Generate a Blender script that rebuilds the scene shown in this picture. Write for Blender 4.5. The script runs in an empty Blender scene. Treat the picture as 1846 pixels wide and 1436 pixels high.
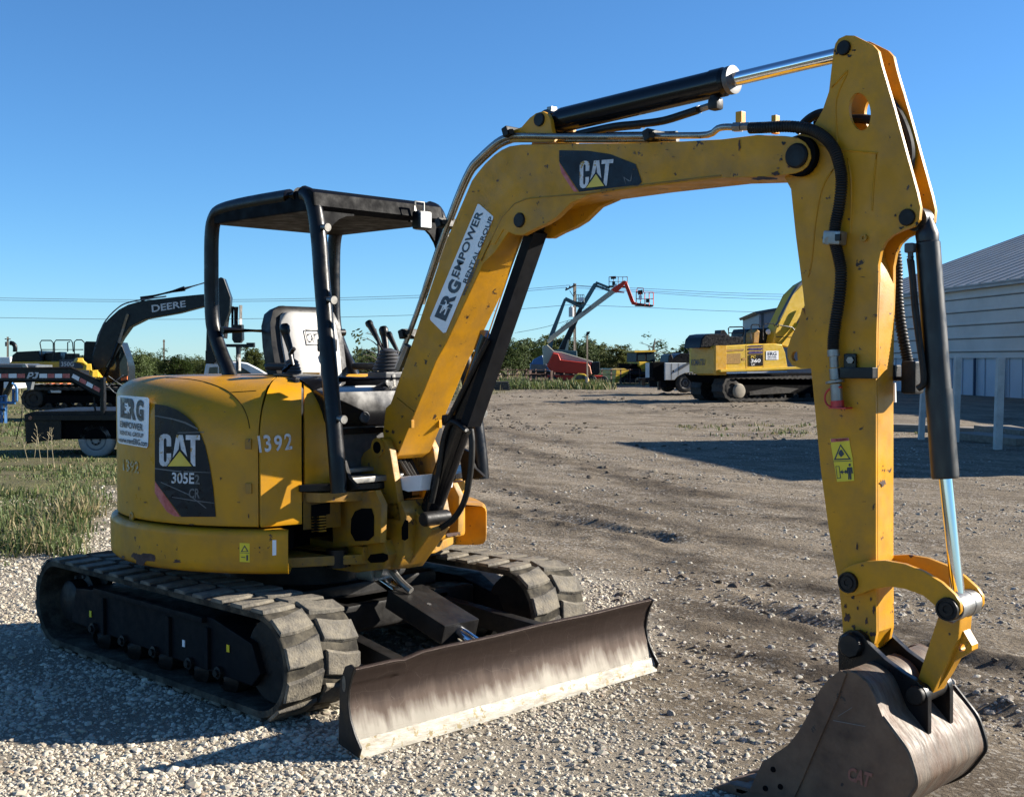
import bpy, bmesh, math, random
from math import sin, cos, pi, radians, sqrt, atan2
from mathutils import Vector, Matrix, noise
V = Vector
random.seed(7)
scn = bpy.context.scene
col = scn.collection

# ------------------------------------------------------------------ camera, sky, sun, exposure
CAM = V((5.647, -4.097, 1.636)); YAW = radians(134.3); PIT = radians(-1.8); FPX = 2200.0; PW, PH = 1846.0, 1436.0
FW = V((cos(YAW)*cos(PIT), sin(YAW)*cos(PIT), sin(PIT)))          # view axis
RT = V((sin(YAW), -cos(YAW), 0.0)); UP = RT.cross(FW)
FH = V((cos(YAW), sin(YAW), 0.0))                                   # horizontal forward
cd = bpy.data.cameras.new('camera'); cam = bpy.data.objects.new('camera', cd); col.objects.link(cam)
cd.sensor_fit = 'HORIZONTAL'; cd.sensor_width = 36.0; cd.lens = 36.0*FPX/PW; cd.clip_end = 6000; cd.clip_start = .05
cam.matrix_world = Matrix.Translation(CAM) @ Matrix((RT, UP, -FW)).transposed().to_4x4()
scn.camera = cam
SUN = V((.458, .689, .373)).normalized()
SUN_EL = math.asin(SUN.z); SUN_AZ = atan2(SUN.y, SUN.x)
world = bpy.data.worlds.new('World'); scn.world = world; world.use_nodes = True
wn = world.node_tree.nodes; wl = world.node_tree.links
sky = wn.new('ShaderNodeTexSky'); sky.sky_type = 'NISHITA'; sky.sun_disc = False
sky.sun_elevation = SUN_EL; sky.sun_rotation = pi/2 - SUN_AZ
sky.altitude = 100; sky.air_density = .85; sky.dust_density = 0.0; sky.ozone_density = 9.0
tint = wn.new('ShaderNodeMix'); tint.data_type = 'RGBA'; tint.blend_type = 'MULTIPLY'; tint.inputs[0].default_value = 1; tint.inputs[7].default_value = (.94, 1.05, 1.0, 1)   # a slightly more cyan autumn sky
wl.new(sky.outputs[0], tint.inputs[6]); wl.new(tint.outputs[2], wn['Background'].inputs[0]); wn['Background'].inputs[1].default_value = 0.066
sd = bpy.data.lights.new('sun', 'SUN'); sd.energy = 5.0; sd.angle = radians(.53); sd.color = (1, .93, .82)
sun = bpy.data.objects.new('sun', sd); col.objects.link(sun)
sun.rotation_euler = SUN.to_track_quat('Z', 'Y').to_euler()
scn.view_settings.view_transform = 'Standard'; scn.view_settings.look = 'None'
scn.view_settings.exposure = 1.42; scn.view_settings.gamma = 1.0; scn.view_settings.use_curve_mapping = False

# ------------------------------------------------------------------ survey helpers (photo measurement -> place in the yard)
def ray(px, py): return FW + RT*((px-PW/2)/FPX) - UP*((py-PH/2)/FPX)
def K(px, py, y=0.0):                                              # on the vertical plane y = const of the digger
    r = ray(px, py); return CAM + r*((y-CAM.y)/r.y)
def G(px, py, z=0.0):
    r = ray(px, py); return CAM + r*((z-CAM.z)/r.z)
def Dp(px, py, d):
    return CAM + ray(px, py)*d
def AB(a, b, z=0.0): return V((CAM.x, CAM.y, 0)) + RT*a + FH*b + V((0, 0, z))   # a metres right, b metres ahead of the photographer's spot
def cylhit(px, py, R):
    r = ray(px, py); a = r.x*r.x+r.y*r.y; b = 2*(CAM.x*r.x+CAM.y*r.y); c = CAM.x**2+CAM.y**2-R*R
    q = b*b-4*a*c
    t = (-b-sqrt(max(q, 0)))/(2*a); return CAM + r*t
class VP:                                                          # an upright plane standing somewhere in the yard
    def __init__(s, p, d): s.p = V(p); s.d = V((d[0], d[1], 0)).normalized(); s.n = V((-s.d.y, s.d.x, 0));  s.n = s.n if s.n.dot(FH) > 0 else -s.n
    def __call__(s, px, py, off=0.0):
        r = ray(px, py); p = s.p + s.n*off; return CAM + r*((p-CAM).dot(s.n)/r.dot(s.n))

# ------------------------------------------------------------------ mesh helpers
def quadbox(bm, c, s, M=None, bev=0.0):
    c = V(c); sx, sy, sz = [k/2 for k in s]
    vs = []
    for dx in (-sx, sx):
        for dy in (-sy, sy):
            for dz in (-sz, sz):
                p = V((dx, dy, dz)); p = (M @ p) if M is not None else p
                vs.append(bm.verts.new(c+p))
    f = [(0,1,3,2),(4,6,7,5),(0,4,5,1),(2,3,7,6),(0,2,6,4),(1,5,7,3)]
    fs = [bm.faces.new([vs[i] for i in q]) for q in f]
    if bev:
        es = list({e for q in fs for e in q.edges})
        bmesh.ops.bevel(bm, geom=es, offset=min(bev, .45*min(s)), segments=2, affect='EDGES', profile=.6)
def prism(bm, pts, ext, bev=0.0, segs=2):
    ext = V(ext); a = [bm.verts.new(V(p)) for p in pts]; b = [bm.verts.new(V(p)+ext) for p in pts]
    n = len(a); fs = [bm.faces.new(a), bm.faces.new(b[::-1])]
    for i in range(n): fs.append(bm.faces.new([a[i], b[i], b[(i+1) % n], a[(i+1) % n]][::-1]))
    bmesh.ops.recalc_face_normals(bm, faces=fs)
    if bev:
        es = list(set(fs[0].edges) | set(fs[1].edges))
        bmesh.ops.bevel(bm, geom=es, offset=bev, segments=segs, affect='EDGES', profile=.6, clamp_overlap=True)
def frame(t):
    t = t.normalized(); a = V((0, 0, 1)) if abs(t.z) < .95 else V((1, 0, 0))
    u = t.cross(a).normalized(); return u, u.cross(t).normalized()
def cyl(bm, p0, p1, r0, r1=None, seg=20, cap=True):
    p0, p1 = V(p0), V(p1); r1 = r0 if r1 is None else r1; u, v = frame(p1-p0)
    A = [bm.verts.new(p0+(u*cos(2*pi*i/seg)+v*sin(2*pi*i/seg))*r0) for i in range(seg)]
    B = [bm.verts.new(p1+(u*cos(2*pi*i/seg)+v*sin(2*pi*i/seg))*r1) for i in range(seg)]
    for i in range(seg): bm.faces.new([A[i], A[(i+1) % seg], B[(i+1) % seg], B[i]][::-1])
    if cap: bm.faces.new(A); bm.faces.new(B[::-1])
def lathe(bm, p0, axis, prof, seg=24):                             # prof: (distance along axis, radius)
    p0 = V(p0); axis = V(axis).normalized(); u, v = frame(axis); rows = []
    for d, r in prof:
        rows.append([bm.verts.new(p0+axis*d+(u*cos(2*pi*i/seg)+v*sin(2*pi*i/seg))*max(r, .0005)) for i in range(seg)])
    fs = []
    for a, b in zip(rows, rows[1:]):
        for i in range(seg): fs.append(bm.faces.new([a[i], a[(i+1) % seg], b[(i+1) % seg], b[i]]))
    fs.append(bm.faces.new(rows[0])); fs.append(bm.faces.new(rows[-1]))
    bmesh.ops.recalc_face_normals(bm, faces=fs)
def smooth_path(pts, n=6):
    pts = [V(p) for p in pts]; out = []
    for i in range(len(pts)-1):
        p0 = pts[max(i-1, 0)]; p1 = pts[i]; p2 = pts[i+1]; p3 = pts[min(i+2, len(pts)-1)]
        for k in range(n):
            t = k/n
            out.append(.5*((2*p1)+(-p0+p2)*t+(2*p0-5*p1+4*p2-p3)*t*t+(-p0+3*p1-3*p2+p3)*t**3))
    out.append(pts[-1]); return out
def tube(bm, path, r, seg=10, cap=True):
    path = [V(p) for p in path]; rows = []; u = None
    for i, p in enumerate(path):
        t = (path[min(i+1, len(path)-1)]-path[max(i-1, 0)]).normalized()
        if u is None: u, v = frame(t)
        else:
            u = (u-t*u.dot(t)).normalized(); v = t.cross(u)
        rr = r(i/(len(path)-1)) if callable(r) else r
        rows.append([bm.verts.new(p+(u*cos(2*pi*k/seg)+v*sin(2*pi*k/seg))*rr) for k in range(seg)])
    fs = []
    for a, b in zip(rows, rows[1:]):
        for i in range(seg): fs.append(bm.faces.new([a[i], a[(i+1) % seg], b[(i+1) % seg], b[i]]))
    if cap: fs.append(bm.faces.new(rows[0])); fs.append(bm.faces.new(rows[-1]))
    bmesh.ops.recalc_face_normals(bm, faces=fs)
def bar(bm, p0, p1, w, h, up=V((0, 0, 1)), bev=0.0):               # a square bar from p0 to p1
    p0, p1 = V(p0), V(p1); t = (p1-p0); L = t.length; t.normalize()
    s = t.cross(up); s = s.normalized() if s.length > 1e-4 else V((1, 0, 0)); u = s.cross(t)
    quadbox(bm, (p0+p1)/2, (L, w, h), Matrix((t, s, u)).transposed(), bev)
def grid(bm, rows, closed=False):
    R = [[bm.verts.new(p) for p in r] for r in rows]; fs = []
    for a, b in zip(R, R[1:]):
        n = len(a)
        for i in range(n if closed else n-1): fs.append(bm.faces.new([a[i], a[(i+1) % n], b[(i+1) % n], b[i]]))
    return fs
def root_of(o):
    while o.parent: o = o.parent
    return o
def obj(name, bm, m, parent=None, smooth=40, local=False):
    """link a bmesh as ONE mesh object; vertices are given in yard coordinates and stored relative to their thing"""
    if isinstance(bm, bpy.types.Mesh): me = bm
    else:
        me = bpy.data.meshes.new(name)
        if parent and not local:
            off = root_of(parent).location
            if off.length > 0: bmesh.ops.translate(bm, vec=-off, verts=bm.verts)
        bm.to_mesh(me); bm.free()
        if smooth:
            for p in me.polygons: p.use_smooth = True
            me.set_sharp_from_angle(angle=radians(smooth))
    if m and not len(me.materials): me.materials.append(m)
    o = bpy.data.objects.new(name, me); col.objects.link(o)
    if smooth and not isinstance(bm, bpy.types.Mesh) and len(me.polygons) < 4000:
        wm = o.modifiers.new('weighted_normals', 'WEIGHTED_NORMAL'); wm.keep_sharp = True; wm.weight = 60
    if parent: o.parent = parent
    return o
def thing(name, label, cat, loc=(0, 0, 0), rz=0.0, group=None):
    o = bpy.data.objects.new(name, None); o.empty_display_size = .2; col.objects.link(o)
    o.location = loc; o.rotation_euler = (0, 0, rz); o['label'] = label; o['category'] = cat
    if group: o['group'] = group
    return o
def tag(o, label, cat, group=None):
    o['label'] = label; o['category'] = cat
    if group: o['group'] = group
    return o
def dup(root, loc, rz=0.0, label=None, group=None, sc=None):
    r = root.copy(); col.objects.link(r); r.location = loc; r.rotation_euler = (0, 0, rz)
    if sc: r.scale = sc
    if label: r['label'] = label
    if group: r['group'] = group
    for ch in list(root.children):
        c = ch.copy(); col.objects.link(c); c.parent = r
        for g in ch.children:
            d = g.copy(); col.objects.link(d); d.parent = c
    return r
def B(): return bmesh.new()
def one(fn, *a, **k):
    bm = B(); fn(bm, *a, **k); return bm

# ------------------------------------------------------------------ lettering
_tx = {}
def text2d(s, bold=.022):
    """flat letters as (verts, faces) scaled to the unit square"""
    if (s, bold) in _tx: return _tx[(s, bold)]
    c = bpy.data.curves.new('lettering', 'FONT'); c.body = s; c.size = 1; c.offset = bold; c.resolution_u = 3
    o = bpy.data.objects.new('lettering', c); me = bpy.data.meshes.new_from_object(o)
    vs = [(v.co.x, v.co.y) for v in me.vertices]; fs = [tuple(p.vertices) for p in me.polygons]
    bpy.data.objects.remove(o); bpy.data.curves.remove(c); bpy.data.meshes.remove(me)
    x0 = min(v[0] for v in vs); x1 = max(v[0] for v in vs); y0 = min(v[1] for v in vs); y1 = max(v[1] for v in vs)
    _tx[(s, bold)] = ([((x-x0)/(x1-x0), (y-y0)/(y1-y0)) for x, y in vs], fs); return _tx[(s, bold)]
def quad_px(q):                                                    # q: TL, TR, BR, BL in photo pixels
    TL, TR, BR, BL = q
    def f(u, v):
        return (v*((1-u)*TL[0]+u*TR[0])+(1-v)*((1-u)*BL[0]+u*BR[0]), v*((1-u)*TL[1]+u*TR[1])+(1-v)*((1-u)*BL[1]+u*BR[1]))
    return f
def text_on(name, s, q, surf, m, parent, bold=.022):
    vs, fs = text2d(s, bold); f = quad_px(q); bm = B()
    bv = [bm.verts.new(surf(*f(u, v))) for u, v in vs]
    for t in fs:
        try: bm.faces.new([bv[i] for i in t])
        except ValueError: pass
    return obj(name, bm, m, parent, smooth=0)
def poly_on(name, polys, surf, m, parent, cuts=0, q=None):
    """flat shapes given in photo pixels (or in the unit square of quad q) laid on a surface"""
    bm = B(); f = quad_px(q) if q else (lambda a, b: (a, b))
    for P in polys:
        vs = [bm.verts.new((*f(*p), 0)) for p in P]; bm.faces.new(vs)
    bm.normal_update(); bmesh.ops.triangulate(bm, faces=bm.faces[:])
    if cuts: bmesh.ops.subdivide_edges(bm, edges=bm.edges[:], cuts=cuts, use_grid_fill=True)
    for v in bm.verts: v.co = surf(v.co.x, v.co.y)
    return obj(name, bm, m, parent, smooth=0)

def bvh_of(o):
    from mathutils.bvhtree import BVHTree
    me = o.data; return BVHTree.FromPolygons([v.co for v in me.vertices], [tuple(p.vertices) for p in me.polygons])
def on_mesh(tree, off=0.0):
    def f(px, py):
        r = ray(px, py).normalized(); h = tree.ray_cast(CAM, r); return h[0]-r*off if h[0] is not None else None
    return f
def chip(px, py, rx, ry, surf, m, parent, seed):
    r = random.Random(seed); n = 16; P = []
    for i in range(n):
        a = 2*pi*i/n; k = r.uniform(.45, 1.15); P.append((px+cos(a)*rx*k, py+sin(a)*ry*k))
    return poly_on('paint_chip', [P], surf, m, parent, 1)
# ------------------------------------------------------------------ materials
def mat(name, base, rough=.5, metal=0.0, var=.12, vs=4.0, dirt=None, damt=0.0, ds=2.5, chips=None, camt=0.0, cs=14.0, bump=.0, bs=60.0, coat=0.0, stretch=None, rvar=.15, emit=None, spec=.5):
    m = bpy.data.materials.new(name); m.use_nodes = True; n = m.node_tree.nodes; l = m.node_tree.links
    p = n['Principled BSDF']; p.inputs['Roughness'].default_value = rough; p.inputs['Metallic'].default_value = metal
    p.inputs['Coat Weight'].default_value = coat; p.inputs['Coat Roughness'].default_value = .15; p.inputs['Specular IOR Level'].default_value = spec
    tc = n.new('ShaderNodeTexCoord'); src = tc.outputs['Object']
    if stretch:
        mp = n.new('ShaderNodeMapping'); mp.inputs['Scale'].default_value = stretch; l.new(src, mp.inputs[0]); src2 = mp.outputs[0]
    else: src2 = src
    def nz(scale, det=6, s=None, rg=.6):
        t = n.new('ShaderNodeTexNoise'); t.inputs['Scale'].default_value = scale; t.inputs['Detail'].default_value = det; t.inputs['Roughness'].default_value = rg
        l.new(s or src2, t.inputs['Vector']); return t.outputs['Fac']
    def ramp(fac, a, b):
        r = n.new('ShaderNodeMapRange'); r.inputs[1].default_value = a; r.inputs[2].default_value = b; l.new(fac, r.inputs[0]); return r.outputs[0]
    def mix(fac, A, Bc):
        x = n.new('ShaderNodeMix'); x.data_type = 'RGBA'
        for sk, val in ((0, fac), (6, A), (7, Bc)):
            if hasattr(val, 'type'): l.new(val, x.inputs[sk])
            elif sk == 0: x.inputs[0].default_value = val
            else: x.inputs[sk].default_value = (*val[:3], 1)
        return x.outputs[2]
    c = mix(ramp(nz(vs), .3, .7), [k*(1-var) for k in base], [min(1, k*(1+var)) for k in base])
    if dirt:
        dm = n.new('ShaderNodeMath'); dm.operation = 'MULTIPLY'; l.new(ramp(nz(ds, 8, None, .68), .42, .72), dm.inputs[0]); dm.inputs[1].default_value = damt
        c = mix(dm.outputs[0], c, dirt)
    if chips:
        c = mix(ramp(nz(cs, 5, src, .7), camt, camt+.015), c, chips)
    l.new(c, p.inputs['Base Color'])
    if rvar:
        l.new(ramp(nz(vs*2.3, 4), .3-.0, .7) if False else ramp2(n, l, nz(vs*2.3, 4), rough-rvar, rough+rvar), p.inputs['Roughness'])
    if bump:
        b = n.new('ShaderNodeBump'); b.inputs['Strength'].default_value = bump; b.inputs['Distance'].default_value = .01
        l.new(nz(bs, 4), b.inputs['Height']); l.new(b.outputs[0], p.inputs['Normal'])
    if emit: p.inputs['Emission Color'].default_value = (*emit, 1); p.inputs['Emission Strength'].default_value = 1
    return m
def ramp2(n, l, fac, lo, hi):
    r = n.new('ShaderNodeMapRange'); r.inputs[1].default_value = .3; r.inputs[2].default_value = .7
    r.inputs[3].default_value = max(.03, lo); r.inputs[4].default_value = min(1, hi); l.new(fac, r.inputs[0]); return r.outputs[0]
YEL = mat('yellow_paint', (.53, .245, .0065), .36, var=.09, vs=3, dirt=(.27, .155, .045), damt=.6, ds=4.5, chips=(.06, .036, .022), camt=.715, cs=9, bump=.05, bs=160, spec=.3)
YELW = mat('worn_yellow_paint', (.52, .24, .0065), .44, var=.12, vs=5, dirt=(.24, .135, .04), damt=.65, ds=6, chips=(.05, .03, .02), camt=.645, cs=16, bump=.07, bs=140, spec=.28)
YELD = mat('dirty_yellow_paint', (.36, .175, .006), .55, var=.15, vs=6, dirt=(.10, .075, .045), damt=.85, ds=7, chips=(.06, .035, .025), camt=.62, cs=13, bump=.1, bs=120)
BLK = mat('black_paint', (.0035, .0035, .0045), .36, var=.3, vs=6, dirt=(.022, .02, .018), damt=.15, ds=5, bump=.05, bs=140, spec=.28)
BLKG = mat('gloss_black_paint', (.004, .0042, .0055), .2, var=.2, vs=4, dirt=(.025, .024, .022), damt=.1, ds=4, rvar=.06, spec=.35)
BLKD = mat('dusty_black_paint', (.0065, .006, .006), .5, var=.3, vs=8, dirt=(.045, .04, .033), damt=.35, ds=7, bump=.08, bs=90, spec=.25)
CANB = mat('matt_black_canopy', (.0022, .0022, .003), .6, var=.3, vs=6, dirt=(.007, .007, .0065), damt=.2, ds=4, spec=.07, bump=.05, bs=90)
FRB = mat('dull_black_frame', (.0045, .005, .007), .6, var=.3, vs=8, dirt=(.02, .018, .015), damt=.3, ds=6, spec=.1)
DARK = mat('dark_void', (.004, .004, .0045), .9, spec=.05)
RUB = mat('rubber', (.011, .0105, .010), .82, var=.25, vs=14, dirt=(.13, .115, .085), damt=.45, ds=9, bump=.25, bs=60, spec=.12)
RUBD = mat('dusty_tread_rubber', (.085, .075, .06), .9, var=.25, vs=18, dirt=(.25, .215, .155), damt=.95, ds=11, bump=.5, bs=70)
HOSE = mat('hose_rubber', (.006, .006, .0065), .5, var=.3, vs=20, dirt=(.05, .043, .03), damt=.35, ds=12, spec=.3)
CHR = mat('chrome', (.72, .74, .77), .09, 1.0, var=.04, rvar=.03)
CASTG = mat('cast_grey_steel', (.10, .10, .10), .5, .4, var=.2)
STEEL = mat('zinc_steel', (.27, .265, .25), .46, .85, var=.2, vs=12, dirt=(.22, .17, .12), damt=.4, ds=9)
PIPE = mat('hydraulic_pipe_steel', (.34, .33, .30), .3, .85, var=.2, vs=12, dirt=(.16, .12, .08), damt=.5, ds=8)
GREY = mat('grey_plastic', (.05, .05, .053), .5, var=.1, vs=8)
VIN = mat('grey_seat_vinyl', (.36, .35, .335), .42, var=.1, vs=5, dirt=(.40, .37, .33), damt=.6, ds=6, bump=.08, bs=40)
VIND = mat('dark_seat_vinyl', (.012, .0115, .012), .5, var=.2, vs=8, spec=.3)
WHT = mat('white_print', (.74, .74, .74), .5, var=.06)
WHTW = mat('worn_white_print', (.52, .52, .53), .5, var=.25, vs=30, chips=(.35, .2, .03), camt=.6, cs=22)
STK = mat('white_sticker', (.78, .79, .80), .35, var=.04, vs=8)
NAVY = mat('navy_print', (.02, .028, .045), .4, var=.1)
DECB = mat('black_decal', (.006, .0065, .011), .35, var=.3, vs=9, dirt=(.04, .04, .045), damt=.15, ds=12, spec=.22)
DECY = mat('yellow_print', (.66, .47, .05), .4)
DECR = mat('red_print', (.46, .075, .06), .4, var=.2, vs=20, dirt=(.5, .3, .27), damt=.5, ds=20)
OUTL = mat('grey_print', (.10, .10, .105), .4)
SCR = mat('scratch_grey', (.12, .12, .12), .6)
WARN = mat('warning_yellow_print', (.72, .56, .02), .4)
RED = mat('red_cap_plastic', (.45, .02, .02), .4)
GLASS = mat('lamp_lens', (.75, .76, .74), .12, 0, rvar=.05)
RUST = mat('rusty_steel', (.11, .055, .035), .7, .2, var=.35, vs=9, dirt=(.2, .11, .06), damt=.6, ds=6)
GREASE = mat('grease_grime', (.016, .012, .008), .55, var=.4, vs=20, dirt=(.05, .035, .02), damt=.6, ds=12, spec=.3)
GROOVE = mat('panel_gap_shadowless_dark', (.03, .016, .004), .8, spec=.1)
BRN = mat('brown_paint_scuff', (.17, .085, .016), .6, var=.3, vs=20)
CYLB = mat('worn_black_cylinder', (.006, .006, .0065), .42, var=.4, vs=14, dirt=(.03, .027, .022), damt=.4, ds=10, spec=.5, stretch=(1, 1, .3))
# ================================================================== THE MINI DIGGER
EX = thing('mini_excavator', 'yellow mini excavator with black canopy parked on white gravel, boom raised over its dozer blade', 'excavator')
L2, RW, TH = 1.263, .262, .524
# ---- tracks
def track_path(s):
    st = 2*(L2-RW); ar = pi*RW; tot = 2*st+2*ar; s %= tot          # from rear top, clockwise seen from the right
    if s < st: return V((-L2+RW+s, 0, TH)), 0.0
    s -= st
    if s < ar: a = s/RW; return V((L2-RW+sin(a)*RW, 0, RW+cos(a)*RW)), a
    s -= ar
    if s < st: return V((L2-RW-s, 0, 0)), pi
    s -= st
    a = s/RW; return V((-L2+RW-sin(a)*RW, 0, RW-cos(a)*RW)), pi+a
TOT = 4*(L2-RW)+2*pi*RW; NL = 34
RUBT = mat('track_belt_rubber', (.030, .027, .022), .88, var=.3, vs=14, dirt=(.15, .13, .095), damt=.8, ds=9, bump=.3, bs=60, spec=.1)
LUG = B()
def lug_mesh(sg):
    bm = B(); w = .187; h = .014; l0, l1 = .060, .053
    pts = []
    for (x, z) in ((-l0, -.004), (-l1, h), (l1, h), (l0, -.004)): pts.append((x, z))
    # skewed block: the inner end leads the outer end a little and narrows
    a = [bm.verts.new((x-.012, sg*.012, z)) for x, z in pts]; b = [bm.verts.new((x*.92+.012, sg*(.012+w*.55), z)) for x, z in pts]
    c = [bm.verts.new((x*.85+.016, sg*(.012+w), z*.9)) for x, z in pts]
    for p, q in ((a, b), (b, c)):
        for i in range(3): bm.faces.new((p[i], p[i+1], q[i+1], q[i]))
    bm.faces.new(a); bm.faces.new(c); bmesh.ops.recalc_face_normals(bm, faces=bm.faces[:])
    es = [e for e in bm.edges if abs(e.verts[0].co.z-h) < .006 and abs(e.verts[1].co.z-h) < .006 and len(e.link_faces) == 2 and e.calc_face_angle(0) > .3]
    bmesh.ops.bevel(bm, geom=es, offset=.003, segments=1, affect='EDGES')
    me = bpy.data.meshes.new('tread_lug'); bm.to_mesh(me); bm.free(); me.materials.append(RUBD); return me
LUG.free()
lugm = {1: lug_mesh(1), -1: lug_mesh(-1)}
for side in (-1, 1):
    yc = side*.79; bm = B(); n = 120
    rows = []
    for i in range(n):
        p, a = track_path(TOT*i/n); nrm = V((sin(a), 0, cos(a)))
        q = p - nrm*.026
        rows.append([q+V((0, yc-.2, 0)), q+V((0, yc-.19, 0))+nrm*.006, q+V((0, yc+.19, 0))+nrm*.006, q+V((0, yc+.2, 0)), q+V((0, yc+.195, 0))-nrm*.028, q+V((0, yc-.195, 0))-nrm*.028])
    rows = [list(r) for r in zip(*rows)]
    fs = grid(bm, rows+[rows[0]], True); bmesh.ops.remove_doubles(bm, verts=bm.verts[:], dist=1e-5); bmesh.ops.recalc_face_normals(bm, faces=bm.faces[:])
    belt = obj('rubber_track', bm, RUBT, EX, 50)
    for i in range(NL):
        for cs in (-1, 1):
            p, a = track_path(TOT*(i+(.5 if cs > 0 else 0))/NL)
            o = bpy.data.objects.new('tread_lug', lugm[cs]); col.objects.link(o); o.parent = belt
            nrm = V((sin(a), 0, cos(a))); o.location = p - nrm*.022 + V((0, yc, 0)); o.rotation_euler = (0, a, 0)
    # frame between the wheels, with ribs, bosses and a step lip
    bm = B(); yo = yc+side*.145
    prism(bm, [(-.92, yo, .16), (-.86, yo, .36), (-.4, yo, .40), (.55, yo, .40), (.88, yo, .33), (.95, yo, .20), (.88, yo, .13)], (0, -side*.26, 0), .012)
    quadbox(bm, (-.05, yo+side*.012, .385), (1.1, .03, .028), None, .006)
    for x in (-.52, .16, .52): quadbox(bm, (x, yo+side*.008, .25), (.03, .02, .2), None, .004)
    fr = obj('track_frame', bm, FRB, EX)
    for x, z in ((-.63, .17), (-.3, .155), (.02, .15), (.36, .15), (.62, .15)):
        bm = B(); lathe(bm, (x, yc-.1, .115), (0, 1, 0), [(0, .03), (.0, .085), (.07, .085), (.075, .06), (.125, .06), (.13, .085), (.2, .085), (.2, .03), (.245, .028)] if side > 0 else [(0, .03), (-.045, .028), (0, .085), (.07, .085), (.075, .06), (.125, .06), (.13, .085), (.2, .085), (.2, .03)], 20)
        r = obj('track_roller', bm, BLKD, EX)
        obj('axle_bolt', one(lathe, (x, yo+side*.0, z), (0, side, 0), [(0, .03), (.02, .03), (.022, .018), (.034, .018)], 12), BLKD, fr)
    bm = B(); lathe(bm, (-L2+RW, yc-side*.06, RW), (0, side, 0), [(0, .04), (0, .2), (.035, .2), (.04, .155), (.09, .155), (.10, .12), (.17, .115), (.185, .09), (.19, .0)], 32)
    for k in range(21):
        a = 2*pi*k/21; quadbox(bm, (-L2+RW+cos(a)*.205, yc-side*.042, RW+sin(a)*.205), (.035, .034, .03), Matrix.Rotation(-a, 3, 'Y'), .004)
    spk = obj('drive_sprocket', bm, BLKD, EX)
    bm = B()
    for k in range(9):
        a = 2*pi*k/9; cyl(bm, (-L2+RW+cos(a)*.135, yc+side*.02, RW+sin(a)*.135), (-L2+RW+cos(a)*.135, yc+side*.045, RW+sin(a)*.135), .011, None, 6)
    stuff_ = obj('hub_bolts', bm, CASTG, spk); stuff_['kind'] = 'stuff'
    bm = B(); lathe(bm, (L2-RW-.01, yc-.11, RW), (0, 1, 0), [(0, .03), (0, .19), (.03, .205), (.07, .205), (.075, .225), (.145, .225), (.15, .205), (.19, .205), (.22, .19), (.22, .03)], 32)
    obj('front_idler', bm, BLKD, EX)
    for px, py, w in ((443, 1102, .5), (163, 1106, .5), (331, 1159, .6)) if side < 0 else ():
        p = K(px*1.0, py, yo-.004) if px != 443 else K(411, 1168, yo-.004)
        obj('warning_sticker', one(quadbox, p, (.022, .003, .034)), WARN if w < .6 else WHT, fr, 0)
# ---- undercarriage frame, blade cylinder and arms
bm = B()
quadbox(bm, (0, 0, .36), (.95, 1.18, .16), None, .03); quadbox(bm, (.25, 0, .30), (.9, .5, .16), None, .03)
for sx in (-.62, .62): quadbox(bm, (sx, 0, .31), (.2, 1.3, .14), None, .02)
lathe(bm, (0, 0, .42), (0, 0, 1), [(0, .42), (.14, .42), (.145, .46), (.20, .46)], 40)
obj('undercarriage_frame', bm, BLKD, EX)
for s in (-1, 1):
    bm = B(); bar(bm, (.62, s*.40, .30), (1.66, s*.52, .20), .07, .10, bev=.008); quadbox(bm, (.66, s*.40, .31), (.12, .11, .16), None, .015)
    obj('blade_arm', bm, BLKD, EX)
bm = B(); a, b = K(728, 1073, .02), K(830, 1138, .02)
bar(bm, a, b, .235, .10, bev=.006)
bc = obj('blade_cylinder_guard', bm, BLKD, EX)
obj('blade_cylinder', one(cyl, a+V((-.25, 0, .09)), b+V((.16, 0, -.06)), .036), CHR, EX)
for px, py in ((800, 1128), (745, 1090), (772, 1095)): obj('guard_bolt', one(cyl, K(px, py, .0)+V((0, 0, -.004)), K(px, py, .0)+V((.006, 0, .022)), .013, None, 6), STEEL, bc)
bm = B()
for s in (-.06, .06): lathe(bm, (.74, s-.018, .56), (0, 1, 0), [(0, .02), (0, .055), (.036, .055), (.036, .02)], 20)
quadbox(bm, (.66, 0, .53), (.14, .2, .09), None, .02); tube(bm, smooth_path([(.78, -.02, .56), (.88, -.03, .5), (.95, -.02, .46)], 4), .018, 8)
obj('blade_cylinder_lug', bm, STEEL, EX)
# ---- dozer blade: a curved mouldboard with end plates and a bolted edge
XB = 1.742
prof = [(-.010, .005), (.012, .06), (-.026, .070), (-.052, .14), (-.072, .22), (-.066, .28), (-.048, .33), (-.030, .362), (-.028, .374), (-.042, .380), (-.060, .374)]
bm = B(); ny = 60; rows = []; bp = smooth_path([V((a, 0, b)) for a, b in prof[2:]], 4)
def dent(y): return -.010*math.exp(-((y+.70)/.05)**2) - (.006 if y < -.70 else 0) + .002*sin(y*9)
for i in range(ny+1):
    y = -.985+1.97*i/ny; rows.append([V((XB+q.x, y, q.z+(dent(y) if q.z > .3 else 0))) for q in bp])
grid(bm, rows); bmesh.ops.solidify(bm, geom=bm.faces[:], thickness=-.016)
bmesh.ops.recalc_face_normals(bm, faces=bm.faces[:])
BLM = bpy.data.materials.new('worn_blade_steel_lit_low'); BLM.use_nodes = True
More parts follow.
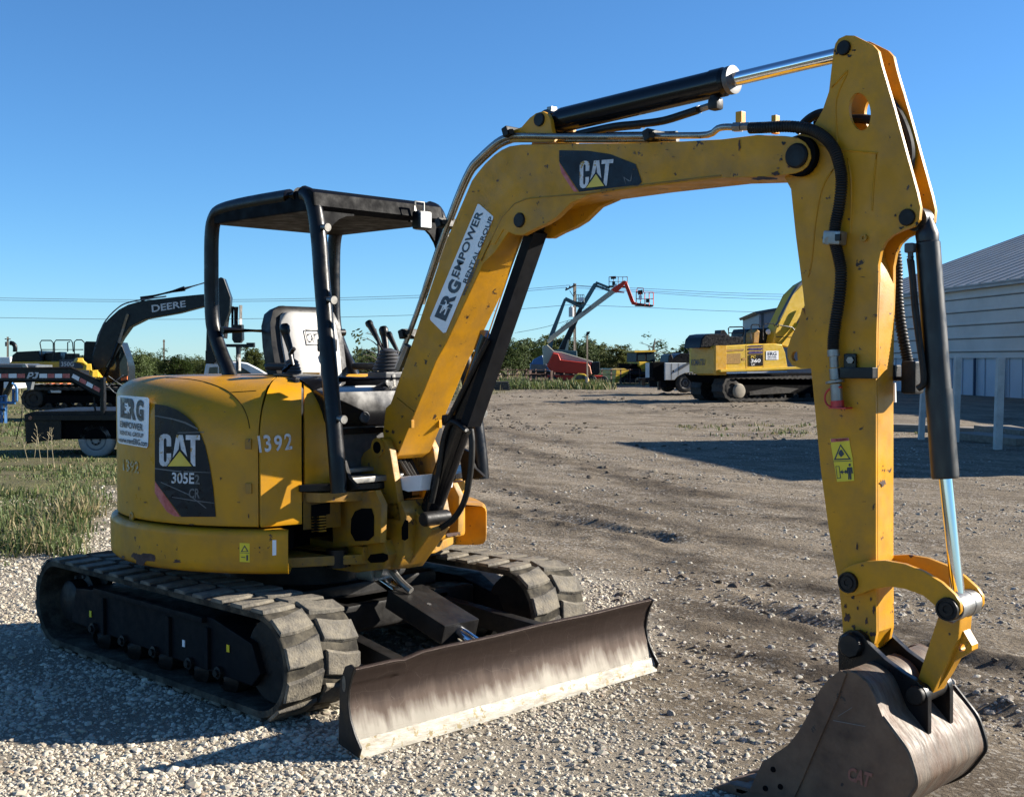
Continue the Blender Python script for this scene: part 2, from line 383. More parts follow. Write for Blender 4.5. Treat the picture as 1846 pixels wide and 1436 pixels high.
def blade_nodes(m):
    n = m.node_tree.nodes; l = m.node_tree.links; p = n['Principled BSDF']
    tc = n.new('ShaderNodeTexCoord'); mp = n.new('ShaderNodeMapping'); mp.inputs['Scale'].default_value = (3, 20, 3); l.new(tc.outputs['Object'], mp.inputs[0])
    t = n.new('ShaderNodeTexNoise'); t.inputs['Scale'].default_value = 1.5; t.inputs['Detail'].default_value = 6; l.new(mp.outputs[0], t.inputs['Vector'])
    t2 = n.new('ShaderNodeTexNoise'); t2.inputs['Scale'].default_value = 5; t2.inputs['Detail'].default_value = 7; l.new(tc.outputs['Object'], t2.inputs['Vector'])
    sx = n.new('ShaderNodeSeparateXYZ'); l.new(tc.outputs['Object'], sx.inputs[0])
    # light caught by the upturned lower curve is painted in; scuffed brown steel above
    ad = n.new('ShaderNodeMath'); ad.operation = 'MULTIPLY_ADD'; l.new(t.outputs['Fac'], ad.inputs[0]); ad.inputs[1].default_value = .11; l.new(sx.outputs['Z'], ad.inputs[2])
    a2 = n.new('ShaderNodeMath'); a2.operation = 'MULTIPLY_ADD'; l.new(t2.outputs['Fac'], a2.inputs[0]); a2.inputs[1].default_value = .15; l.new(ad.outputs[0], a2.inputs[2])
    r = n.new('ShaderNodeValToRGB'); e = r.color_ramp.elements
    e[0].position = .235; e[0].color = (.36, .33, .28, 1); e[1].position = .36; e[1].color = (.064, .042, .033, 1)
    x = e.new(.295); x.color = (.125, .088, .068, 1)
    l.new(a2.outputs[0], r.inputs[0])
    # fine scratches
    w = n.new('ShaderNodeTexVoronoi'); w.feature = 'DISTANCE_TO_EDGE'; w.inputs['Scale'].default_value = 7; mp2 = n.new('ShaderNodeMapping'); mp2.inputs['Scale'].default_value = (1, 1.0, 2.4); mp2.inputs['Rotation'].default_value = (.7, 0, 0)
    l.new(tc.outputs['Object'], mp2.inputs[0]); dn = n.new('ShaderNodeMix'); dn.data_type = 'VECTOR'; dn.inputs[0].default_value = .12; l.new(mp2.outputs[0], dn.inputs[4]); l.new(t2.outputs['Color'], dn.inputs[5]); l.new(dn.outputs[1], w.inputs['Vector'])
    lt = n.new('ShaderNodeMath'); lt.operation = 'LESS_THAN'; l.new(w.outputs['Distance'], lt.inputs[0]); lt.inputs[1].default_value = .0028
    sc_ = n.new('ShaderNodeMath'); sc_.operation = 'MULTIPLY'; l.new(lt.outputs[0], sc_.inputs[0]); l.new(t2.outputs['Fac'], sc_.inputs[1])
    mx = n.new('ShaderNodeMix'); mx.data_type = 'RGBA'; l.new(sc_.outputs[0], mx.inputs[0]); l.new(r.outputs[0], mx.inputs[6]); mx.inputs[7].default_value = (.20, .16, .13, 1)
    l.new(mx.outputs[2], p.inputs['Base Color']); p.inputs['Metallic'].default_value = .4
    rr = n.new('ShaderNodeMapRange'); rr.inputs[3].default_value = .48; rr.inputs[4].default_value = .8; l.new(t.outputs['Fac'], rr.inputs[0]); l.new(rr.outputs[0], p.inputs['Roughness'])
    b = n.new('ShaderNodeBump'); b.inputs['Strength'].default_value = .25; b.inputs['Distance'].default_value = .004; l.new(t.outputs['Fac'], b.inputs['Height']); l.new(b.outputs[0], p.inputs['Normal'])
blade_nodes(BLM)
BL = obj('dozer_blade', bm, BLM, EX, 35)
EDGE = mat('bright_worn_edge_steel', (.30, .28, .23), .6, .1, var=.35, vs=9, dirt=(.16, .12, .075), damt=.8, ds=12, chips=(.17, .125, .045), camt=.58, cs=24, stretch=(1, .5, 2), bump=.2, bs=60)
bm = B(); rows = []
for i in range(31):
    y = -.99+1.98*i/30; j = .004*noise.noise(V((y*9, 0, 0)))
    rows.append([V((XB+x, y, z)) for x, z in ((-.03, .004), (.006+j, .004+j*.3), (-.004, .042), (-.020, .074), (-.036, .07), (-.034, .05))])
cl = [r+[r[0]] for r in rows]; grid(bm, cl); bmesh.ops.remove_doubles(bm, verts=bm.verts[:], dist=1e-5)
bmesh.ops.holes_fill(bm, edges=[e for e in bm.edges if e.is_boundary], sides=0); bmesh.ops.recalc_face_normals(bm, faces=bm.faces[:])
obj('cutting_edge', bm, EDGE, BL, 25)
for s in (-1, 1):
    o = [(-.13, .04), (.0, .01), (.016, .05), (-.022, .10), (-.053, .16), (-.066, .22), (-.060, .28), (-.040, .335), (-.022, .375), (-.05, .386), (-.085, .372), (-.12, .30)]
    bm = B(); prism(bm, [V((XB+x, s*.985, z)) for x, z in o], (0, s*.014, 0), .003, 1)
    ep = obj('end_plate', bm, BLKD, BL)
    if s < 0:
        hp = [V((XB-.088+cos(a)*.012, -1.0005, .30+sin(a)*.034)) for a in [2*pi*i/16 for i in range(16)]]
        bm = B(); bm.faces.new([bm.verts.new(p) for p in hp]); obj('plate_slot', bm, RUBD, BL, 0)
bm = B()
for y in (-.6, 0, .6): prism(bm, [(XB-.07, y-.008, .05), (XB-.08, y-.008, .34), (XB-.15, y-.008, .2), (XB-.15, y-.008, .08)], (0, .016, 0))
quadbox(bm, (XB-.115, 0, .17), (.06, 1.9, .09), None, .01); obj('blade_back_ribs', bm, BLKD, BL)

CHIP = CHIP_ = mat('bare_rust_patch', (.06, .03, .022), .75, .1, var=.4, vs=20)
# ---- upper body: a round tail built from revolved panels
ZT = 1.552
def smooth01(t): t = max(0, min(1, t)); return t*t*(3-2*t)
def crest(phi):                                                    # phi in degrees, 0 = forward, -90 = right side
    k = smooth01((abs(phi) - 46)/66); return 1.19+.245*k, .46-.22*k        # height where the side starts to round over, width of the round
FN = V((.979, -.204, 0)).normalized(); FC = .8254/sqrt(.979**2+.204**2)     # flat front of the right-hand panels
def Rp(ph):
    if -47.5 < ph < 0:
        d = V((cos(radians(ph)), sin(radians(ph)), 0)); return FC/FN.dot(d)
    return 1.0
def PF(off): return lambda a, b: CAM+ray(a, b)*((FC+off-CAM.dot(FN))/ray(a, b).dot(FN))
def panel(name, f0, f1, z0, R=1.0, mt=YEL, n=None, rin=None, z1=None, thick=.016, parent=None, sm=50):
    bm = B(); n = n or max(3, int(abs(f1-f0)/3)); rows = []
    R0 = R
    for i in range(n+1):
        ph = f0+(f1-f0)*i/n; zc, w = crest(ph); c, s = cos(radians(ph)), sin(radians(ph)); r = []; R = R0*Rp(ph); w = w*R
        if z1 is None:
            zs = [z0, z0+.004, z0+.02, (z0+zc)*.5, zc]
            pr = [(R-.004, zs[0]), (R, zs[1]), (R, zs[2]), (R, zs[3])]
            for k in range(11):
                t = k/10*pi/2; pr.append((R-w+w*cos(t)**.85 if k < 10 else R-w, zc+(ZT-zc)*sin(t)**.9))
            if rin: pr.append((rin(ph) if callable(rin) else rin, ZT+.003))
        else: pr = [(R-.012, z0), (R, z0+.014), (R, (z0+z1)/2), (R, z1-.014), (R-.014, z1)]
        rows.append([V((q*c, q*s, z)) for q, z in pr])
    fs = grid(bm, rows); bmesh.ops.recalc_face_normals(bm, faces=bm.faces[:])
    bmesh.ops.solidify(bm, geom=bm.faces[:], thickness=thick); bmesh.ops.recalc_face_normals(bm, faces=bm.faces[:])
    return obj(name, bm, mt, parent or EX, sm)
hood = panel('engine_hood', -48.3, -270, .83, rin=lambda p: .10 if p < -97 else (.44 if p < -60 else .52))
sidep = panel('side_panel', -47.4, -36.4, .83, rin=.50)
frontp = panel('front_panel', -35.4, -25.6, 1.005, R=.99, rin=.50)
bm = B(); rows = []                                                # counterweight
for i in range(73):
    ph = -40-(279)*i/72; c, s = cos(radians(ph)), sin(radians(ph)); lug = .0
    dz = .03 if (-170 < ph < -152) else 0
    rows.append([V((q*c, q*s, z)) for q, z in ((.80, .60), (.98, .60), (1.018, .606), (1.034, .624), (1.036, .66), (1.036, .785-dz), (1.030, .806-dz), (1.012, .818-dz), (.8, .818-dz))])
grid(bm, rows); bmesh.ops.holes_fill(bm, edges=[e for e in bm.edges if e.is_boundary], sides=0); bmesh.ops.recalc_face_normals(bm, faces=bm.faces[:])
bmesh.ops.triangulate(bm, faces=[f for f in bm.faces if len(f.verts) > 4])
cw = obj('counterweight', bm, YELW, EX, 45)
# dark insides: behind every gap, plus floor of the operator's place
bm = B(); prism(bm, [V((.93*cos(radians(a)), .93*sin(radians(a)), .63)) for a in range(-50, -310, -8)]+[V((.40, .60, .63)), V((.40, -.60, .63))], (0, 0, .36)); obj('machinery_deck', bm, DARK, EX)
bm = B()
prism(bm, [V((.93*cos(radians(a)), .93*sin(radians(a)), .99)) for a in range(-37, 60, 6)]+[V((-.15, .80, .99)), V((-.15, -.42, .99)), V((.3, -.42, .99))], (0, 0, .035), .004, 1)
obj('operator_floor', bm, BLK, EX)
bm = B(); quadbox(bm, (-.155, .1, 1.27), (.03, 1.3, .56), None, .005); quadbox(bm, (.2, -.43, 1.27), (.7, .03, .55), None, .005); quadbox(bm, (-.02, .08, 1.18), (.42, .62, .34), None, .04)
obj('seat_box', bm, BLK, EX)
bm = B(); rows = []                                                # black cover over the inner edge of the side panels
for i in range(15):
    ph = -52+25.6*i/14; zc, w = crest(ph); c, s = cos(radians(ph)), sin(radians(ph)); ro = .54+.28*(i/14)**1.5; Rr = Rp(ph); w *= Rr
    def hz(r): return ZT if r <= Rr-w else zc+(ZT-zc)*sqrt(max(0, 1-((r-Rr+w)/w)**2.2))
    rows.append([V((q*c, q*s, hz(q)+.014 if q > .46 else z)) for q, z in [(ro+.004, 0)]+[(ro+(.47-ro)*k/7, 0) for k in range(1, 8)]+[(.45, ZT-.02), (.45, 1.1)]])
grid(bm, rows); bmesh.ops.recalc_face_normals(bm, faces=bm.faces[:]); bmesh.ops.solidify(bm, geom=bm.faces[:], thickness=.01); obj('console_cover', bm, BLKG, EX)
bm = B(); rows = []
for i in range(8):                                                 # rubber edge strip down the front panel
    z = 1.0+.36*i/7; rr = .845 if z < 1.25 else .845-.05*((z-1.25)/.11)**2; a = radians(-25.3); rows.append(V((rr*cos(a), rr*sin(a), z)))
tube(bm, rows, .007, 6); obj('panel_edge_trim', bm, BLKD, EX)
# seams, handles and marks on the hood
SH = lambda px, py: cylhit(px, py, 1.0035)
ST = lambda px, py: cylhit(px, py, 1.0055)
dq = [(279, 728), (300, 731), (318, 738), (335, 749), (350, 764), (361, 782), (370, 804), (378, 840), (384, 878), (389, 931), (327, 931), (279, 866)]
poly_on('black_decal', [dq], SH, DECB, hood, 3)
poly_on('red_decal_stripe', [[(279, 867), (325, 931), (314, 930), (301, 922), (289, 905), (279, 888)]], SH, DECR, hood, 2)
def cat_logo(parent, q, surf):
    """the maker's mark as the photograph shows it: three condensed capitals over a triangle"""
    C = [(.30, .62), (.30, .86), (.27, .95), (.20, 1.0), (.10, 1.0), (.03, .95), (0, .86), (0, .14), (.03, .05), (.09, 0), (.15, 0), (.19, .01), (.27, .13), (.30, .24), (.30, .40), (.185, .40), (.185, .18), (.165, .13), (.135, .13), (.115, .18), (.115, .82), (.135, .87), (.165, .87), (.185, .82), (.185, .62)]
    A1 = [(.43, .98), (.59, .98), (.70, .30), (.545, .53), (.515, .80), (.485, .53), (.335, .26)]
    T = [(.665, .98), (1.02, .98), (1.02, .83), (.905, .83), (.905, 0), (.86, 0), (.785, .13), (.785, .83), (.665, .83)]
    poly_on('lettering', [C, A1, T], surf, WHTW, parent, 1, q)
    poly_on('yellow_triangle', [[(.215, 0), (.515, .47), (.815, 0)]], surf, DECY, parent, 1, q)
lq = [(286, 782), (360, 783), (354, 841), (286, 840)]
lq = [(287, 782), (359, 783), (359, 840), (287, 840)]
cat_logo(hood, lq, ST)
text_on('lettering', '305E', [(310, 851), (350, 852), (350, 872), (309, 871)], ST, WHTW, hood)
text_on('lettering', '2', [(351, 855), (360, 855), (360, 873), (351, 872)], ST, OUTL, hood)
text_on('lettering', 'CR', [(341, 880), (360, 880), (360, 898), (340, 897)], ST, OUTL, hood)
for P in ([(279, 748), (312, 754), (334, 760), (357, 772), (356, 774), (333, 763), (311, 756), (279, 750)], [(279, 843), (318, 848), (380, 851), (380, 852), (318, 850), (279, 845)], [(310, 895), (350, 901), (387, 906), (387, 907), (350, 903), (310, 896)], [(320, 779), (368, 778), (368, 779.5), (320, 780.5)], [(290, 868), (340, 890), (372, 915), (371, 916), (339, 891.5), (290, 869.5)]):
    poly_on('scratch', [P], lambda a, b: cylhit(a, b, 1.0045), SCR, hood, 1)
poly_on('white_sticker', [[(214, 712), (266, 716), (269, 719), (267, 804), (264, 807), (216, 799), (212, 796), (211, 714)]], SH, STK, hood, 6)
SE = lambda px, py: cylhit(px, py, 1.008)
def erg_mark(parent, q, surf, surf2):
    f = quad_px(q)
    for ch, u0, u1 in (('E', 0, .32), ('R', .33, .66), ('G', .68, 1.0)):
        text_on('lettering', ch, [f(u0, 1), f(u1, 1), f(u1, 0), f(u0, 0)], surf, NAVY, parent, .055)
    star = [(.325+(.16 if k % 2 == 0 else .062)*sin(k*pi/5)*1.0, .50+(.30 if k % 2 == 0 else .115)*cos(k*pi/5)) for k in range(10)]
    poly_on('white_star', [star], surf2, STK, parent, 0, q)
erg_mark(hood, [(217, 716), (258, 721), (258, 760), (217, 752)], SE, lambda a, b: cylhit(a, b, 1.0095))
text_on('lettering', 'EMPOWER', [(216, 758), (257, 764), (257, 777), (216, 769)], SE, NAVY, hood)
text_on('lettering', 'RENTAL GROUP', [(216, 775), (258, 781), (258, 789), (216, 783)], SE, NAVY, hood)
text_on('lettering', 'www.rentERG.com', [(213, 786), (265, 794), (265, 805), (213, 796)], SE, NAVY, hood)
def stencil(parent, s, quads, surf, m):
    for ch, q in zip(s, quads): text_on('fleet_number', ch, q, surf, m, parent)
stencil(sidep, '1392', [[(464, 786), (468, 785), (472, 815), (468, 816)], [(474, 784), (487, 783), (490, 813), (478, 815)], [(493, 785), (508, 783), (509, 812), (496, 814)], [(512, 782), (526, 780), (527, 809), (514, 811)]], PF(.004), WHTW)
FAINT = mat('faded_white_print', (.50, .42, .28), .6, var=.2, vs=30, chips=(.45, .25, .03), camt=.48, cs=40)
text_on('fleet_number', '1392', [(221, 827), (250, 832), (250, 854), (222, 848)], SH, FAINT, hood)
p = cylhit(238, 931, 1.0); d = V((p.x, p.y, 0)).normalized()
obj('hood_lock', one(lathe, p-d*.004, d, [(0, .026), (.008, .026), (.010, .018), (.006, .014), (.006, .0)], 18), YELD, hood)
SC = lambda a, b: cylhit(a, b, 1.0365)
poly_on('warning_label', [[(432, 978), (450, 979), (450, 1013), (432, 1012)]], SC, WARN, cw, 1)
SC2 = lambda a, b: cylhit(a, b, 1.0385)
for P in [[(441, 982), (448, 994), (434, 994)], [(432.5, 995.5), (449.5, 996), (449.5, 996.8), (432.5, 996.3)], [(444, 1000), (447, 1000), (447, 1010), (444, 1010)], [(435, 1003), (442, 1003.5), (442, 1005), (435, 1004.5)]]: poly_on('label_print', [P], SC2, NAVY, cw)
poly_on('label_print', [[(441, 985.5), (445.3, 992.7), (436.7, 992.7)]], lambda a, b: cylhit(a, b, 1.0395), WARN, cw)
poly_on('white_label', [[(491, 973), (498, 973), (498, 1000), (491, 1001)]], SC, STK, cw)
chip(319, 1011, 8, 4, SC, CHIP, cw, 1); chip(258, 1006, 20, 13, SC, CHIP, cw, 2); chip(222, 1004, 4, 3, SC, CHIP, cw, 3); chip(244, 1001, 8, 7, SC, CHIP, cw, 12)
hb = on_mesh(bvh_of(hood), .0005)
for seam in ([(300, 681), (340, 683), (372, 689), (400, 699), (414, 707)], [(414, 707), (440, 705.5), (462, 704)], [(414, 707), (426, 718), (437, 732), (446, 752), (450, 772)]):
    P_ = [hb(q.x, q.y) for q in smooth_path([V((a, b, 0)) for a, b in seam], 3)]
    P_ = [p for p in P_ if p is not None]
    obj('hood_seam', one(tube, P_, .0022, 5), GROOVE, hood)
for i, (x_, y_, a_, b_) in enumerate(((262, 905, 3, 1.5), (405, 742, 2, 1), (398, 862, 1.5, 3), (430, 905, 4, 1.2), (345, 945, 6, 1.2), (250, 880, 1.2, 4), (420, 800, 1.5, 1.2), (300, 951, 3, 1), (448, 930, 1.2, 5), (229, 905, 2, 1))): chip(x_, y_, a_, b_, SH, BRN if i % 2 else CHIP_, hood, 60+i)
for px, py in ((448, 800), (449, 880)):
    q = cylhit(px, py, 1.0); d = V((q.x, q.y, 0)).normalized(); t_ = V((-d.y, d.x, 0)); obj('hood_hinge', one(quadbox, q+d*.004, (.03, .012, .05), Matrix((t_, d, V((0, 0, 1)))).transposed(), .003), YELD, hood)
# ---- front of the upper frame: vents, nose, swing cylinder
bm = B(); fa = V((cos(radians(-27)), sin(radians(-27)), 0)); 
fp0, fp1 = cylhit(553, 962, .985), cylhit(604, 950, .985)
rows = []
for i in range(7):
    ph = -36+13*i/6; rows.append([V((Rp(ph)*.985*cos(radians(ph)), Rp(ph)*.985*sin(radians(ph)), z)) for z in (.80, .995)])
grid(bm, rows); bmesh.ops.solidify(bm, geom=bm.faces[:], thickness=-.03); bmesh.ops.recalc_face_normals(bm, faces=bm.faces[:]); vent = obj('vent_panel', bm, YELD, EX)
VS = PF(-.008)
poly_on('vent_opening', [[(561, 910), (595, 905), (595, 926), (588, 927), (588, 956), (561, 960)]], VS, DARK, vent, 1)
for k in range(6):
    y = 931+k*5.2; bm = B(); tube(bm, [PF(-.005)(562, y+.8), PF(-.005)(575, y), PF(-.005)(588, y-1)], .004, 5); obj('vent_slat', bm, YELD, vent)
bm = B()
quadbox(bm, (.66, 0, .945), (.34, .46, .06), None, .012); quadbox(bm, (.62, 0, .665), (.46, .50, .07), None, .012)
prism(bm, [K(px, py, -.28) for px, py in ((604, 893), (676, 884), (688, 910), (686, 978), (600, 988), (597, 910))], (0, .04, 0), .008); prism(bm, [K(px, py, -.28)+V((0, .52, 0)) for px, py in ((604, 893), (676, 884), (688, 910), (686, 978), (600, 988), (597, 910))], (0, .04, 0), .008)
prism(bm, [(.45, -.62, .985), (.80, -.48, .985), (.88, -.30, .985), (.88, .30, .985), (.80, .5, .985), (.4, .6, .985)], (0, 0, -.05), .008)
prism(bm, [(.2, -.9, .66), (.62, -.66, .66), (.84, -.25, .66), (.84, .25, .66), (.6, .66, .66), (.2, .9, .66)], (0, 0, -.05), .008)
nose = obj('frame_nose', bm, YELD, EX)
obj('swing_pin', one(cyl, (.83, 0, .58), (.83, 0, 1.0), .07), DARK, EX)
bm = B(); quadbox(bm, (.42, -.55, .80), (.40, .1, .22), None, .02); obj('side_recess', bm, DARK, EX)
obj('swing_cylinder', one(cyl, K(520, 996, -.40), K(598, 1004, -.36), .026), CHR, EX)
obj('rod_eye', one(lathe, K(608, 1005, -.33)+V((0, 0, -.045)), (0, 0, 1), [(0, .02), (0, .055), (.09, .055), (.09, .02)], 20), BLK, EX)
# ---- swing casting that carries the boom
Y0 = -.165
bm = B()
prism(bm, [K(px, py, Y0) for px, py in ((684, 903), (722, 903), (733, 930), (728, 1000), (716, 1024), (700, 1027), (690, 1024), (684, 1010))], (0, .17, 0), .012)
cast = obj('swing_casting', bm, YELD, EX)
bm = B(); prism(bm, [K(px, py, -.10) for px, py in ((712, 902), (738, 905), (768, 944), (780, 954), (731, 1024), (702, 1026))], (0, .12, 0), .010); obj('casting_nose', bm, YELD, cast)
bm = B(); prism(bm, [K(px, py, Y0)+V((0, .17, 0)) for px, py in ((660, 903), (690, 903), (694, 960), (660, 960))], (0, .16, 0), .010); obj('casting_web', bm, YELD, cast)
for s in (-1, 1):
    bm = B(); ya = -.165 if s < 0 else .125
    prism(bm, [K(px, py, Y0) + V((0, ya-Y0, 0)) for px, py in ((667, 807), (671, 795), (678, 790), (686, 788), (695, 793), (703, 812), (709, 850), (714, 880), (720, 915), (724, 940), (684, 940), (683, 912), (677, 888), (649, 883), (648, 830), (656, 815))], (0, .04, 0), .006)
    obj('casting_ear', bm, YELD, cast)
c = K(683, 806, Y0); bm = B(); lathe(bm, c+V((0, -.012, 0)), (0, 1, 0), [(0, .026), (0, .048), (.35, .048), (.35, .026)], 24); obj('foot_pin', bm, YELD, cast)
obj('pin_bore', one(cyl, c+V((0, -.014, 0)), c+V((0, -.011, 0)), .030), DARK, cast)
bm = B(); prism(bm, [K(px, py, -.22) for px, py in ((596, 984), (690, 974), (700, 1000), (690, 1026), (640, 1032), (598, 1026))], (0, .2, 0), .012); sb = obj('swing_arm_bracket', bm, YELD, cast)
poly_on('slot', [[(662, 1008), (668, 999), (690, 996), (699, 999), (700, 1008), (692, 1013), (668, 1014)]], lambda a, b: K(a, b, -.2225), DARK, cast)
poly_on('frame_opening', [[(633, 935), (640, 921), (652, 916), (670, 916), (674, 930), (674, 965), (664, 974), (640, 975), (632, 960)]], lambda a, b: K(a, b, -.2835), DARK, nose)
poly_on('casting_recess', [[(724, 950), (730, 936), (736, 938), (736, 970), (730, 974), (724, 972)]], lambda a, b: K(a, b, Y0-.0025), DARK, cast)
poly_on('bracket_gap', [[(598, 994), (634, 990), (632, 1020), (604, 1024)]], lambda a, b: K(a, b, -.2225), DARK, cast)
# ---- left front box, lit
bm = B()
prism(bm, [(.55, .10, .69), (.90, .10, .69), (.90, .375, .69), (.885, .42, .69), (.60, .47, .69)], (0, 0, .30), .02); lb = obj('fuel_box', bm, YELW, EX)
BXS = lambda a, b: CAM+ray(a, b)*((.9025-CAM.x)/ray(a, b).x)
chip(818, 961, 14, 8, BXS, CHIP, lb, 4); chip(828, 938, 4, 6, BXS, CHIP, lb, 5)
# ---- canopy
YC = .42; cano = obj('canopy_roof', one(prism, [(-.19, -.45, 2.375), (.70, -.45, 2.375), (.725, -.45, 2.40), (.715, -.45, 2.465), (.68, -.45, 2.488), (-.12, -.45, 2.48), (-.19, -.45, 2.44)], (0, .86, 0), .014), CANB, EX)
for s in (-1, 1):
    y = s*YC
    f = [K(px, py, -YC-.06*smooth01((py-370)/470)) for px, py in ((548, 349), (560, 356), (568, 380), (575, 430), (580, 500), (588, 600), (598, 720), (607, 830), (611, 888))]
    b = [K(px, py, -YC) for px, py in ((540, 352), (450, 367), (402, 379), (388, 392), (382, 420), (381, 480), (382, 560), (387, 600), (400, 640), (413, 672), (440, 760))]
    for nm, pts, r in (('front_post', f, .041), ('rear_post', b, .040)):
        pp = [V((p.x, y+s*(.06*smooth01((2.4-p.z)/1.3) if nm == 'front_post' else 0), p.z)) for p in pts]; bm = B(); tube(bm, smooth_path(pp, 4), r, 16); o = obj(nm, bm, BLK, EX)
        if nm == 'front_post':
            for i in (2.6, 4.4, 6.3):
                j = int(i); q = pp[j].lerp(pp[j+1], i-j); bm = B(); cyl(bm, q+V((.03, 0, 0)), q+V((.075, 0, -.005)), .014); cyl(bm, q+V((.072, 0, -.005)), q+V((.086, 0, -.006)), .020); obj('canopy_bolt', bm, STEEL, o)
    yi = y-s*.03; gp = [(.70, yi, 2.34)]+[(.70, yi-s*.26*(1-sin(t*pi/12)), 2.32-.26*(1-cos(t*pi/12))) for t in range(7)]
    bm = B(); prism(bm, [(.69, yi, 2.378), (.69, yi-s*.20, 2.378)]+[(.69+.012*(t/6), yi-s*.20*(1-sin(t*pi/12)), 2.37-.20*(1-cos(t*pi/12))) for t in range(7)], (.02, 0, 0)); obj('corner_gusset', bm, CANB, EX)
    bm = B(); q = [K(px, py, -YC) for px, py in ((612, 888), (604, 820), (622, 830), (632, 862), (650, 880))]; prism(bm, [V((p.x, y-.01, p.z)) for p in q], (0, .02, 0)); obj('post_foot', bm, BLKD, EX)
bm = B(); tube(bm, smooth_path([(-.16, -.42, 1.80), (-.16, .42, 1.80)], 2), .022, 10); obj('rear_cross_bar', bm, BLK, EX)
c = V((.785, .205, 2.372))
bm = B(); quadbox(bm, c, (.06, .10, .10), None, .018); wlt = obj('work_light', bm, BLK, EX)
obj('lamp_lens', one(quadbox, c+V((.0305, 0, 0)), (.006, .074, .078), None, .01), GLASS, wlt); obj('lamp_bracket', one(tube, [c+V((-.02, -.03, .05)), c+V((-.02, -.03, .10)), c+V((-.02, .03, .10)), c+V((-.02, .03, .05))], .006, 6), STEEL, wlt)
# ---- seat
def cushion(pts_w, th, name, m, parent, M):
    bm = B(); rows = []
    for v, w, bulge in pts_w:
        r = []
        for i in range(13):
            u = -1+2*i/12; e = (1-abs(u)**3.5); r.append(M @ V((th*(.35+.65*e)*bulge + .03*abs(u)**3, u*w, v)))
        rows.append(r)
    back = [[p - (M.to_3x3() @ V((th*1.2, 0, 0))) for p in r] for r in rows]
    ring = [r + b[::-1] for r, b in zip(rows, back)]; grid(bm, ring, True)
    bmesh.ops.holes_fill(bm, edges=[e for e in bm.edges if e.is_boundary], sides=0); bmesh.ops.recalc_face_normals(bm, faces=bm.faces[:])
    return obj(name, bm, m, parent, 60)
SX, SY = -.02, .06
M = Matrix.Translation((SX, SY, 1.44)) @ Matrix.Rotation(radians(-12), 4, 'Y')
seat = cushion([(.0, .20, .8), (.03, .22, 1), (.14, .245, 1.05), (.28, .25, 1.0), (.40, .24, .95), (.47, .21, .9), (.50, .165, .7), (.505, .13, .35)], .075, 'seat', VIND, EX, M)
M2 = Matrix.Translation((SX+.024, SY, 1.45)) @ Matrix.Rotation(radians(-12), 4, 'Y')
cushion([(.03, .17, .9), (.06, .185, 1.1), (.16, .19, 1.1), (.28, .195, 1.05), (.38, .19, 1.0), (.435, .175, .95), (.455, .15, .8)], .075, 'backrest_pad', VIN, seat, M2)
M3 = Matrix.Translation((SX+.03, SY, 1.40)) @ Matrix.Rotation(radians(83), 4, 'Y')
cushion([(.0, .21, .9), (.05, .235, 1), (.2, .24, 1), (.36, .235, 1), (.44, .21, .9), (.47, .17, .6)], .07, 'seat_cushion', VIN, seat, M3)
pm = M2 @ V((.088, 0, .30)); Mr = M2.to_3x3()
bm = B(); q = [M2 @ V((.0835, y, z)) for y, z in ((-.05, .26), (.05, .26), (.05, .345), (-.05, .345))]
for a_, b_ in zip(q, q[1:]+q[:1]): tube(bm, [a_, b_], .003, 5)
obj('embossed_frame', bm, GREY, seat)
cm = lambda u, v: M2 @ V((.0850, -.034+.068*u, .275+.055*v))
vs, fs = text2d('CAT'); bm = B(); bv = [bm.verts.new(cm(*p)) for p in vs]; [bm.faces.new([bv[i] for i in f]) for f in fs if len(set(f)) > 2]; obj('embossed_lettering', bm, GREY, seat, 0)
bm = B()
for s in (-1, 1): quadbox(bm, (SX+.16, SY+s*.30, 1.60), (.26, .055, .04), None, .018)
obj('armrest', bm, VIND, seat)
# ---- consoles, levers, pedals
def boot(c, r, h, parent):
    prof = [(0, r*1.05)]
    for k in range(6): prof += [(h*(k+.1)/6, r*(1-.09*k)), (h*(k+.5)/6, r*(1.06-.09*k)), (h*(k+.9)/6, r*(.97-.09*k))]
    prof += [(h, r*.45), (h+.01, r*.2)]
    return obj('lever_boot', one(lathe, c, (0, 0, 1), prof, 20), GREY, parent)
for s in (-1, 1):
    yy = SY+s*.33; bm = B(); prism(bm, [(-.12, yy-.075, 1.25), (.36, yy-.075, 1.25), (.40, yy-.075, 1.42), (.36, yy-.075, 1.52), (.2, yy-.075, 1.55), (-.12, yy-.075, 1.50)], (0, .15, 0), .025); cs_ = obj('side_console', bm, VIND, EX)
    c0 = V((.28, yy, 1.535)); boot(c0, .058, .10, cs_)
    tp = c0+V((-.045, s*.01, .245)); bm = B(); tube(bm, smooth_path([c0+V((0, 0, .09)), c0+V((-.012, 0, .15)), tp], 4), lambda t: .011+.010*t, 10); lathe(bm, tp-V((-.004, 0, .01)), (-.22, 0, 1), [(0, .02), (.02, .027), (.045, .028), (.06, .018), (.064, .0)], 12); obj('joystick', bm, BLK, cs_)
lq = V((.50, .28, 1.44))
bm = B(); prism(bm, [(.42, .12, 1.03), (.74, .12, 1.03), (.74, .12, 1.36), (.66, .12, 1.44), (.46, .12, 1.44)], (0, .28, 0), .03); tc_ = obj('control_stand', bm, VIND, EX)
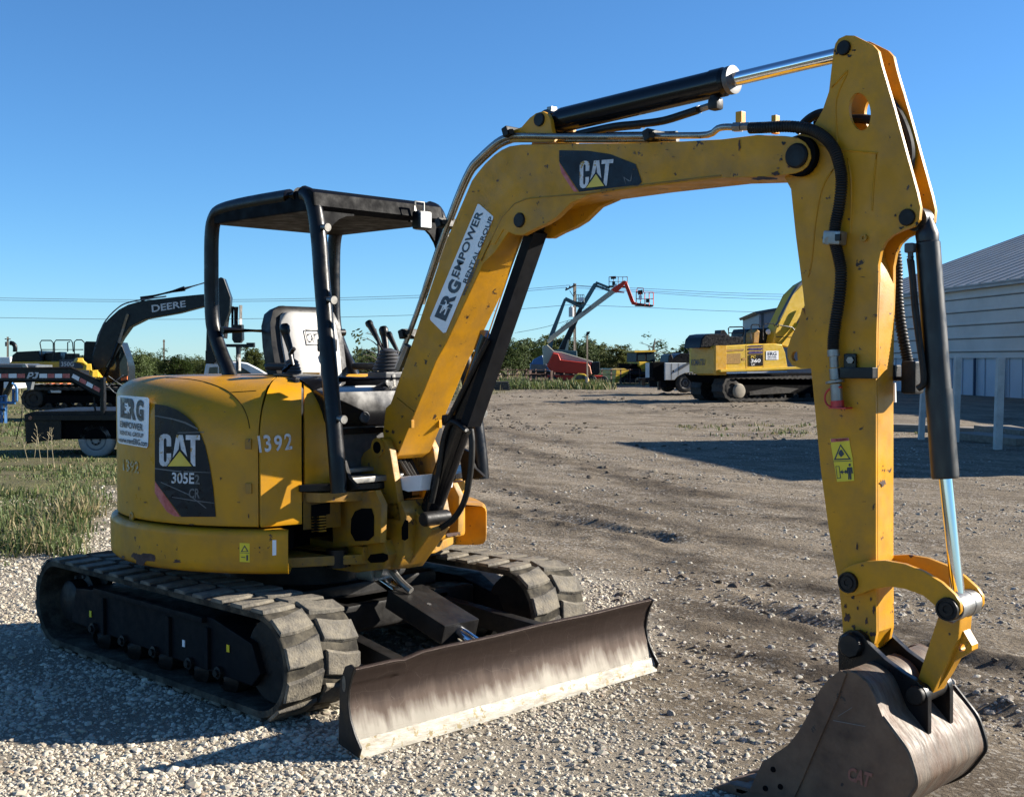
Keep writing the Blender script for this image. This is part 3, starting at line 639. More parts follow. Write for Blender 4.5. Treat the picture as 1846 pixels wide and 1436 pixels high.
# travel and blade levers seen between post and boom
for tip, base, r in ((K(667, 586, .24), K(692, 632, .24), .017), (K(703, 606, .34), K(724, 648, .34), .014)):
    bm = B(); tube(bm, [base, base.lerp(tip, .55), tip], lambda t, r=r: r*(.55+.6*t), 10); lathe(bm, tip-(tip-base).normalized()*.012, (tip-base), [(0, r), (.02, r*1.35), (.035, r*1.2), (.042, 0)], 12); obj('control_lever', bm, BLK, tc_)
b0 = K(700, 668, .27); boot(V((b0.x, b0.y, b0.z)), .085, .115, tc_)
bm = B(); quadbox(bm, V((b0.x, b0.y, b0.z-.03)), (.16, .17, .05), None, .01); obj('boot_plate', bm, GREY, tc_)
bm = B(); tube(bm, [V((b0.x+.08, b0.y-.03, b0.z-.02)), V((b0.x+.1, b0.y-.03, b0.z-.16))], .010, 8); tube(bm, [V((b0.x+.06, b0.y+.06, b0.z-.02)), V((b0.x+.08, b0.y+.06, b0.z-.16))], .010, 8); obj('lever_linkage', bm, STEEL, tc_)
bm = B(); lv = [K(527, 655, -.34), K(523, 638, -.34), K(530, 628, -.34)]; tube(bm, [K(512, 668, -.34)]+lv, .012, 8); obj('lock_lever', bm, BLK, EX)
bm = B(); quadbox(bm, K(590, 622, -.25), (.05, .10, .07), None, .012); tube(bm, [K(590, 632, -.25), K(590, 690, -.25)], .012, 6); obj('monitor', bm, BLKD, EX)
bm = B(); q = [K(600, 683, -.35)+V((.02, 0, 0))]; z = q[0].z; tube(bm, [V((.80, -.40, z)), V((.80, .36, z))], .017, 10); obj('front_rail', bm, BLKG, EX)
bm = B(); prism(bm, [(.60, -.40, 1.30), (.745, -.40, 1.30), (.77, -.40, 1.38), (.74, -.40, 1.475), (.66, -.40, 1.495), (.60, -.40, 1.48)], (0, .80, 0), .03); fc = obj('front_cowl', bm, BLKG, EX)
obj('horn_cap', one(lathe, (.757, -.17, 1.345), (1, 0, .1), [(0, .03), (.012, .03), (.016, .024), (.010, .02), (.010, 0)], 18), GREY, fc)
PLT = mat('floor_plate_grey', (.055, .056, .058), .5, .3, var=.35, vs=9, dirt=(.16, .15, .14), damt=.6, ds=8)
bm = B(); prism(bm, [(.70, -.38, 1.03), (.725, -.38, 1.03), (.735, -.38, 1.31), (.71, -.38, 1.31)], (0, .76, 0), .004); kp = obj('knee_panel', bm, PLT, EX)
bm = B(); quadbox(bm, (.745, -.2, 1.275), (.02, .34, .03), None, .004); obj('panel_bar', bm, BLKG, kp)
obj('panel_button', one(cyl, (.73, -.33, 1.225), (.742, -.33, 1.227), .013), WHT, kp)
bm = B(); quadbox(bm, (.86, -.2, 1.045), (.14, .36, .03), None, .006); quadbox(bm, (.80, -.2, 1.085), (.06, .3, .02), None, .004); obj('foot_step', bm, STEEL, EX)

# ---- boom
BW = .108
side_px = [(690, 780), (695, 735), (704, 727), (748, 603), (804, 434), (850, 326), (860, 312), (874, 295), (891, 279), (904, 270), (918, 263.5), (938, 260.5), (1011, 259), (1123, 258), (1234, 254.5), (1300, 251), (1364, 243), (1414, 245), (1438, 248), (1452, 257), (1460, 270), (1462, 285), (1456, 299), (1446, 308), (1433, 313), (1391, 318.5), (1300, 321.5), (1158, 338), (1060, 352), (1000, 366), (960, 378), (936, 394), (912, 425), (892, 455), (871, 475), (804, 618), (786, 650), (744, 753), (718, 818), (706, 828), (694, 818)]
bm = B(); prism(bm, [K(px, py, -BW) for px, py in side_px], (0, 2*BW, 0), .006)
boom = obj('boom', bm, YELW, EX, 35)
for s in (-1, 1):
    y0 = -BW-.004 if s < 0 else BW-.03
    bm = B(); prism(bm, [K(px, py, -BW)+V((0, y0+BW, 0)) for px, py in ((1062, 352), (1030, 366), (1004, 392), (985, 404), (962, 414), (944, 424), (930, 424), (908, 414), (893, 440), (884, 440), (908, 385), (930, 366), (960, 356), (1010, 352))], (0, .034, 0), .004); bs_ = obj('cylinder_boss', bm, YELW, boom)
    c = K(938, 397, -BW); c.y = y0 + (-.010 if s < 0 else .03)
    obj('boss_pin', one(lathe, c, (0, 1, 0), [(0, .0), (0, .030), (.006, .034), (.016, .034), (.016, 0)], 20), BLKD, boom)
# weld bead along the side plate, pipes, clamps
bm = B(); tube(bm, [K(px, py, -BW-.001) for px, py in ((868, 470), (885, 434), (906, 392), (928, 368), (950, 359), (1058, 349), (1158, 334), (1300, 317))], .0045, 6); obj('weld_bead', bm, YELD, boom)
bm = B(); tube(bm, [K(px, py, -BW-.001) for px, py in ((716, 717), (747, 742))], .003, 6); obj('weld_bead', bm, YELD, boom)
pp = [(722, 640), (735, 608), (760, 540), (790, 450), (822, 362), (846, 308), (862, 288), (894, 259), (916, 248), (935, 245), (1010, 246), (1120, 246), (1220, 244.5), (1276, 243), (1294, 232), (1310, 229), (1330, 230)]
bm = B(); tube(bm, smooth_path([K(px, py, -BW+.02) for px, py in pp], 3), .0135, 10); obj('hydraulic_pipe', bm, PIPE, boom)
bm = B(); tube(bm, smooth_path([K(px+2, py+7, -BW+.07) for px, py in pp[2:-4]], 3), .0125, 10); tube(bm, smooth_path([K(px, py-3, -BW+.13) for px, py in pp[2:-4]], 3), .0125, 10); obj('hydraulic_pipe', bm, PIPE, boom)
for px, py in ((738, 602), (805, 403), (926, 240), (1180, 246)):
    bm = B(); quadbox(bm, K(px, py, -BW+.04), (.035, .12, .045), Matrix.Rotation(radians(-20), 3, 'Y'), .006); cyl(bm, K(px-4, py-3, -BW-.02), K(px-4, py-3, -BW+.04), .013, None, 6); obj('pipe_clamp', bm, BLKD, boom)
for a_, b_ in (((718, 665), (735, 622)),): obj('pipe_fitting', one(cyl, K(*a_, -BW+.02), K(*b_, -BW+.02), .021, None, 6), STEEL, boom)
for px, py, w in ((1335, 212, .028), (1398, 219, .02)):
    bm = B(); quadbox(bm, K(px, py+6, -.05), (w, .03, .07), None, .003); obj('pipe_stop', bm, YELW, boom)
bm = B()
for i, (px, py) in enumerate(((1330, 229), (1345, 228), (1358, 231))): cyl(bm, K(px-7, py+.4, -BW+.0), K(px+7, py, -BW+.0), .019-.002*(i % 2), None, 6)
obj('hose_coupling', bm, STEEL, boom)
for s in (-1, 1):
    bm = B(); y0 = -.085 if s < 0 else .060
    prism(bm, [K(px, py, -.085)+V((0, y0+.085, 0)) for px, py in ((918, 256), (922, 236), (940, 229), (955, 212), (966, 204), (978, 200.5), (987, 205), (992, 216), (994, 230), (1000, 256))], (0, .025, 0), .004); obj('cylinder_bracket', bm, YELW, boom)
c = K(973, 216, -.085); c.y = -.095
obj('bracket_pin', one(lathe, c, (0, 1, 0), [(0, 0), (0, .028), (.01, .031), (.18, .031), (.18, 0)], 20), BLKD, boom)
c = K(1437, 281, -BW); c.y = -BW-.014
bm = B(); lathe(bm, c, (0, 1, 0), [(0, 0), (0, .040), (.006, .046), (.030, .048), (.215, .048), (.24, .046), (.244, 0)], 28); obj('arm_pin', bm, BLKD, boom)
for s in (-1, 1): obj('pin_seal', one(lathe, V((c.x, s*.088-.016, c.z)), (0, 1, 0), [(0, .04), (0, .074), (.03, .074), (.03, .04)], 28), DARK, boom)
# decals on the boom
SB = lambda a, b: K(a, b, -BW-.0025); SB2 = lambda a, b: K(a, b, -BW-.0045)
poly_on('black_decal', [[(1008, 271), (1060, 272), (1100, 278), (1146, 296), (1157, 328), (1152, 333), (1044, 346), (1008, 291)]], SB, DECB, boom, 0)
poly_on('red_decal_stripe', [[(1008, 293), (1042, 346), (1034, 345), (1012, 312)]], SB, DECR, boom)
cat_logo(boom, [(1045, 291), (1105, 286), (1099, 334), (1045, 340)], SB2)
for P in ([(1121, 317), (1136, 326), (1140, 309), (1138, 326.5), (1133, 327)], [(1108, 296), (1114, 307), (1110, 300)], [(1128, 333), (1124, 320), (1126, 319)]): poly_on('scratch', [P], SB2, SCR, boom)
poly_on('white_sticker', [[(861, 368), (864, 368), (889, 390), (889, 394), (804, 599), (799, 600), (776, 577), (775, 573)]], SB, STK, boom)
def rot_q(p0, p1, h0, h1):                                         # text running from p0 up to p1 along the sticker; h = across offset (px)
    d = V((p1[0]-p0[0], p1[1]-p0[1])); d.normalize(); n = V((-d.y, d.x))        # n points right/down across the sticker
    bl = (p0[0]+n.x*h1, p0[1]+n.y*h1); br = (p1[0]+n.x*h1, p1[1]+n.y*h1); tl = (p0[0]+n.x*h0, p0[1]+n.y*h0); tr = (p1[0]+n.x*h0, p1[1]+n.y*h0)
    return [tl, tr, br, bl]
erg_mark(boom, rot_q((782, 570), (812, 501), 1, 23), SB2, lambda a, b: K(a, b, -BW-.0065))
text_on('lettering', 'EMPOWER', rot_q((812, 496), (858, 378), 1, 14), SB2, NAVY, boom)
text_on('lettering', 'RENTAL GROUP', rot_q((818, 502), (866, 383), 17, 25), SB2, NAVY, boom)
text_on('lettering', 'www.rentERG.com', rot_q((813, 524), (841, 458), 20, 26), SB2, NAVY, boom)
chip(1376, 322, 26, 4, SB, CHIP, boom, 6); chip(1398, 313, 12, 5, SB, CHIP, boom, 7); chip(1333, 262, 2.5, 14, SB, CHIP, boom, 8); chip(1425, 300, 8, 3, SB, CHIP, boom, 9)
# ---- arm cylinder
pa = K(973, 216, -.085); pa.y = 0; pe = K(1522, 87, -.066); pe.y = 0
a, b, e = K(1005, 216, 0), K(1312, 150, 0), pe; t = (e-pa).normalized(); a = pa+t*.06; b = pa+t*(b-pa).dot(t)
bm = B(); lathe(bm, a-t*.02, t, [(0, .03), (.0, .05), (.03, .055), ((b-a).length-.05, .055), ((b-a).length-.05, .058), ((b-a).length+.005, .058), ((b-a).length+.02, .045)], 28)
lathe(bm, pa+V((0, -.045, 0)), (0, 1, 0), [(0, .03), (0, .052), (.09, .052), (.09, .03)], 22)
ac = obj('arm_cylinder', bm, BLKG, EX)
obj('cylinder_head', one(lathe, b+t*.008, t, [(0, .03), (0, .056), (.022, .056), (.026, .03)], 24), CASTG, ac)
obj('piston_rod', one(cyl, b, e, .0275, None, 24), CHR, ac)
bm = B(); lathe(bm, pe+V((0, -.04, 0)), (0, 1, 0), [(0, .02), (0, .036), (.08, .036), (.08, .02)], 22); obj('rod_eye', bm, BLKD, ac)
bm = B(); quadbox(bm, K(1290, 188, -.01), (.05, .05, .05), None, .015); cyl(bm, K(1291, 187, -.01), K(1285, 160, -.01), .02); obj('oil_port', bm, BLKD, ac)
obj('port_fitting', one(cyl, K(1262, 197, -.012), K(1283, 190, -.012), .014, None, 6), STEEL, ac)
bm = B(); tube(bm, smooth_path([K(px, py, -.02) for px, py in ((1262, 197), (1235, 206), (1195, 218), (1150, 224), (1110, 228), (1070, 236), (1040, 243))], 5), .0165, 10); obj('cylinder_hose', bm, HOSE, ac)
bm = B(); tube(bm, smooth_path([K(px, py, .05) for px, py in ((1160, 226), (1110, 231), (1060, 240))], 5), .015, 10); obj('cylinder_hose', bm, HOSE, ac)
obj('grease_fitting', one(quadbox, K(995, 199, 0), (.03, .04, .03), None, .005), STEEL, ac)
# ---- boom cylinder with its guard
a, b = K(958, 402, 0), K(772, 935, 0)
t = (a-b).normalized(); m0 = K(889, 606, 0)
bm = B(); Lb = (m0-b).length; lathe(bm, b, t, [(0, .035), (0, .05), (.05, .056), (Lb-.09, .056), (Lb-.09, .063), (Lb, .063), (Lb, .03)], 26)
lathe(bm, b+V((0, -.05, 0)), (0, 1, 0), [(0, .03), (0, .062), (.1, .062), (.1, .03)], 22); bcy = obj('boom_cylinder', bm, BLKG, EX)
obj('piston_rod', one(cyl, m0-t*.02, a, .028, None, 22), CHR, bcy)
bm = B(); lathe(bm, a+V((0, -.045, 0)), (0, 1, 0), [(0, .03), (0, .05), (.09, .05), (.09, .03)], 22); obj('rod_eye', bm, BLKD, bcy)
n_ = V((t.z, 0, -t.x))                                             # away from the boom, towards the ground side
if n_.x < 0: n_ = -n_
g0 = a-t*.02+n_*.030; g1 = a-t*((a-b).length*.64)+n_*.040
bm = B(); U = V((0, 1, 0))
for off, w, th in ((.035, .17, .010),):
    p = [g0-U*.055, g0+n_*.045-U*.045, g0+n_*.045+U*.045, g0+U*.055]
    q = [x+(g1-g0) for x in p]
    A_ = [bm.verts.new(x) for x in p]; B_ = [bm.verts.new(x) for x in q]
    for i in range(3): bm.faces.new((A_[i], A_[i+1], B_[i+1], B_[i]))
bmesh.ops.recalc_face_normals(bm, faces=bm.faces[:]); bmesh.ops.solidify(bm, geom=bm.faces[:], thickness=.008); bmesh.ops.recalc_face_normals(bm, faces=bm.faces[:])
gd = obj('cylinder_guard', bm, FRB, bcy, 30)
bm = B()
for px, py in ((757, 945), (1, 1))[:1]: lathe(bm, K(762, 936, -.125), (0, 1, 0), [(0, 0), (0, .03), (.01, .036), (.16, .036), (.17, 0)], 22)
obj('foot_pin', bm, BLKD, cast)
bm = B(); tube(bm, smooth_path([K(px, py, -.03) for px, py in ((848, 770), (851, 800), (848, 850), (838, 900), (820, 932), (800, 948), (785, 955))], 5), .0155, 10); obj('boom_hose', bm, HOSE, bcy)
bm = B(); tube(bm, smooth_path([K(px, py, -.065) for px, py in ((845, 780), (815, 760), (800, 790), (790, 850), (778, 905))], 5), .014, 10); tube(bm, smooth_path([K(px, py, -.07) for px, py in ((806, 752), (812, 748), (880, 612))], 5), .012, 8); obj('boom_hose', bm, HOSE, bcy)
bm = B(); quadbox(bm, K(812, 757, -.04), (.07, .07, .06), None, .02); obj('port_block', bm, BLK, bcy)
# hoses from the frame to the boom foot
for i, pts in enumerate((((672, 800), (664, 770), (666, 735), (680, 715), (692, 712)), ((690, 800), (680, 770), (678, 735), (688, 716), (696, 700)), ((655, 810), (652, 770), (656, 730), (672, 706), (700, 690)))):
    bm = B(); tube(bm, smooth_path([K(px, py, .0+.04*i) for px, py in pts], 5), .017, 10); obj('foot_hose', bm, HOSE, EX)
for i in range(4):
    bm = B(); tube(bm, smooth_path([K(720+i*6, 832-i*2, -.06+.04*i), K(728+i*6, 845, -.06+.04*i), K(738+i*6, 862, -.06+.04*i)], 4), .014, 8); obj('foot_hose', bm, HOSE, EX)
bm = B(); prism(bm, [K(px, py, -.12) for px, py in ((712, 860), (760, 856), (757, 884), (735, 886), (716, 880))], (0, .22, 0), .004); obj('foot_cover', bm, STK, cast)
# step lugs at the foot of the boom
for px, py in ((742, 764), (792, 764)):
    bm = B(); quadbox(bm, K(px, py, -BW+.0 if px < 760 else BW-.02), (.02, .02, .04), None, .003); obj('boom_stop', bm, YELW, boom)

# ---- arm
AW = .066
out_px = [(1503, 92), (1506, 79), (1512, 70), (1525, 64), (1540, 64.5), (1573, 81), (1583, 92), (1589, 118), (1612, 196), (1634, 277), (1653, 346), (1659, 374), (1657, 396), (1648, 408), (1628, 415), (1609, 424), (1596, 436), (1588, 452), (1583, 478), (1583, 510), (1580, 600), (1579, 700), (1579, 850), (1579, 980), (1580, 1139), (1576, 1160), (1560, 1176), (1545, 1180), (1530, 1176), (1521, 1160), (1518, 1108), (1511, 1043), (1505, 1013), (1495, 960), (1480, 849), (1464, 682), (1448, 528), (1434.6, 424), (1426, 341), (1412, 315), (1405, 290), (1408, 265), (1425, 248), (1448, 240), (1469, 224), (1483, 199), (1494.5, 165), (1499, 124)]
def plate_with_hole(bm, outer, hole, th):
    """plate outline with an oval hole, joined by a fan strip; th = offset vector"""
    n = len(outer); m = len(hole)
    import mathutils.geometry as geo
    o2 = [V((p.x, p.z, 0)) for p in outer]; h2 = [V((p.x, p.z, 0)) for p in hole]
    tri = geo.tessellate_polygon([o2, h2] if hole else [o2]); pts = outer+hole
    A = [bm.verts.new(p) for p in pts]; Bv = [bm.verts.new(p+th) for p in pts]
    for t in tri:
        try: bm.faces.new([A[i] for i in t]); bm.faces.new([Bv[i] for i in t][::-1])
        except ValueError: pass
    for rng, k0 in ((n, 0), (m, n)):
        for i in range(rng):
            a, b = k0+i, k0+(i+1) % rng; bm.faces.new((A[a], A[b], Bv[b], Bv[a]))
    bmesh.ops.recalc_face_normals(bm, faces=bm.faces[:])
hole_px = [(1550+19.5*cos(2*pi*i/28)*(1.0 if True else 1)+3*sin(2*pi*i/28), 201.5+34*sin(2*pi*i/28)) for i in range(28)]
bm = B(); body = [(1426, 341), (1412, 315), (1405, 290), (1408, 265), (1425, 248), (1448, 240), (1475, 232), (1500, 262), (1522, 320), (1546, 400), (1566, 450), (1583, 510), (1580, 600), (1579, 700), (1579, 850), (1579, 980), (1580, 1139), (1572, 1150), (1560, 1176), (1545, 1180), (1530, 1176), (1521, 1160), (1518, 1108), (1511, 1043), (1505, 1013), (1495, 960), (1480, 849), (1464, 682), (1448, 528), (1434.6, 424)]
prism(bm, [K(px+.5, py, -AW)+V((0, .012, 0)) for px, py in body], (0, 2*AW-.024, 0), .0)
arm = obj('arm', bm, YELW, EX, 35)
for s in (-1, 1):
    bm = B(); dy = 0 if s < 0 else 2*AW-.018
    plate_with_hole(bm, [K(px, py, -AW)+V((0, dy, 0)) for px, py in out_px], [K(px, py, -AW)+V((0, dy, 0)) for px, py in hole_px], V((0, .018, 0)))
    obj('arm_side_plate', bm, YELW, arm, 30)
SA = lambda a, b: K(a, b, -AW-.002); SA2 = lambda a, b: K(a, b, -AW-.0035)
for px, py, r in ((1522, 87, .027), (1636, 392, .030)):
    c = K(px, py, -AW); c.y = -AW-.012; bm = B(); lathe(bm, c, (0, 1, 0), [(0, 0), (0, r*.9), (.005, r), (2*AW+.018, r), (2*AW+.024, 0)], 22); obj('plate_pin', bm, BLKD, arm)
for pts in (((1500, 158), (1528, 128), (1512, 165), (1506, 195), (1510, 260)), ((1478, 262), (1500, 268), (1582, 276)), ((1528, 285), (1535, 330), (1533, 420)), ((1502, 305), (1482, 340), (1470, 400), (1463, 470), (1456, 500)), ((1580, 278), (1575, 330), (1572, 380))):
    bm = B(); tube(bm, smooth_path([K(px, py, -AW-.0005) for px, py in pts], 4), .0035, 6); obj('weld_bead', bm, YELW, arm)
bm = B(); c = K(1559, 429, -AW); lathe(bm, c+V((0, -.012, 0)), (0, 1, 0), [(.006, 0), (.006, .006), (0, .006), (0, .013), (.014, .013)], 14); obj('hose_boss', bm, YELD, arm)
# thumb bracket on the machine side of the arm
bo = [(1446, 555), (1440, 580), (1426, 608), (1419, 630), (1420, 646), (1428, 658), (1444, 664), (1470, 664), (1466, 600)]
bm = B(); plate_with_hole(bm, [K(px, py, -.045) for px, py in bo], [K(1433.5+7*cos(2*pi*i/16), 642+9*sin(2*pi*i/16), -.045) for i in range(16)], V((0, .02, 0))); obj('thumb_bracket', bm, YELW, arm, 30)
bm = B(); plate_with_hole(bm, [K(px, py, -.045)+V((0, .07, 0)) for px, py in bo], [K(1433.5+7*cos(2*pi*i/16), 642+9*sin(2*pi*i/16), -.045)+V((0, .07, 0)) for i in range(16)], V((0, .02, 0))); obj('thumb_bracket', bm, YELW, arm, 30)
# labels
poly_on('warning_label', [[(1496, 790), (1531, 788), (1532, 800), (1537, 826), (1540, 866), (1509, 868)]], SA, WARN, arm)
poly_on('red_label_strip', [[(1497, 790.5), (1530, 788.5), (1531, 794), (1498, 797)]], SA2, DECR, arm)
text_on('label_print', 'WARNING', [(1506, 791), (1528, 789.5), (1529, 793), (1507, 795)], SA2, NAVY, arm)
tri = [(1515, 800), (1534, 828), (1503, 829)]; tin = [(1515.5, 804), (1530, 825.5), (1507, 826.5)]
poly_on('label_print', [tri], SA2, NAVY, arm); poly_on('label_print', [tin], lambda a, b: K(a, b, -AW-.005), WARN, arm)
poly_on('label_print', [[(1511, 817), (1514, 811), (1517, 810), (1522, 818), (1516, 824)]], lambda a, b: K(a, b, -AW-.0065), NAVY, arm)
for P in [[(1502, 831), (1536, 830), (1536, 831), (1502, 832)], [(1506, 840), (1507, 840), (1510, 862), (1509, 862)], [(1506, 840), (1513, 839.5), (1516, 861.5), (1509, 862.5), (1508.5, 861.5), (1514.5, 860.5), (1512, 840.5), (1506, 841)],
    [(1514, 850.5), (1519, 846.5), (1519, 849.5), (1523, 849.3), (1523, 846), (1528, 850), (1523.5, 853.8), (1523.4, 851.2), (1519.4, 851.4), (1519.5, 854.5)], [(1527, 842), (1536, 841.5), (1537.5, 853), (1535, 853), (1534, 846), (1535, 864), (1532.5, 864), (1531.8, 854), (1531.3, 864), (1529, 864), (1529.3, 846), (1528.6, 853.5), (1526.5, 853.5)], [(1530, 835.5), (1533, 835), (1534, 838), (1532, 840.5), (1529.5, 839)]]: poly_on('label_print', [P], SA2, NAVY, arm)
for i, (x_, y_, a_, b_) in enumerate(((1527, 1112, 6, 9), (1562, 1118, 3, 8), (1575, 1100, 2.5, 10), (1572, 1142, 7, 6), (1546, 1096, 2, 4), (1538, 1128, 4, 3), (1570, 1080, 2, 4), (1524, 1092, 3, 5), (1556, 1140, 3, 5), (1545, 985, 2, 8))): chip(x_, y_, a_, b_, SA, CHIP, arm, 20+i)
FX = K(1579, 900, -AW).x
fs_ = lambda a, b: CAM+ray(a, b)*((FX+.004-CAM.x)/ray(a, b).x)
chip(1592, 870, 6, 7, fs_, CHIP, arm, 40); chip(1586, 1125, 5, 12, fs_, CHIP, arm, 41); chip(1598, 1110, 4, 9, fs_, CHIP, arm, 42)
# grime round the pins, scuffs and small knocks in the paint
rg = random.Random(5)
for cx_, cy_, r_, sf, par in ((1437, 281, 33, SB, boom), (938, 397, 20, SB, boom), (1530, 1050, 26, SA, arm), (1540, 1158, 26, SA, arm), (1636, 392, 22, SA, arm), (1522, 87, 19, SA, arm), (700, 800, 22, SB, boom)):
    for k in range(5):
        a = rg.uniform(0, 6.28); d = r_*rg.uniform(.85, 1.05); x_, y_ = cx_+cos(a)*d, cy_+sin(a)*d
        if sf is SB and (x_ > 1458 or y_ > 312 and x_ > 1300): continue
        if sf is SA and (y_ < 72 or x_ > 1576 and y_ > 900): continue
        chip(x_, y_, rg.uniform(2, 5), rg.uniform(1.5, 4), sf, GREASE, par, 100+k+int(cx_))
for i in range(46):
    if i < 20: x_ = rg.uniform(1010, 1420); y_ = rg.uniform(262, 312); sf, par = SB, boom
    elif i < 28: t_ = rg.random(); x_ = 860-90*t_+rg.uniform(-8, 14); y_ = 340+330*t_; sf, par = SB, boom
    else: y_ = rg.uniform(330, 1040); x_ = rg.uniform(1448+(y_-420)*.075, 1570); sf, par = SA, arm
    w_ = rg.choice((.8, 1.2, 2.2, 4)); chip(x_, y_, w_*rg.uniform(.6, 1.6), rg.choice((.7, 1.2, 3))*rg.uniform(.6, 1.2), sf, rg.choice((CHIP, BRN, BRN, YELD)), par, 300+i)
# hose down the side of the arm
YH = -AW-.034
hp = [(1352, 231), (1380, 230), (1420, 228), (1458, 233), (1484, 246), (1503, 268), (1514, 300), (1517, 330), (1513, 370), (1506, 405), (1505, 432), (1511, 460), (1516, 490), (1514, 530), (1508, 570), (1503, 605), (1502, 630)]
path = smooth_path([K(px, py, -BW+.0 if px < 1400 else YH) for px, py in hp], 8)
bm = B(); n = len(path)
rows_n = []
path2 = smooth_path(path, 3)
tube(bm, path2, lambda t: .0222 if round(t*(len(path2)-1)) % 3 else .0178, 12); hs = obj('corrugated_hose', bm, HOSE, arm, 80)
bm = B(); quadbox(bm, K(1505, 429, YH-.002), (.07, .055, .05), Matrix.Rotation(radians(6), 3, 'Y'), .008); cyl(bm, K(1492, 434, YH-.03), K(1492, 434, YH+.03), .014, None, 8); obj('hose_clamp', bm, STEEL, arm)
bm = B(); quadbox(bm, K(1511, 428, YH-.028), (.022, .012, .025), None, .003); obj('clamp_bolt', bm, BLK, arm)
bm = B()
for a_, b_, r in (((1502, 630), (1503, 642), .022), ((1503, 642), (1504, 662), .016), ((1504, 664), (1506, 684), .019)): cyl(bm, K(*a_, YH), K(*b_, YH), r, None, 12)
cyl(bm, K(1505, 686, YH), K(1505.5, 690, YH), .034); cyl(bm, K(1507, 692, YH), K(1509, 724, YH), .021)
obj('hose_coupling', bm, STEEL, arm)
bm = B(); cyl(bm, K(1509, 722, YH), K(1510, 734, YH), .024); quadbox(bm, K(1515, 735, YH), (.07, .05, .006), None, .001); obj('dust_cap', bm, RED, arm)
bm = B(); tube(bm, smooth_path([K(px, py, YH-.01) for px, py in ((1518, 698), (1505, 697), (1492, 704), (1487, 716), (1491, 729), (1503, 734))], 5), .0035, 6); obj('cap_cord', bm, RED, arm)
bm = B(); quadbox(bm, K(1533, 657, YH+.02), (.05, .015, .08), None, .01); quadbox(bm, K(1548, 672, YH+.012), (.13, .04, .04), None, .004); obj('valve_bracket', bm, BLK, arm)
bm = B(); cyl(bm, K(1532, 649, YH+.0), K(1532, 649, YH+.03), .013, None, 6); obj('bracket_bolt', bm, STEEL, arm)
# hoses and valve block on the far side
bm = B(); tube(bm, smooth_path([K(px, py, .10) for px, py in ((1612, 440), (1617, 480), (1618, 530), (1623, 580), (1632, 630), (1640, 665))], 24), lambda t: .0205 if round(t*120) % 3 else .0165, 12); obj('corrugated_hose', bm, HOSE, arm, 80)
bm = B(); quadbox(bm, K(1645, 680, .09), (.06, .07, .12), None, .012); cyl(bm, K(1610, 682, .085), K(1645, 683, .085), .008); quadbox(bm, K(1612, 672, .09), (.03, .06, .06), None, .008); obj('valve_block', bm, BLKD, arm)
bm = B(); cyl(bm, K(1610, 690, .09), K(1611, 725, .09), .010); obj('drain_nipple', bm, STK, arm)
bm = B(); tube(bm, smooth_path([K(px, py, .03) for px, py in ((1600, 175), (1625, 215), (1640, 260), (1640, 300), (1630, 330))], 6), .017, 8); tube(bm, smooth_path([K(px, py, .01) for px, py in ((1470, 222), (1500, 222), (1550, 214), (1590, 225), (1625, 262))], 6), .017, 8); tube(bm, smooth_path([K(px, py, -.02) for px, py in ((1436, 238), (1462, 212), (1490, 204), (1530, 216))], 6), .018, 8); obj('inner_hose', bm, HOSE, arm)
# ---- bucket cylinder
a, b, e = K(1669, 392, 0), K(1704, 862, 0), K(1729, 1088, 0); t = (b-a).normalized(); Lc = (b-a).length
bm = B(); lathe(bm, a, t, [(.0, .02), (.04, .034), (.06, .040), (.085, .038), (.09, .0425), (Lc*.66, .0435), (Lc*.66, .046), (Lc-.01, .047), (Lc, .044), (Lc, .03)], 28); lathe(bm, K(1657, 396, 0)+V((0, -.03, 0)), (0, 1, 0), [(0, .02), (0, .042), (.06, .042), (.06, .02)], 20)
bk = obj('bucket_cylinder', bm, CYLB, EX); obj('piston_rod', one(cyl, b-t*.02, e, .0235, None, 24), CHR, bk)
bm = B(); tube(bm, smooth_path([K(px, py, -.045) for px, py in ((1640, 462), (1645, 500), (1650, 560), (1658, 620), (1664, 660), (1665, 690), (1655, 700))], 6), .012, 10); obj('cylinder_hose', bm, HOSE, bk)
bm = B(); tube(bm, smooth_path([K(px, py, -.055) for px, py in ((1645, 462), (1652, 540), (1660, 610), (1665, 660), (1664, 692))], 6), .006, 8); obj('cylinder_pipe', bm, BLKD, bk)
bm = B(); quadbox(bm, K(1641, 447, -.05), (.035, .03, .035), None, .008); cyl(bm, K(1641, 450, -.05), K(1642, 468, -.05), .010, None, 6); obj('oil_port', bm, GREY, bk)
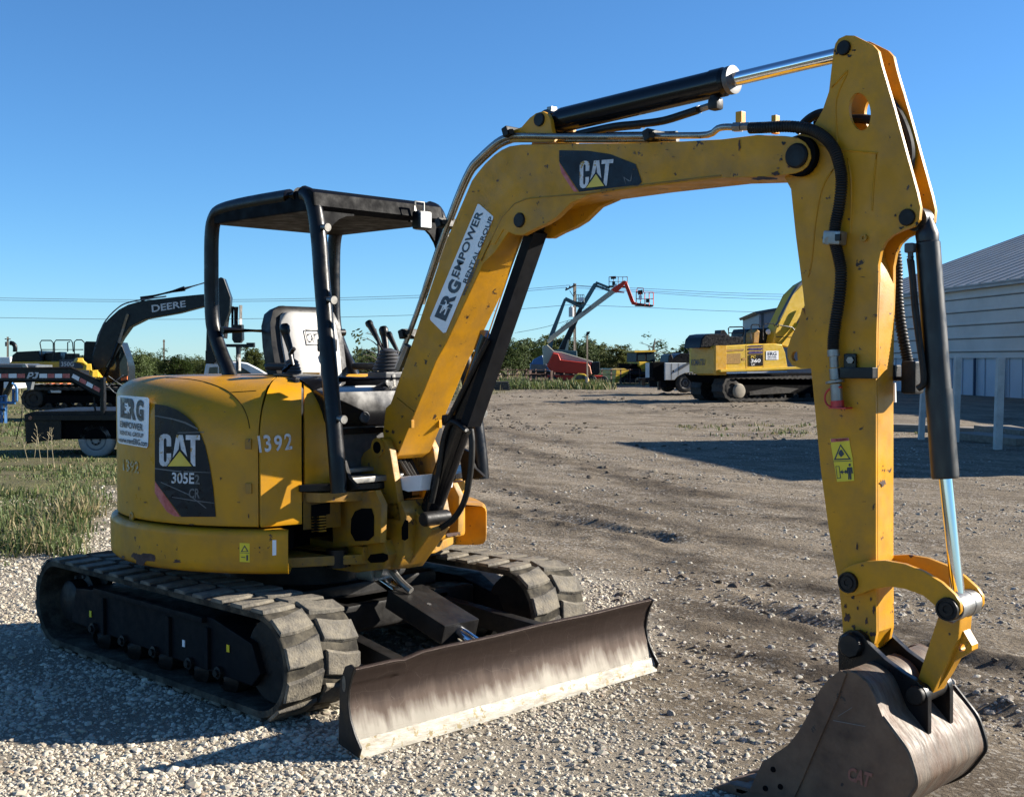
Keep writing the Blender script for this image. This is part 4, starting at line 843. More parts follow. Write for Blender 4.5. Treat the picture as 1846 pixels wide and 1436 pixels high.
# ---- linkage
la = [(1512, 1033), (1521, 1024), (1540, 1016), (1562, 1011), (1595, 1009.5), (1631, 1016), (1664, 1029), (1697, 1049), (1721, 1071), (1731, 1086), (1732, 1102), (1724, 1114), (1710, 1119), (1696, 1114), (1688, 1098), (1684, 1090), (1664, 1073), (1631, 1061), (1605, 1057), (1572, 1062), (1555, 1069), (1540, 1073), (1524, 1073), (1513, 1064), (1509, 1048)]
for s in (-1, 1):
    bm = B(); y0 = -.098 if s < 0 else .078
    prism(bm, [K(px, py, -.098)+V((0, y0+.098, 0)) for px, py in la], (0, .020, 0), .004); obj('link_plate', bm, YELW, EX)
for i, (px, py, r) in enumerate(((1530, 1049, .037), (1709, 1097, .039))):
    c = K(px, py, -.098); c.y = -.112
    bm = B(); lathe(bm, c, (0, 1, 0), [(.004, 0), (.004, r*.28), (0, r*.32), (0, r*.6), (.004, r*.64), (.004, r*.8), (.0, r*.84), (.0, r), (.010, r*1.04), (.214, r*1.04), (.222, 0)], 26); obj('link_pin', bm, BLKD, EX)
    bm = B(); lathe(bm, V((c.x, -.074, c.z)), (0, 1, 0), [(0, .03), (0, .046), (.046, .046), (.048, .044), (.098, .044), (.10, .046), (.148, .046), (.148, .03)], 24); obj('link_bush', bm, STEEL if i else YELD, EX)
bm = B(); prism(bm, [K(px, py, -.05) for px, py in ((1690, 1112), (1716, 1122), (1731, 1115), (1728, 1150), (1705, 1200), (1684, 1244), (1676, 1256), (1662, 1250), (1654, 1238), (1654, 1222))], (0, .10, 0), .008); bl_ = obj('bucket_link', bm, YELW, EX)
lp = K(1733, 1167, -.01); lo = [(1729, 1136), (1737, 1137), (1752, 1163), (1752, 1172), (1744, 1178), (1722, 1190), (1708, 1216), (1692, 1240), (1690, 1215), (1710, 1180)]
bm = B(); plate_with_hole(bm, [K(px, py, -.02) for px, py in lo], [K(1734+6.5*cos(2*pi*i/16), 1167+7.5*sin(2*pi*i/16), -.02) for i in range(16)], V((0, .05, 0))); obj('lifting_eye', bm, YELW, bl_, 30)
# ---- bucket
for s in (-1, 1):
    bm = B(); y0 = -.10 if s < 0 else .072
    ear = [(1510, 1160), (1513, 1146), (1524, 1138), (1545, 1136), (1556, 1144), (1565, 1159), (1595, 1188), (1628, 1212), (1654, 1228), (1667, 1242), (1673, 1258), (1673, 1341), (1668, 1343), (1661, 1342), (1631, 1322), (1598, 1300), (1570, 1290), (1540, 1270), (1512, 1215)]
    prism(bm, [K(px, py, -.10)+V((0, y0+.10, 0)) for px, py in ear], (0, .028, 0), .003)
    e_ = obj('bucket_ear', bm, BLKG if False else BLK, EX)
c = K(1536, 1162, -.10); c.y = -.125; bm = B(); lathe(bm, c, (0, 1, 0), [(0, 0), (0, .04), (.008, .047), (.245, .047), (.25, 0)], 8); obj('bucket_pin', bm, BLKD, EX)
c = K(1652, 1252, -.10); c.y = -.118; bm = B(); lathe(bm, c, (0, 1, 0), [(0, 0), (0, .03), (.008, .035), (.23, .035), (.236, 0)], 20); obj('bucket_pin', bm, BLKD, EX)
BKS = mat('bucket_side_steel', (.085, .048, .028), .7, 0, var=.35, vs=6, dirt=(.17, .105, .06), damt=.8, ds=5, bump=.12, bs=40, chips=(.03, .022, .018), camt=.66, cs=9)
BKM = mat('bucket_worn_steel', (.105, .082, .06), .62, .1, var=.55, vs=20, dirt=(.085, .036, .014), damt=1.0, ds=8, bump=.3, bs=60, stretch=(.4, 1.6, .4), chips=(.05, .04, .033), camt=.66, cs=18)
BY = .275
side = [(1512, 1209), (1496, 1222), (1479, 1242), (1459, 1285), (1440, 1318), (1422, 1341), (1389, 1364), (1376, 1371), (1363, 1401), (1352, 1425), (1330, 1442)]
side_xz = [K(px, py, -BY) for px, py in side]
bott = [V((3.10, -BY, .010)), V((3.30, -BY, .004)), V((3.48, -BY, .010)), V((3.62, -BY, .045)), V((3.72, -BY, .105)), V((3.785, -BY, .19))]
back_px = [(1652, 1410), (1645, 1378), (1634, 1350), (1611, 1318), (1591, 1291), (1578, 1258), (1565, 1232), (1545, 1215), (1528, 1207)]
back = [K(px, py, -BY) for px, py in back_px]
for s in (-1, 1):
    bm = B(); y0 = -BY if s < 0 else BY-.016
    plate_with_hole(bm, [p+V((0, y0+BY, 0)) for p in side_xz[:-1]+bott+back], [], V((0, .016, 0))); bmesh.ops.subdivide_edges(bm, edges=bm.edges[:], cuts=1); sp = obj('bucket_side', bm, BKS, EX)
    bm = B(); strip = [(1516, 1207), (1496, 1222), (1479, 1242), (1459, 1285), (1440, 1318), (1422, 1341), (1389, 1364), (1376, 1371), (1352, 1425), (1432, 1440), (1450, 1400), (1482, 1325), (1510, 1262), (1528, 1212)]
    prism(bm, [K(px, py, -BY)+V((0, (-.008 if s < 0 else BY*2-.002), 0)) for px, py in strip], (0, .010, 0), .003); obj('side_wear_strip', bm, BKS, sp)
    if s < 0:
        for px, py in ((1394, 1386), (1380, 1420), (1407, 1417)): obj('cutter_bolt', one(lathe, K(px, py, -BY-.008)+V((0, -.004, 0)), (0, 1, 0), [(0, 0), (0, .010), (.008, .012), (.008, 0)], 10), DARK, sp)
        s2 = lambda a, b: K(a, b, -BY-.005)
        text_on('stamped_lettering', 'CAT', [(1530, 1381), (1573, 1393), (1566, 1420), (1527, 1404)], s2, mat('stamp_red_brown', (.21, .085, .06), .7), sp, .04)
        for P in ([(1502, 1297), (1560, 1308), (1560, 1309.2), (1502, 1298.4)], [(1510, 1290), (1536, 1274), (1536.6, 1274.6), (1510.6, 1290.8)]): poly_on('scratch', [P], s2, SCR, sp)
bm = B(); rows = []; bp_ = smooth_path([bott[0]]+bott[1:]+back, 4)
for i in range(13):
    y = -BY+.012+(2*BY-.024)*i/12; rows.append([V((p.x, y, p.z)) for p in bp_])
grid(bm, rows); bmesh.ops.recalc_face_normals(bm, faces=bm.faces[:]); bmesh.ops.solidify(bm, geom=bm.faces[:], thickness=.014)
bmesh.ops.recalc_face_normals(bm, faces=bm.faces[:]); sh = obj('bucket_shell', bm, BKM, EX, 50)
bm = B(); q = [p for p in bott[2:]+back[:5]]
bm.free()
for s in (-1, 1): obj('shell_edge', one(tube, [V((p.x, s*(BY-.004), p.z)) for p in smooth_path(q, 4)], .010 if s > 0 else .007, 6), BLKD if s > 0 else BKM, sh)
bm = B(); quadbox(bm, (3.14, 0, .024), (.12, 2*BY-.02, .022), None, .004); obj('cutting_edge', bm, BKS, sh)
for i in range(5):
    y = -BY+.04+i*(2*BY-.08)/4; bm = B(); prism(bm, [(3.16, y-.03, .004), (2.99, y-.03, .004), (2.98, y-.03, .010), (3.05, y-.03, .040), (3.16, y-.03, .046)], (0, .06, 0), .006); obj('bucket_tooth', bm, BKS, sh)
# ================================================================== THE GROUND
def struct(o): o['kind'] = 'structure'; return o
def stuff(o): o['kind'] = 'stuff'; return o
def toAB(x, y):
    d = V((x-CAM.x, y-CAM.y, 0)); return d.dot(RT), d.dot(FH)
def lerpt(tab, b):
    if b <= tab[0][0]: return tab[0][1]
    for (b0, v0), (b1, v1) in zip(tab, tab[1:]):
        if b <= b1: return v0+(v1-v0)*(b-b0)/(b1-b0)
    return tab[-1][1]
GR_EDGE = [(0, -6), (7, -4.7), (9, -4.25), (12, -4.05), (16, -5.0), (24, -5.2), (40, -4.2), (60, -1), (70, .5), (78, 8), (90, 30), (130, 90), (4000, 3000)]
GV_EDGE = [(0, 2.2), (4, 1.15), (5.5, .45), (7, .75), (9, .8), (10, .1), (12, -1.1), (16, -2.2), (30, -4)]
def zones(a, b):
    n = noise.noise(V((a*.9, b*.9, 3)))*.45+noise.noise(V((a*3, b*3, 9)))*.2
    gr = smooth01((lerpt(GR_EDGE, b)-a+n*min(3, 1.9+b*.03))/(.6+b*.03)+.5)
    gv = smooth01((lerpt(GV_EDGE, b)-a+n*.8)/.7+.5)*(1-gr)
    return gv, gr
RUTS = []
for p, q, dep, w in (((940, 924), (1205, 974), .06, .13), ((1275, 1076), (1520, 1134), .05, .10), ((1200, 1162), (1520, 1240), .035, .10), ((1010, 1055), (1300, 1118), .02, .12), ((870, 735), (1180, 890), .02, .25), ((1190, 902), (1500, 950), .022, .14), ((1640, 1165), (1900, 1235), .045, .11), ((1640, 1228), (1900, 1335), .04, .11), ((860, 880), (1100, 930), .018, .16), ((1120, 1010), (1480, 1075), .02, .15), ((1380, 760), (1100, 720), .04, .4), ((930, 715), (1480, 735), .03, .35), ((900, 810), (1240, 870), .025, .22), ((1240, 1230), (1500, 1290), .03, .12)):
    RUTS.append((G(*p).xy, G(*q).xy, dep, w))
BANDS = []
for pts, w in (([(850, 735), (1000, 728), (1200, 732), (1470, 742)], .9), ([(850, 790), (1000, 830), (1200, 880), (1500, 930)], .42), ([(850, 850), (1020, 905), (1250, 960), (1510, 1010)], .34), ([(850, 905), (1000, 950), (1200, 1000), (1510, 1075)], .26), ([(1000, 1035), (1250, 1095), (1500, 1160), (1846, 1270)], .22), ([(1120, 1090), (1300, 1150), (1520, 1215)], .18), ([(1620, 1130), (1700, 1160), (1846, 1200)], .25), ([(860, 700), (1000, 706), (1250, 712)], 1.6), ([(1150, 745), (1300, 740), (1470, 752)], .8), ([(850, 762), (950, 790), (1060, 800)], .4), ([(1180, 905), (1350, 925), (1500, 950)], .3)):
    BANDS.append(([q.xy for q in smooth_path([G(*p) for p in pts], 5)], w))
def mud(x, y):
    p = V((x, y)); best = 0.0
    for line, w in BANDS:
        for s, e in zip(line, line[1:]):
            d = e-s; t = max(0, min(1, (p-s).dot(d)/max(d.length_squared, 1e-6))); m = (p-s-d*t).length
            if m < 2*w: best = max(best, math.exp(-(m/w)**2))
    if best < .02: return 0.0
    return best*smooth01(.72+1.5*noise.noise(V((x*1.1, y*3.0, 61)))+.7*noise.noise(V((x*4, y*7, 62))))
def height(x, y, a, b, gv, gr):
    base = -.34*smooth01((b-13)/12)*smooth01((-a-1.5)/4) - .34*smooth01((b-28)/20)*smooth01((-a-1)/6) if a < -1 else 0.0
    if b > 150: return base*max(0, 1-(b-150)/100)
    near = smooth01((sqrt(x*x+y*y)-2.2)/1.5)
    h = .010*noise.noise(V((x*2.1, y*2.1, 1)))*near
    if b < 22: h += .006*noise.noise(V((x*9, y*9, 5)))*(.35+.65*near)
    dirt = (1-gv)*(1-gr)
    if dirt > .05 and b < 90:
        p = V((x, y)); k = .6+.5*noise.noise(V((x*1.3, y*1.3, 2)))
        for s, e, dep, w in RUTS:
            d = e-s; L = d.length; t = (p-s).dot(d)/(L*L)
            if -.15 < t < 1.15:
                c = (p-s-d*t); m = c.length; wv = w*(1+.35*noise.noise(V((t*L*2, m*3, 7))))
                if m < 4*w:
                    en = smooth01((t+.15)/.25)*smooth01((1.15-t)/.25)
                    h += dirt*en*k*(-dep*math.exp(-(m/wv)**2)+dep*.75*math.exp(-((m-1.9*wv)/(.7*wv))**2))
        if b < 30: r = noise.noise(V((x*3.2+y*.6, y*7, 11))); h += dirt*near*max(0, r-.18)*.03
        else: r = noise.noise(V((x*.5, y*.9, 11)))+.5*noise.noise(V((x*1.6, y*2.2, 15))); h += dirt*max(0, r-.15)*.07
    h += gr*(.02*noise.noise(V((x*1.1, y*1.1, 4))) if b < 90 else .1*noise.noise(V((x*.1, y*.1, 4))))
    # nothing pokes through the tracks
    if abs(x) < 1.4 and abs(y) < 1.1: h = min(h, 0)
    return base+h
def steps(lst):
    out = [lst[0][0]]
    for a0, a1, s0, s1 in lst:
        x = a0
        while x < a1-1e-6:
            t = (x-a0)/(a1-a0); x = x+(s0*(s1/s0)**t); out.append(min(x, a1))
    return out
bs = steps([(-6, 3, .6, .1), (3, 11, .045, .05), (11, 30, .05, .30), (30, 100, .30, 1.8), (100, 3500, 2, 220)])
pos = steps([(0, 3.4, .05, .05), (3.4, 8, .05, .2), (8, 40, .2, 1.2), (40, 3000, 1.4, 260)])
as_ = [-v for v in pos[:0:-1]]+pos
verts = []; zc = []
for b in bs:
    for a in as_:
        p = AB(a, b); gv, gr = zones(a, b)
        mu = mud(p.x, p.y)*(1-gv)*(1-gr) if 5 < b < 75 and -3 < a < 16 else 0.0
        hz_ = height(p.x, p.y, a, b, gv, gr)
        if mu > .02: hz_ += mu*(.5+.8*noise.noise(V((p.x*5, p.y*9, 71)))+.4*noise.noise(V((p.x*14, p.y*18, 72))))*.020*(1+.05*b)
        verts.append((p.x, p.y, hz_)); zc.append((gv, gr, mu, 1))
nx = len(as_); faces = [(i*nx+j, i*nx+j+1, (i+1)*nx+j+1, (i+1)*nx+j) for i in range(len(bs)-1) for j in range(nx-1)]
me = bpy.data.meshes.new('ground'); me.from_pydata(verts, [], faces); me.update()
ca = me.color_attributes.new('zone', 'FLOAT_COLOR', 'POINT'); ca.data.foreach_set('color', [c for z in zc for c in z])
for p in me.polygons: p.use_smooth = True
GM = bpy.data.materials.new('yard_ground'); GM.use_nodes = True
def ground_nodes(m):
    n = m.node_tree.nodes; l = m.node_tree.links; p = n['Principled BSDF']; p.inputs['Roughness'].default_value = .95; p.inputs['Specular IOR Level'].default_value = .15
    tc = n.new('ShaderNodeTexCoord'); O = tc.outputs['Object']
    at = n.new('ShaderNodeAttribute'); at.attribute_name = 'zone'; sp = n.new('ShaderNodeSeparateColor'); l.new(at.outputs['Color'], sp.inputs[0])
    def nz(s, d=6, r=.6, vec=None):
        t = n.new('ShaderNodeTexNoise'); t.inputs['Scale'].default_value = s; t.inputs['Detail'].default_value = d; t.inputs['Roughness'].default_value = r; l.new(vec or O, t.inputs['Vector']); return t.outputs['Fac']
    def mr(f, a, b, c=0, d=1):
        r = n.new('ShaderNodeMapRange'); r.inputs[1].default_value = a; r.inputs[2].default_value = b; r.inputs[3].default_value = c; r.inputs[4].default_value = d; l.new(f, r.inputs[0]); return r.outputs[0]
    def mix(f, A, Bc):
        x = n.new('ShaderNodeMix'); x.data_type = 'RGBA'
        for sk, val in ((0, f), (6, A), (7, Bc)):
            if hasattr(val, 'type'): l.new(val, x.inputs[sk])
            elif sk == 0: x.inputs[0].default_value = val
            else: x.inputs[sk].default_value = (*val, 1)
        return x.outputs[2]
    def mul(a, b):
        x = n.new('ShaderNodeMath'); x.operation = 'MULTIPLY'
        for i, v in enumerate((a, b)):
            if hasattr(v, 'type'): l.new(v, x.inputs[i])
            else: x.inputs[i].default_value = v
        return x.outputs[0]
    mp = n.new('ShaderNodeMapping'); mp.inputs['Scale'].default_value = (.35, 1.7, 1); mp.inputs['Rotation'].default_value = (0, 0, .12); l.new(O, mp.inputs[0])
    streak = nz(1.3, 8, .65, mp.outputs[0])
    dirt = mix(mr(streak, .36, .64), (.142, .112, .076), (.272, .220, .156))
    dirt = mix(mul(mr(nz(6.5, 7, .75), .48, .62), .55), dirt, (.085, .064, .043)); dirt = mix(mul(mr(nz(.45, 5), .52, .66), .75), dirt, (.074, .054, .037))
    v1 = n.new('ShaderNodeTexVoronoi'); v1.inputs['Scale'].default_value = 26; l.new(O, v1.inputs['Vector'])
    v2 = n.new('ShaderNodeTexVoronoi'); v2.inputs['Scale'].default_value = 55; l.new(O, v2.inputs['Vector'])
    st = n.new('ShaderNodeSeparateColor'); l.new(v2.outputs['Color'], st.inputs[0])
    dirt = mix(mul(mr(st.outputs[0], .80, .84), mr(nz(1.6, 4), .35, .6, 0, .9)), dirt, (.44, .40, .34))
    s1 = n.new('ShaderNodeSeparateColor'); l.new(v1.outputs['Color'], s1.inputs[0])
    grav = mix(s1.outputs[0], (.34, .295, .23), (.58, .52, .42)); grav = mix(mr(v1.outputs['Distance'], .012, .026, 0, .75), grav, (.27, .23, .175))
    soil = mix(mr(nz(3, 6), .35, .65), (.075, .066, .035), (.165, .145, .082)); soil = mix(mr(nz(.5, 4), .4, .65), soil, (.13, .125, .05))
    dirt = mix(mul(sp.outputs[2], .85), dirt, mix(mr(nz(9, 6), .35, .65), (.050, .038, .027), (.118, .092, .064))); c = mix(sp.outputs[0], dirt, grav); c = mix(sp.outputs[1], c, soil); l.new(c, p.inputs['Base Color'])
    b1 = n.new('ShaderNodeBump'); b1.inputs['Strength'].default_value = .95; b1.inputs['Distance'].default_value = .06
    hh = n.new('ShaderNodeMath'); hh.operation = 'ADD'; l.new(nz(24, 8, .7), hh.inputs[0]); l.new(mul(mr(v2.outputs['Distance'], 0, .02, 1, 0), .35), hh.inputs[1])
    l.new(hh.outputs[0], b1.inputs['Height']); l.new(b1.outputs[0], p.inputs['Normal'])
ground_nodes(GM)
ground = struct(obj('ground', me, GM, None))
def gz(a, b):
    p = AB(a, b); return height(p.x, p.y, a, b, *zones(a, b))
# ---- loose stones: points carried by a node group that sets a small stone on each
def stone_group(name, m, rough, sub_=2):
    g = bpy.data.node_groups.new(name, 'GeometryNodeTree'); g.interface.new_socket('Geometry', in_out='INPUT', socket_type='NodeSocketGeometry'); g.interface.new_socket('Geometry', in_out='OUTPUT', socket_type='NodeSocketGeometry')
    n = g.nodes; l = g.links; gi = n.new('NodeGroupInput'); go = n.new('NodeGroupOutput')
    join = n.new('GeometryNodeGeometryToInstance') if False else n.new('GeometryNodeJoinGeometry')
    iop = n.new('GeometryNodeInstanceOnPoints')
    geos = []
    for k in range(5):
        ico = n.new('GeometryNodeMeshIcoSphere'); ico.inputs['Radius'].default_value = .5; ico.inputs['Subdivisions'].default_value = sub_
        tx = n.new('ShaderNodeTexNoise'); tx.inputs['Scale'].default_value = 1.5; tx.inputs['Detail'].default_value = 1
        ps = n.new('GeometryNodeInputPosition'); off = n.new('ShaderNodeVectorMath'); off.operation = 'ADD'; off.inputs[1].default_value = (k*7.3, k*3.1, k*1.7); l.new(ps.outputs[0], off.inputs[0]); l.new(off.outputs[0], tx.inputs['Vector'])
        sb = n.new('ShaderNodeVectorMath'); sb.operation = 'SUBTRACT'; l.new(tx.outputs['Color'], sb.inputs[0]); sb.inputs[1].default_value = (.5, .5, .5)
        sc = n.new('ShaderNodeVectorMath'); sc.operation = 'SCALE'; l.new(sb.outputs[0], sc.inputs[0]); sc.inputs['Scale'].default_value = rough
        spn = n.new('GeometryNodeSetPosition'); l.new(ico.outputs['Mesh'], spn.inputs['Geometry']); l.new(sc.outputs[0], spn.inputs['Offset'])
        ti = n.new('GeometryNodeGeometryToInstance'); l.new(spn.outputs[0], ti.inputs[0]); geos.append(ti)
    for t in geos: l.new(t.outputs[0], join.inputs[0])
    l.new(gi.outputs[0], iop.inputs['Points']); l.new(join.outputs[0], iop.inputs['Instance']); iop.inputs['Pick Instance'].default_value = True
    rv = n.new('FunctionNodeRandomValue'); rv.data_type = 'FLOAT_VECTOR'; rv.inputs['Min'].default_value = (-.5, -.5, 0); rv.inputs['Max'].default_value = (.5, .5, 6.283); l.new(rv.outputs['Value'], iop.inputs['Rotation'])
    na = n.new('GeometryNodeInputNamedAttribute'); na.data_type = 'FLOAT_VECTOR'; na.inputs['Name'].default_value = 'size'; l.new(na.outputs['Attribute'], iop.inputs['Scale'])
    sm = n.new('GeometryNodeSetMaterial'); sm.inputs['Material'].default_value = m; l.new(iop.outputs[0], sm.inputs[0]); l.new(sm.outputs[0], go.inputs[0]); return g
def stone_mat(name, lo, hi, odd):
    m = bpy.data.materials.new(name); m.use_nodes = True; n = m.node_tree.nodes; l = m.node_tree.links; p = n['Principled BSDF']; p.inputs['Roughness'].default_value = .9; p.inputs['Specular IOR Level'].default_value = .2
    oi = n.new('ShaderNodeObjectInfo'); r = n.new('ShaderNodeValToRGB'); e = r.color_ramp.elements; e[0].color = (*lo, 1); e[1].color = (*hi, 1); x = e.new(.9); x.color = (*hi, 1); e[2].color = (*odd, 1)
    l.new(oi.outputs['Random'], r.inputs[0]); tc = n.new('ShaderNodeTexCoord'); t = n.new('ShaderNodeTexNoise'); t.inputs['Scale'].default_value = 3; l.new(tc.outputs['Object'], t.inputs['Vector'])
    mx = n.new('ShaderNodeMix'); mx.data_type = 'RGBA'; mx.blend_type = 'MULTIPLY'; mx.inputs[0].default_value = .35; l.new(r.outputs[0], mx.inputs[6]); l.new(t.outputs['Color'], mx.inputs[7]); l.new(mx.outputs[2], p.inputs['Base Color']); return m
def scatter(name, pts, g):
    me = bpy.data.meshes.new(name); me.from_pydata([p[0] for p in pts], [], []); at = me.attributes.new('size', 'FLOAT_VECTOR', 'POINT'); at.data.foreach_set('vector', [c for p in pts for c in p[1]])
    o = bpy.data.objects.new(name, me); col.objects.link(o); md = o.modifiers.new('stones', 'NODES'); md.node_group = g; return stuff(o)
R_ = random.Random(3)
def sample_wedge(n, b0, b1, ok, size, sink=.25, pw=1.0):
    out = []
    for _ in range(n):
        b = b0*(b1/b0)**R_.random() if pw == 1 else sqrt(R_.uniform(b0*b0, b1*b1)); a = R_.uniform(-.47, .47)*b
        w = ok(a, b)
        if R_.random() > w: continue
        s = size(b); p = AB(a, b); z = gz(a, b)
        out.append(((p.x, p.y, z+s*(.25-sink)), (s*R_.uniform(.8, 1.35), s*R_.uniform(.7, 1.1), s*R_.uniform(.45, .85))))
    return out
def gsz(b): return min(.055, max(.010, R_.lognormvariate(math.log(.0118+.0006*b), .45)))
def dens_g(a, b):
    gv, gr = zones(a, b); pk = smooth01(.62+1.3*noise.noise(V((a*.9, b*.9, 77)))+.6*noise.noise(V((a*2.7, b*2.7, 78)))); return max(gv*(.30+.70*pk), .22*gr*(b < 15))
gpts = sample_wedge(190000, 3.6, 17, dens_g, gsz)
scatter('gravel', gpts, stone_group('gravel_stones', stone_mat('limestone_chips', (.36, .305, .235), (.63, .565, .455), (.24, .17, .11)), .62, 1))
def dens_p(a, b):
    gv, gr = zones(a, b); k = smooth01(noise.noise(V((a*.8, b*.8, 21)))*1.6+.45); k2 = max(k, 1-abs(b-7.5)/2.2 if -.2 < a < 2.2 else 0)
    return (1-gv)*(1-gr)*k2*(.8 if b < 8.5 else .42)
ppts = sample_wedge(75000, 3.6, 30, dens_p, lambda b: min(.05, max(.008, R_.lognormvariate(math.log(.0115+.0006*b), .5))))
scatter('pebbles', ppts, stone_group('yard_pebbles', stone_mat('yard_stones', (.22, .19, .15), (.50, .45, .38), (.13, .10, .075)), .6))
cp = []
for s, e, dep, w in RUTS:
    L = (e-s).length
    for _ in range(int(min(L, 9)*18)):
        t = R_.random(); q = s+(e-s)*t+V((R_.gauss(0, w*1.1), R_.gauss(0, w*1.1))); a, b = toAB(q.x, q.y)
        if b < 3.6 or b > 70: continue
        sz = R_.lognormvariate(math.log(.020+.0005*b), .5); sz = min(sz, .16); z = gz(a, b)
        if abs(q.x) < 1.5 and abs(q.y) < 1.2: continue
        cp.append(((q.x, q.y, z+sz*.05), (sz*1.3, sz, sz*.6)))
for _ in range(900):
    b = R_.uniform(22, 62); a = R_.uniform(-.05, .30)*b
    k = noise.noise(V((a*.4, b*.25, 31)))
    if k < .12: continue
    p = AB(a, b); sz = R_.uniform(.03, .11); cp.append(((p.x, p.y, gz(a, b)+sz*.05), (sz*1.4, sz, sz*.5)))
scatter('soil_clods', cp, stone_group('soil_clods', stone_mat('dry_soil_clods', (.085, .066, .05), (.17, .138, .105), (.24, .2, .15)), .9))
# ---- grass
GRM = bpy.data.materials.new('grass_blades'); GRM.use_nodes = True
def grass_nodes(m):
    n = m.node_tree.nodes; l = m.node_tree.links; p = n['Principled BSDF']; p.inputs['Roughness'].default_value = .6; p.inputs['Specular IOR Level'].default_value = .25
    at = n.new('ShaderNodeAttribute'); at.attribute_name = 'tint'; l.new(at.outputs['Color'], p.inputs['Base Color'])
    tr = n.new('ShaderNodeBsdfTranslucent'); l.new(at.outputs['Color'], tr.inputs[0]); mx = n.new('ShaderNodeMixShader'); mx.inputs[0].default_value = .3; l.new(p.outputs[0], mx.inputs[1]); l.new(tr.outputs[0], mx.inputs[2]); l.new(mx.outputs[0], n['Material Output'].inputs[0])
grass_nodes(GRM)
def grass(name, spots, lab=None):
    vs = []; fs = []; cs = []
    for (a, b, n, h, spread, dry) in spots:
        z = gz(a, b); p0 = AB(a, b, z)
        for _ in range(n):
            ang = R_.uniform(0, 2*pi); r = spread*sqrt(R_.random()); q = p0+V((cos(ang)*r, sin(ang)*r, 0)); le = R_.uniform(.1, 1.3); lean = R_.uniform(0, 2*pi); hh = h*R_.uniform(.3, 1.5); w = (.0022+.00036*b)*R_.uniform(.6, 1.5)
            d = V((cos(lean), sin(lean), 0)); sd_ = V((-d.y, d.x, 0))*w; i = len(vs)
            m1 = q+d*hh*le*.35+V((0, 0, hh*.6)); t = q+d*hh*le+V((0, 0, hh*(1-.4*le)))
            vs += [q-sd_-V((0, 0, .02)), q+sd_-V((0, 0, .02)), m1+sd_*.8, m1-sd_*.8, t]; fs += [(i, i+1, i+2, i+3), (i+3, i+2, i+4)]
            k = R_.random(); g = (.058+.065*k, .085+.07*k, .026+.025*k) if R_.random() > dry else (.20+.14*k, .17+.10*k, .085+.06*k)
            cs += [(*g, 1)]*5
    me = bpy.data.meshes.new(name); me.from_pydata(vs, [], fs); ca = me.color_attributes.new('tint', 'FLOAT_COLOR', 'POINT'); ca.data.foreach_set('color', [c for x in cs for c in x])
    o = obj(name, me, GRM); return stuff(o)
sp = []
for _ in range(9500):
    b = 9*(60/9)**(R_.random()**1.25); a = R_.uniform(-.50, .02)*b-.4; gv, gr = zones(a, b)
    k = noise.noise(V((a*.7, b*.5, 40)))
    if gr < .06 or R_.random() > gr*sqrt(gr)*(.45+1.5*k): continue
    sp.append((a, b, 16 if b < 25 else 9, max(.025, .06+.11*noise.noise(V((a*.7, b*.7, 6))))*(1+.012*b)*(.7 if 17 < b < 32 else 1)*(.4+.6*gr)*(.6 if b < 11.5 else 1), .10+.012*b, .17+.3*noise.noise(V((a*.5, b*.4, 50)))))
for (a, b) in [(G_[0], G_[1]) for G_ in [toAB(*G(px, py).xy) for px, py in ((140, 938), (165, 930), (118, 925), (95, 955), (60, 985), (120, 940), (150, 920))]]:
    sp.append((a, b, 70, .26, .16, .55))
for _ in range(60):
    px, py = R_.uniform(0, 150), R_.uniform(930, 1005); a, b = toAB(*G(px, py).xy); sp.append((a, b, 22, .17, .12, .3))
grass('grass', sp)
sp = []
for _ in range(110):
    b = R_.uniform(25.5, 31); a = R_.uniform(4.0, 9.5)
    if noise.noise(V((a*.6, b*.6, 8))) < -.15: continue
    sp.append((a, b, 9, .085, .2, .45))
for _ in range(420):
    b = R_.uniform(67, 80); a = R_.uniform(-.8, 5.6)
    sp.append((a, b, 9, .5, .5, .15))
for _ in range(900):
    b = R_.uniform(80, 160); a = R_.uniform(-.42, .35)*b
    sp.append((a, b, 7, .45, 1.4, .6))
for _ in range(1100):
    b = R_.uniform(60, 190); a = R_.uniform(-.42, -.02)*b
    sp.append((a, b, 7, .55, 1.6, .72))
grass('yard_grass', sp)
DRY = mat('dry_stalk', (.30, .25, .15), .8)
for i, (px, py0, py1, dx) in enumerate(((86, 838, 775, 4), (98, 842, 770, -6), (74, 832, 768, -8), (50, 830, 790, -10), (62, 826, 782, 6))):
    g = G(px, py0, -.1); b_ = (g-CAM).dot(FH); tp = Dp(px+dx, py1, b_/FW.dot(FH) if False else b_); bm = B()
    tube(bm, smooth_path([g, g.lerp(tp, .5)+V((.01*i, -.02, .02)), tp], 4), lambda t: .006*(1-.5*t), 5)
    for k in range(7):
        q = g.lerp(tp, .45+.08*k); tube(bm, [q, q+V((R_.uniform(-.09, .09), R_.uniform(-.09, .09), R_.uniform(.03, .1)))], .003, 4)
    tag(obj('weed', bm, DRY), ('dry branching weed stalk in front of the trailer wheel gap', 'tallest dry weed stalk standing before the black trailer', 'dry weed stalk nearest the trailer corner, leaning left', 'short dry weed leaning over at the left of the trailer side', 'thin dry weed between the other stalks before the trailer')[i], 'weed', 'dry weeds in front of the trailer')
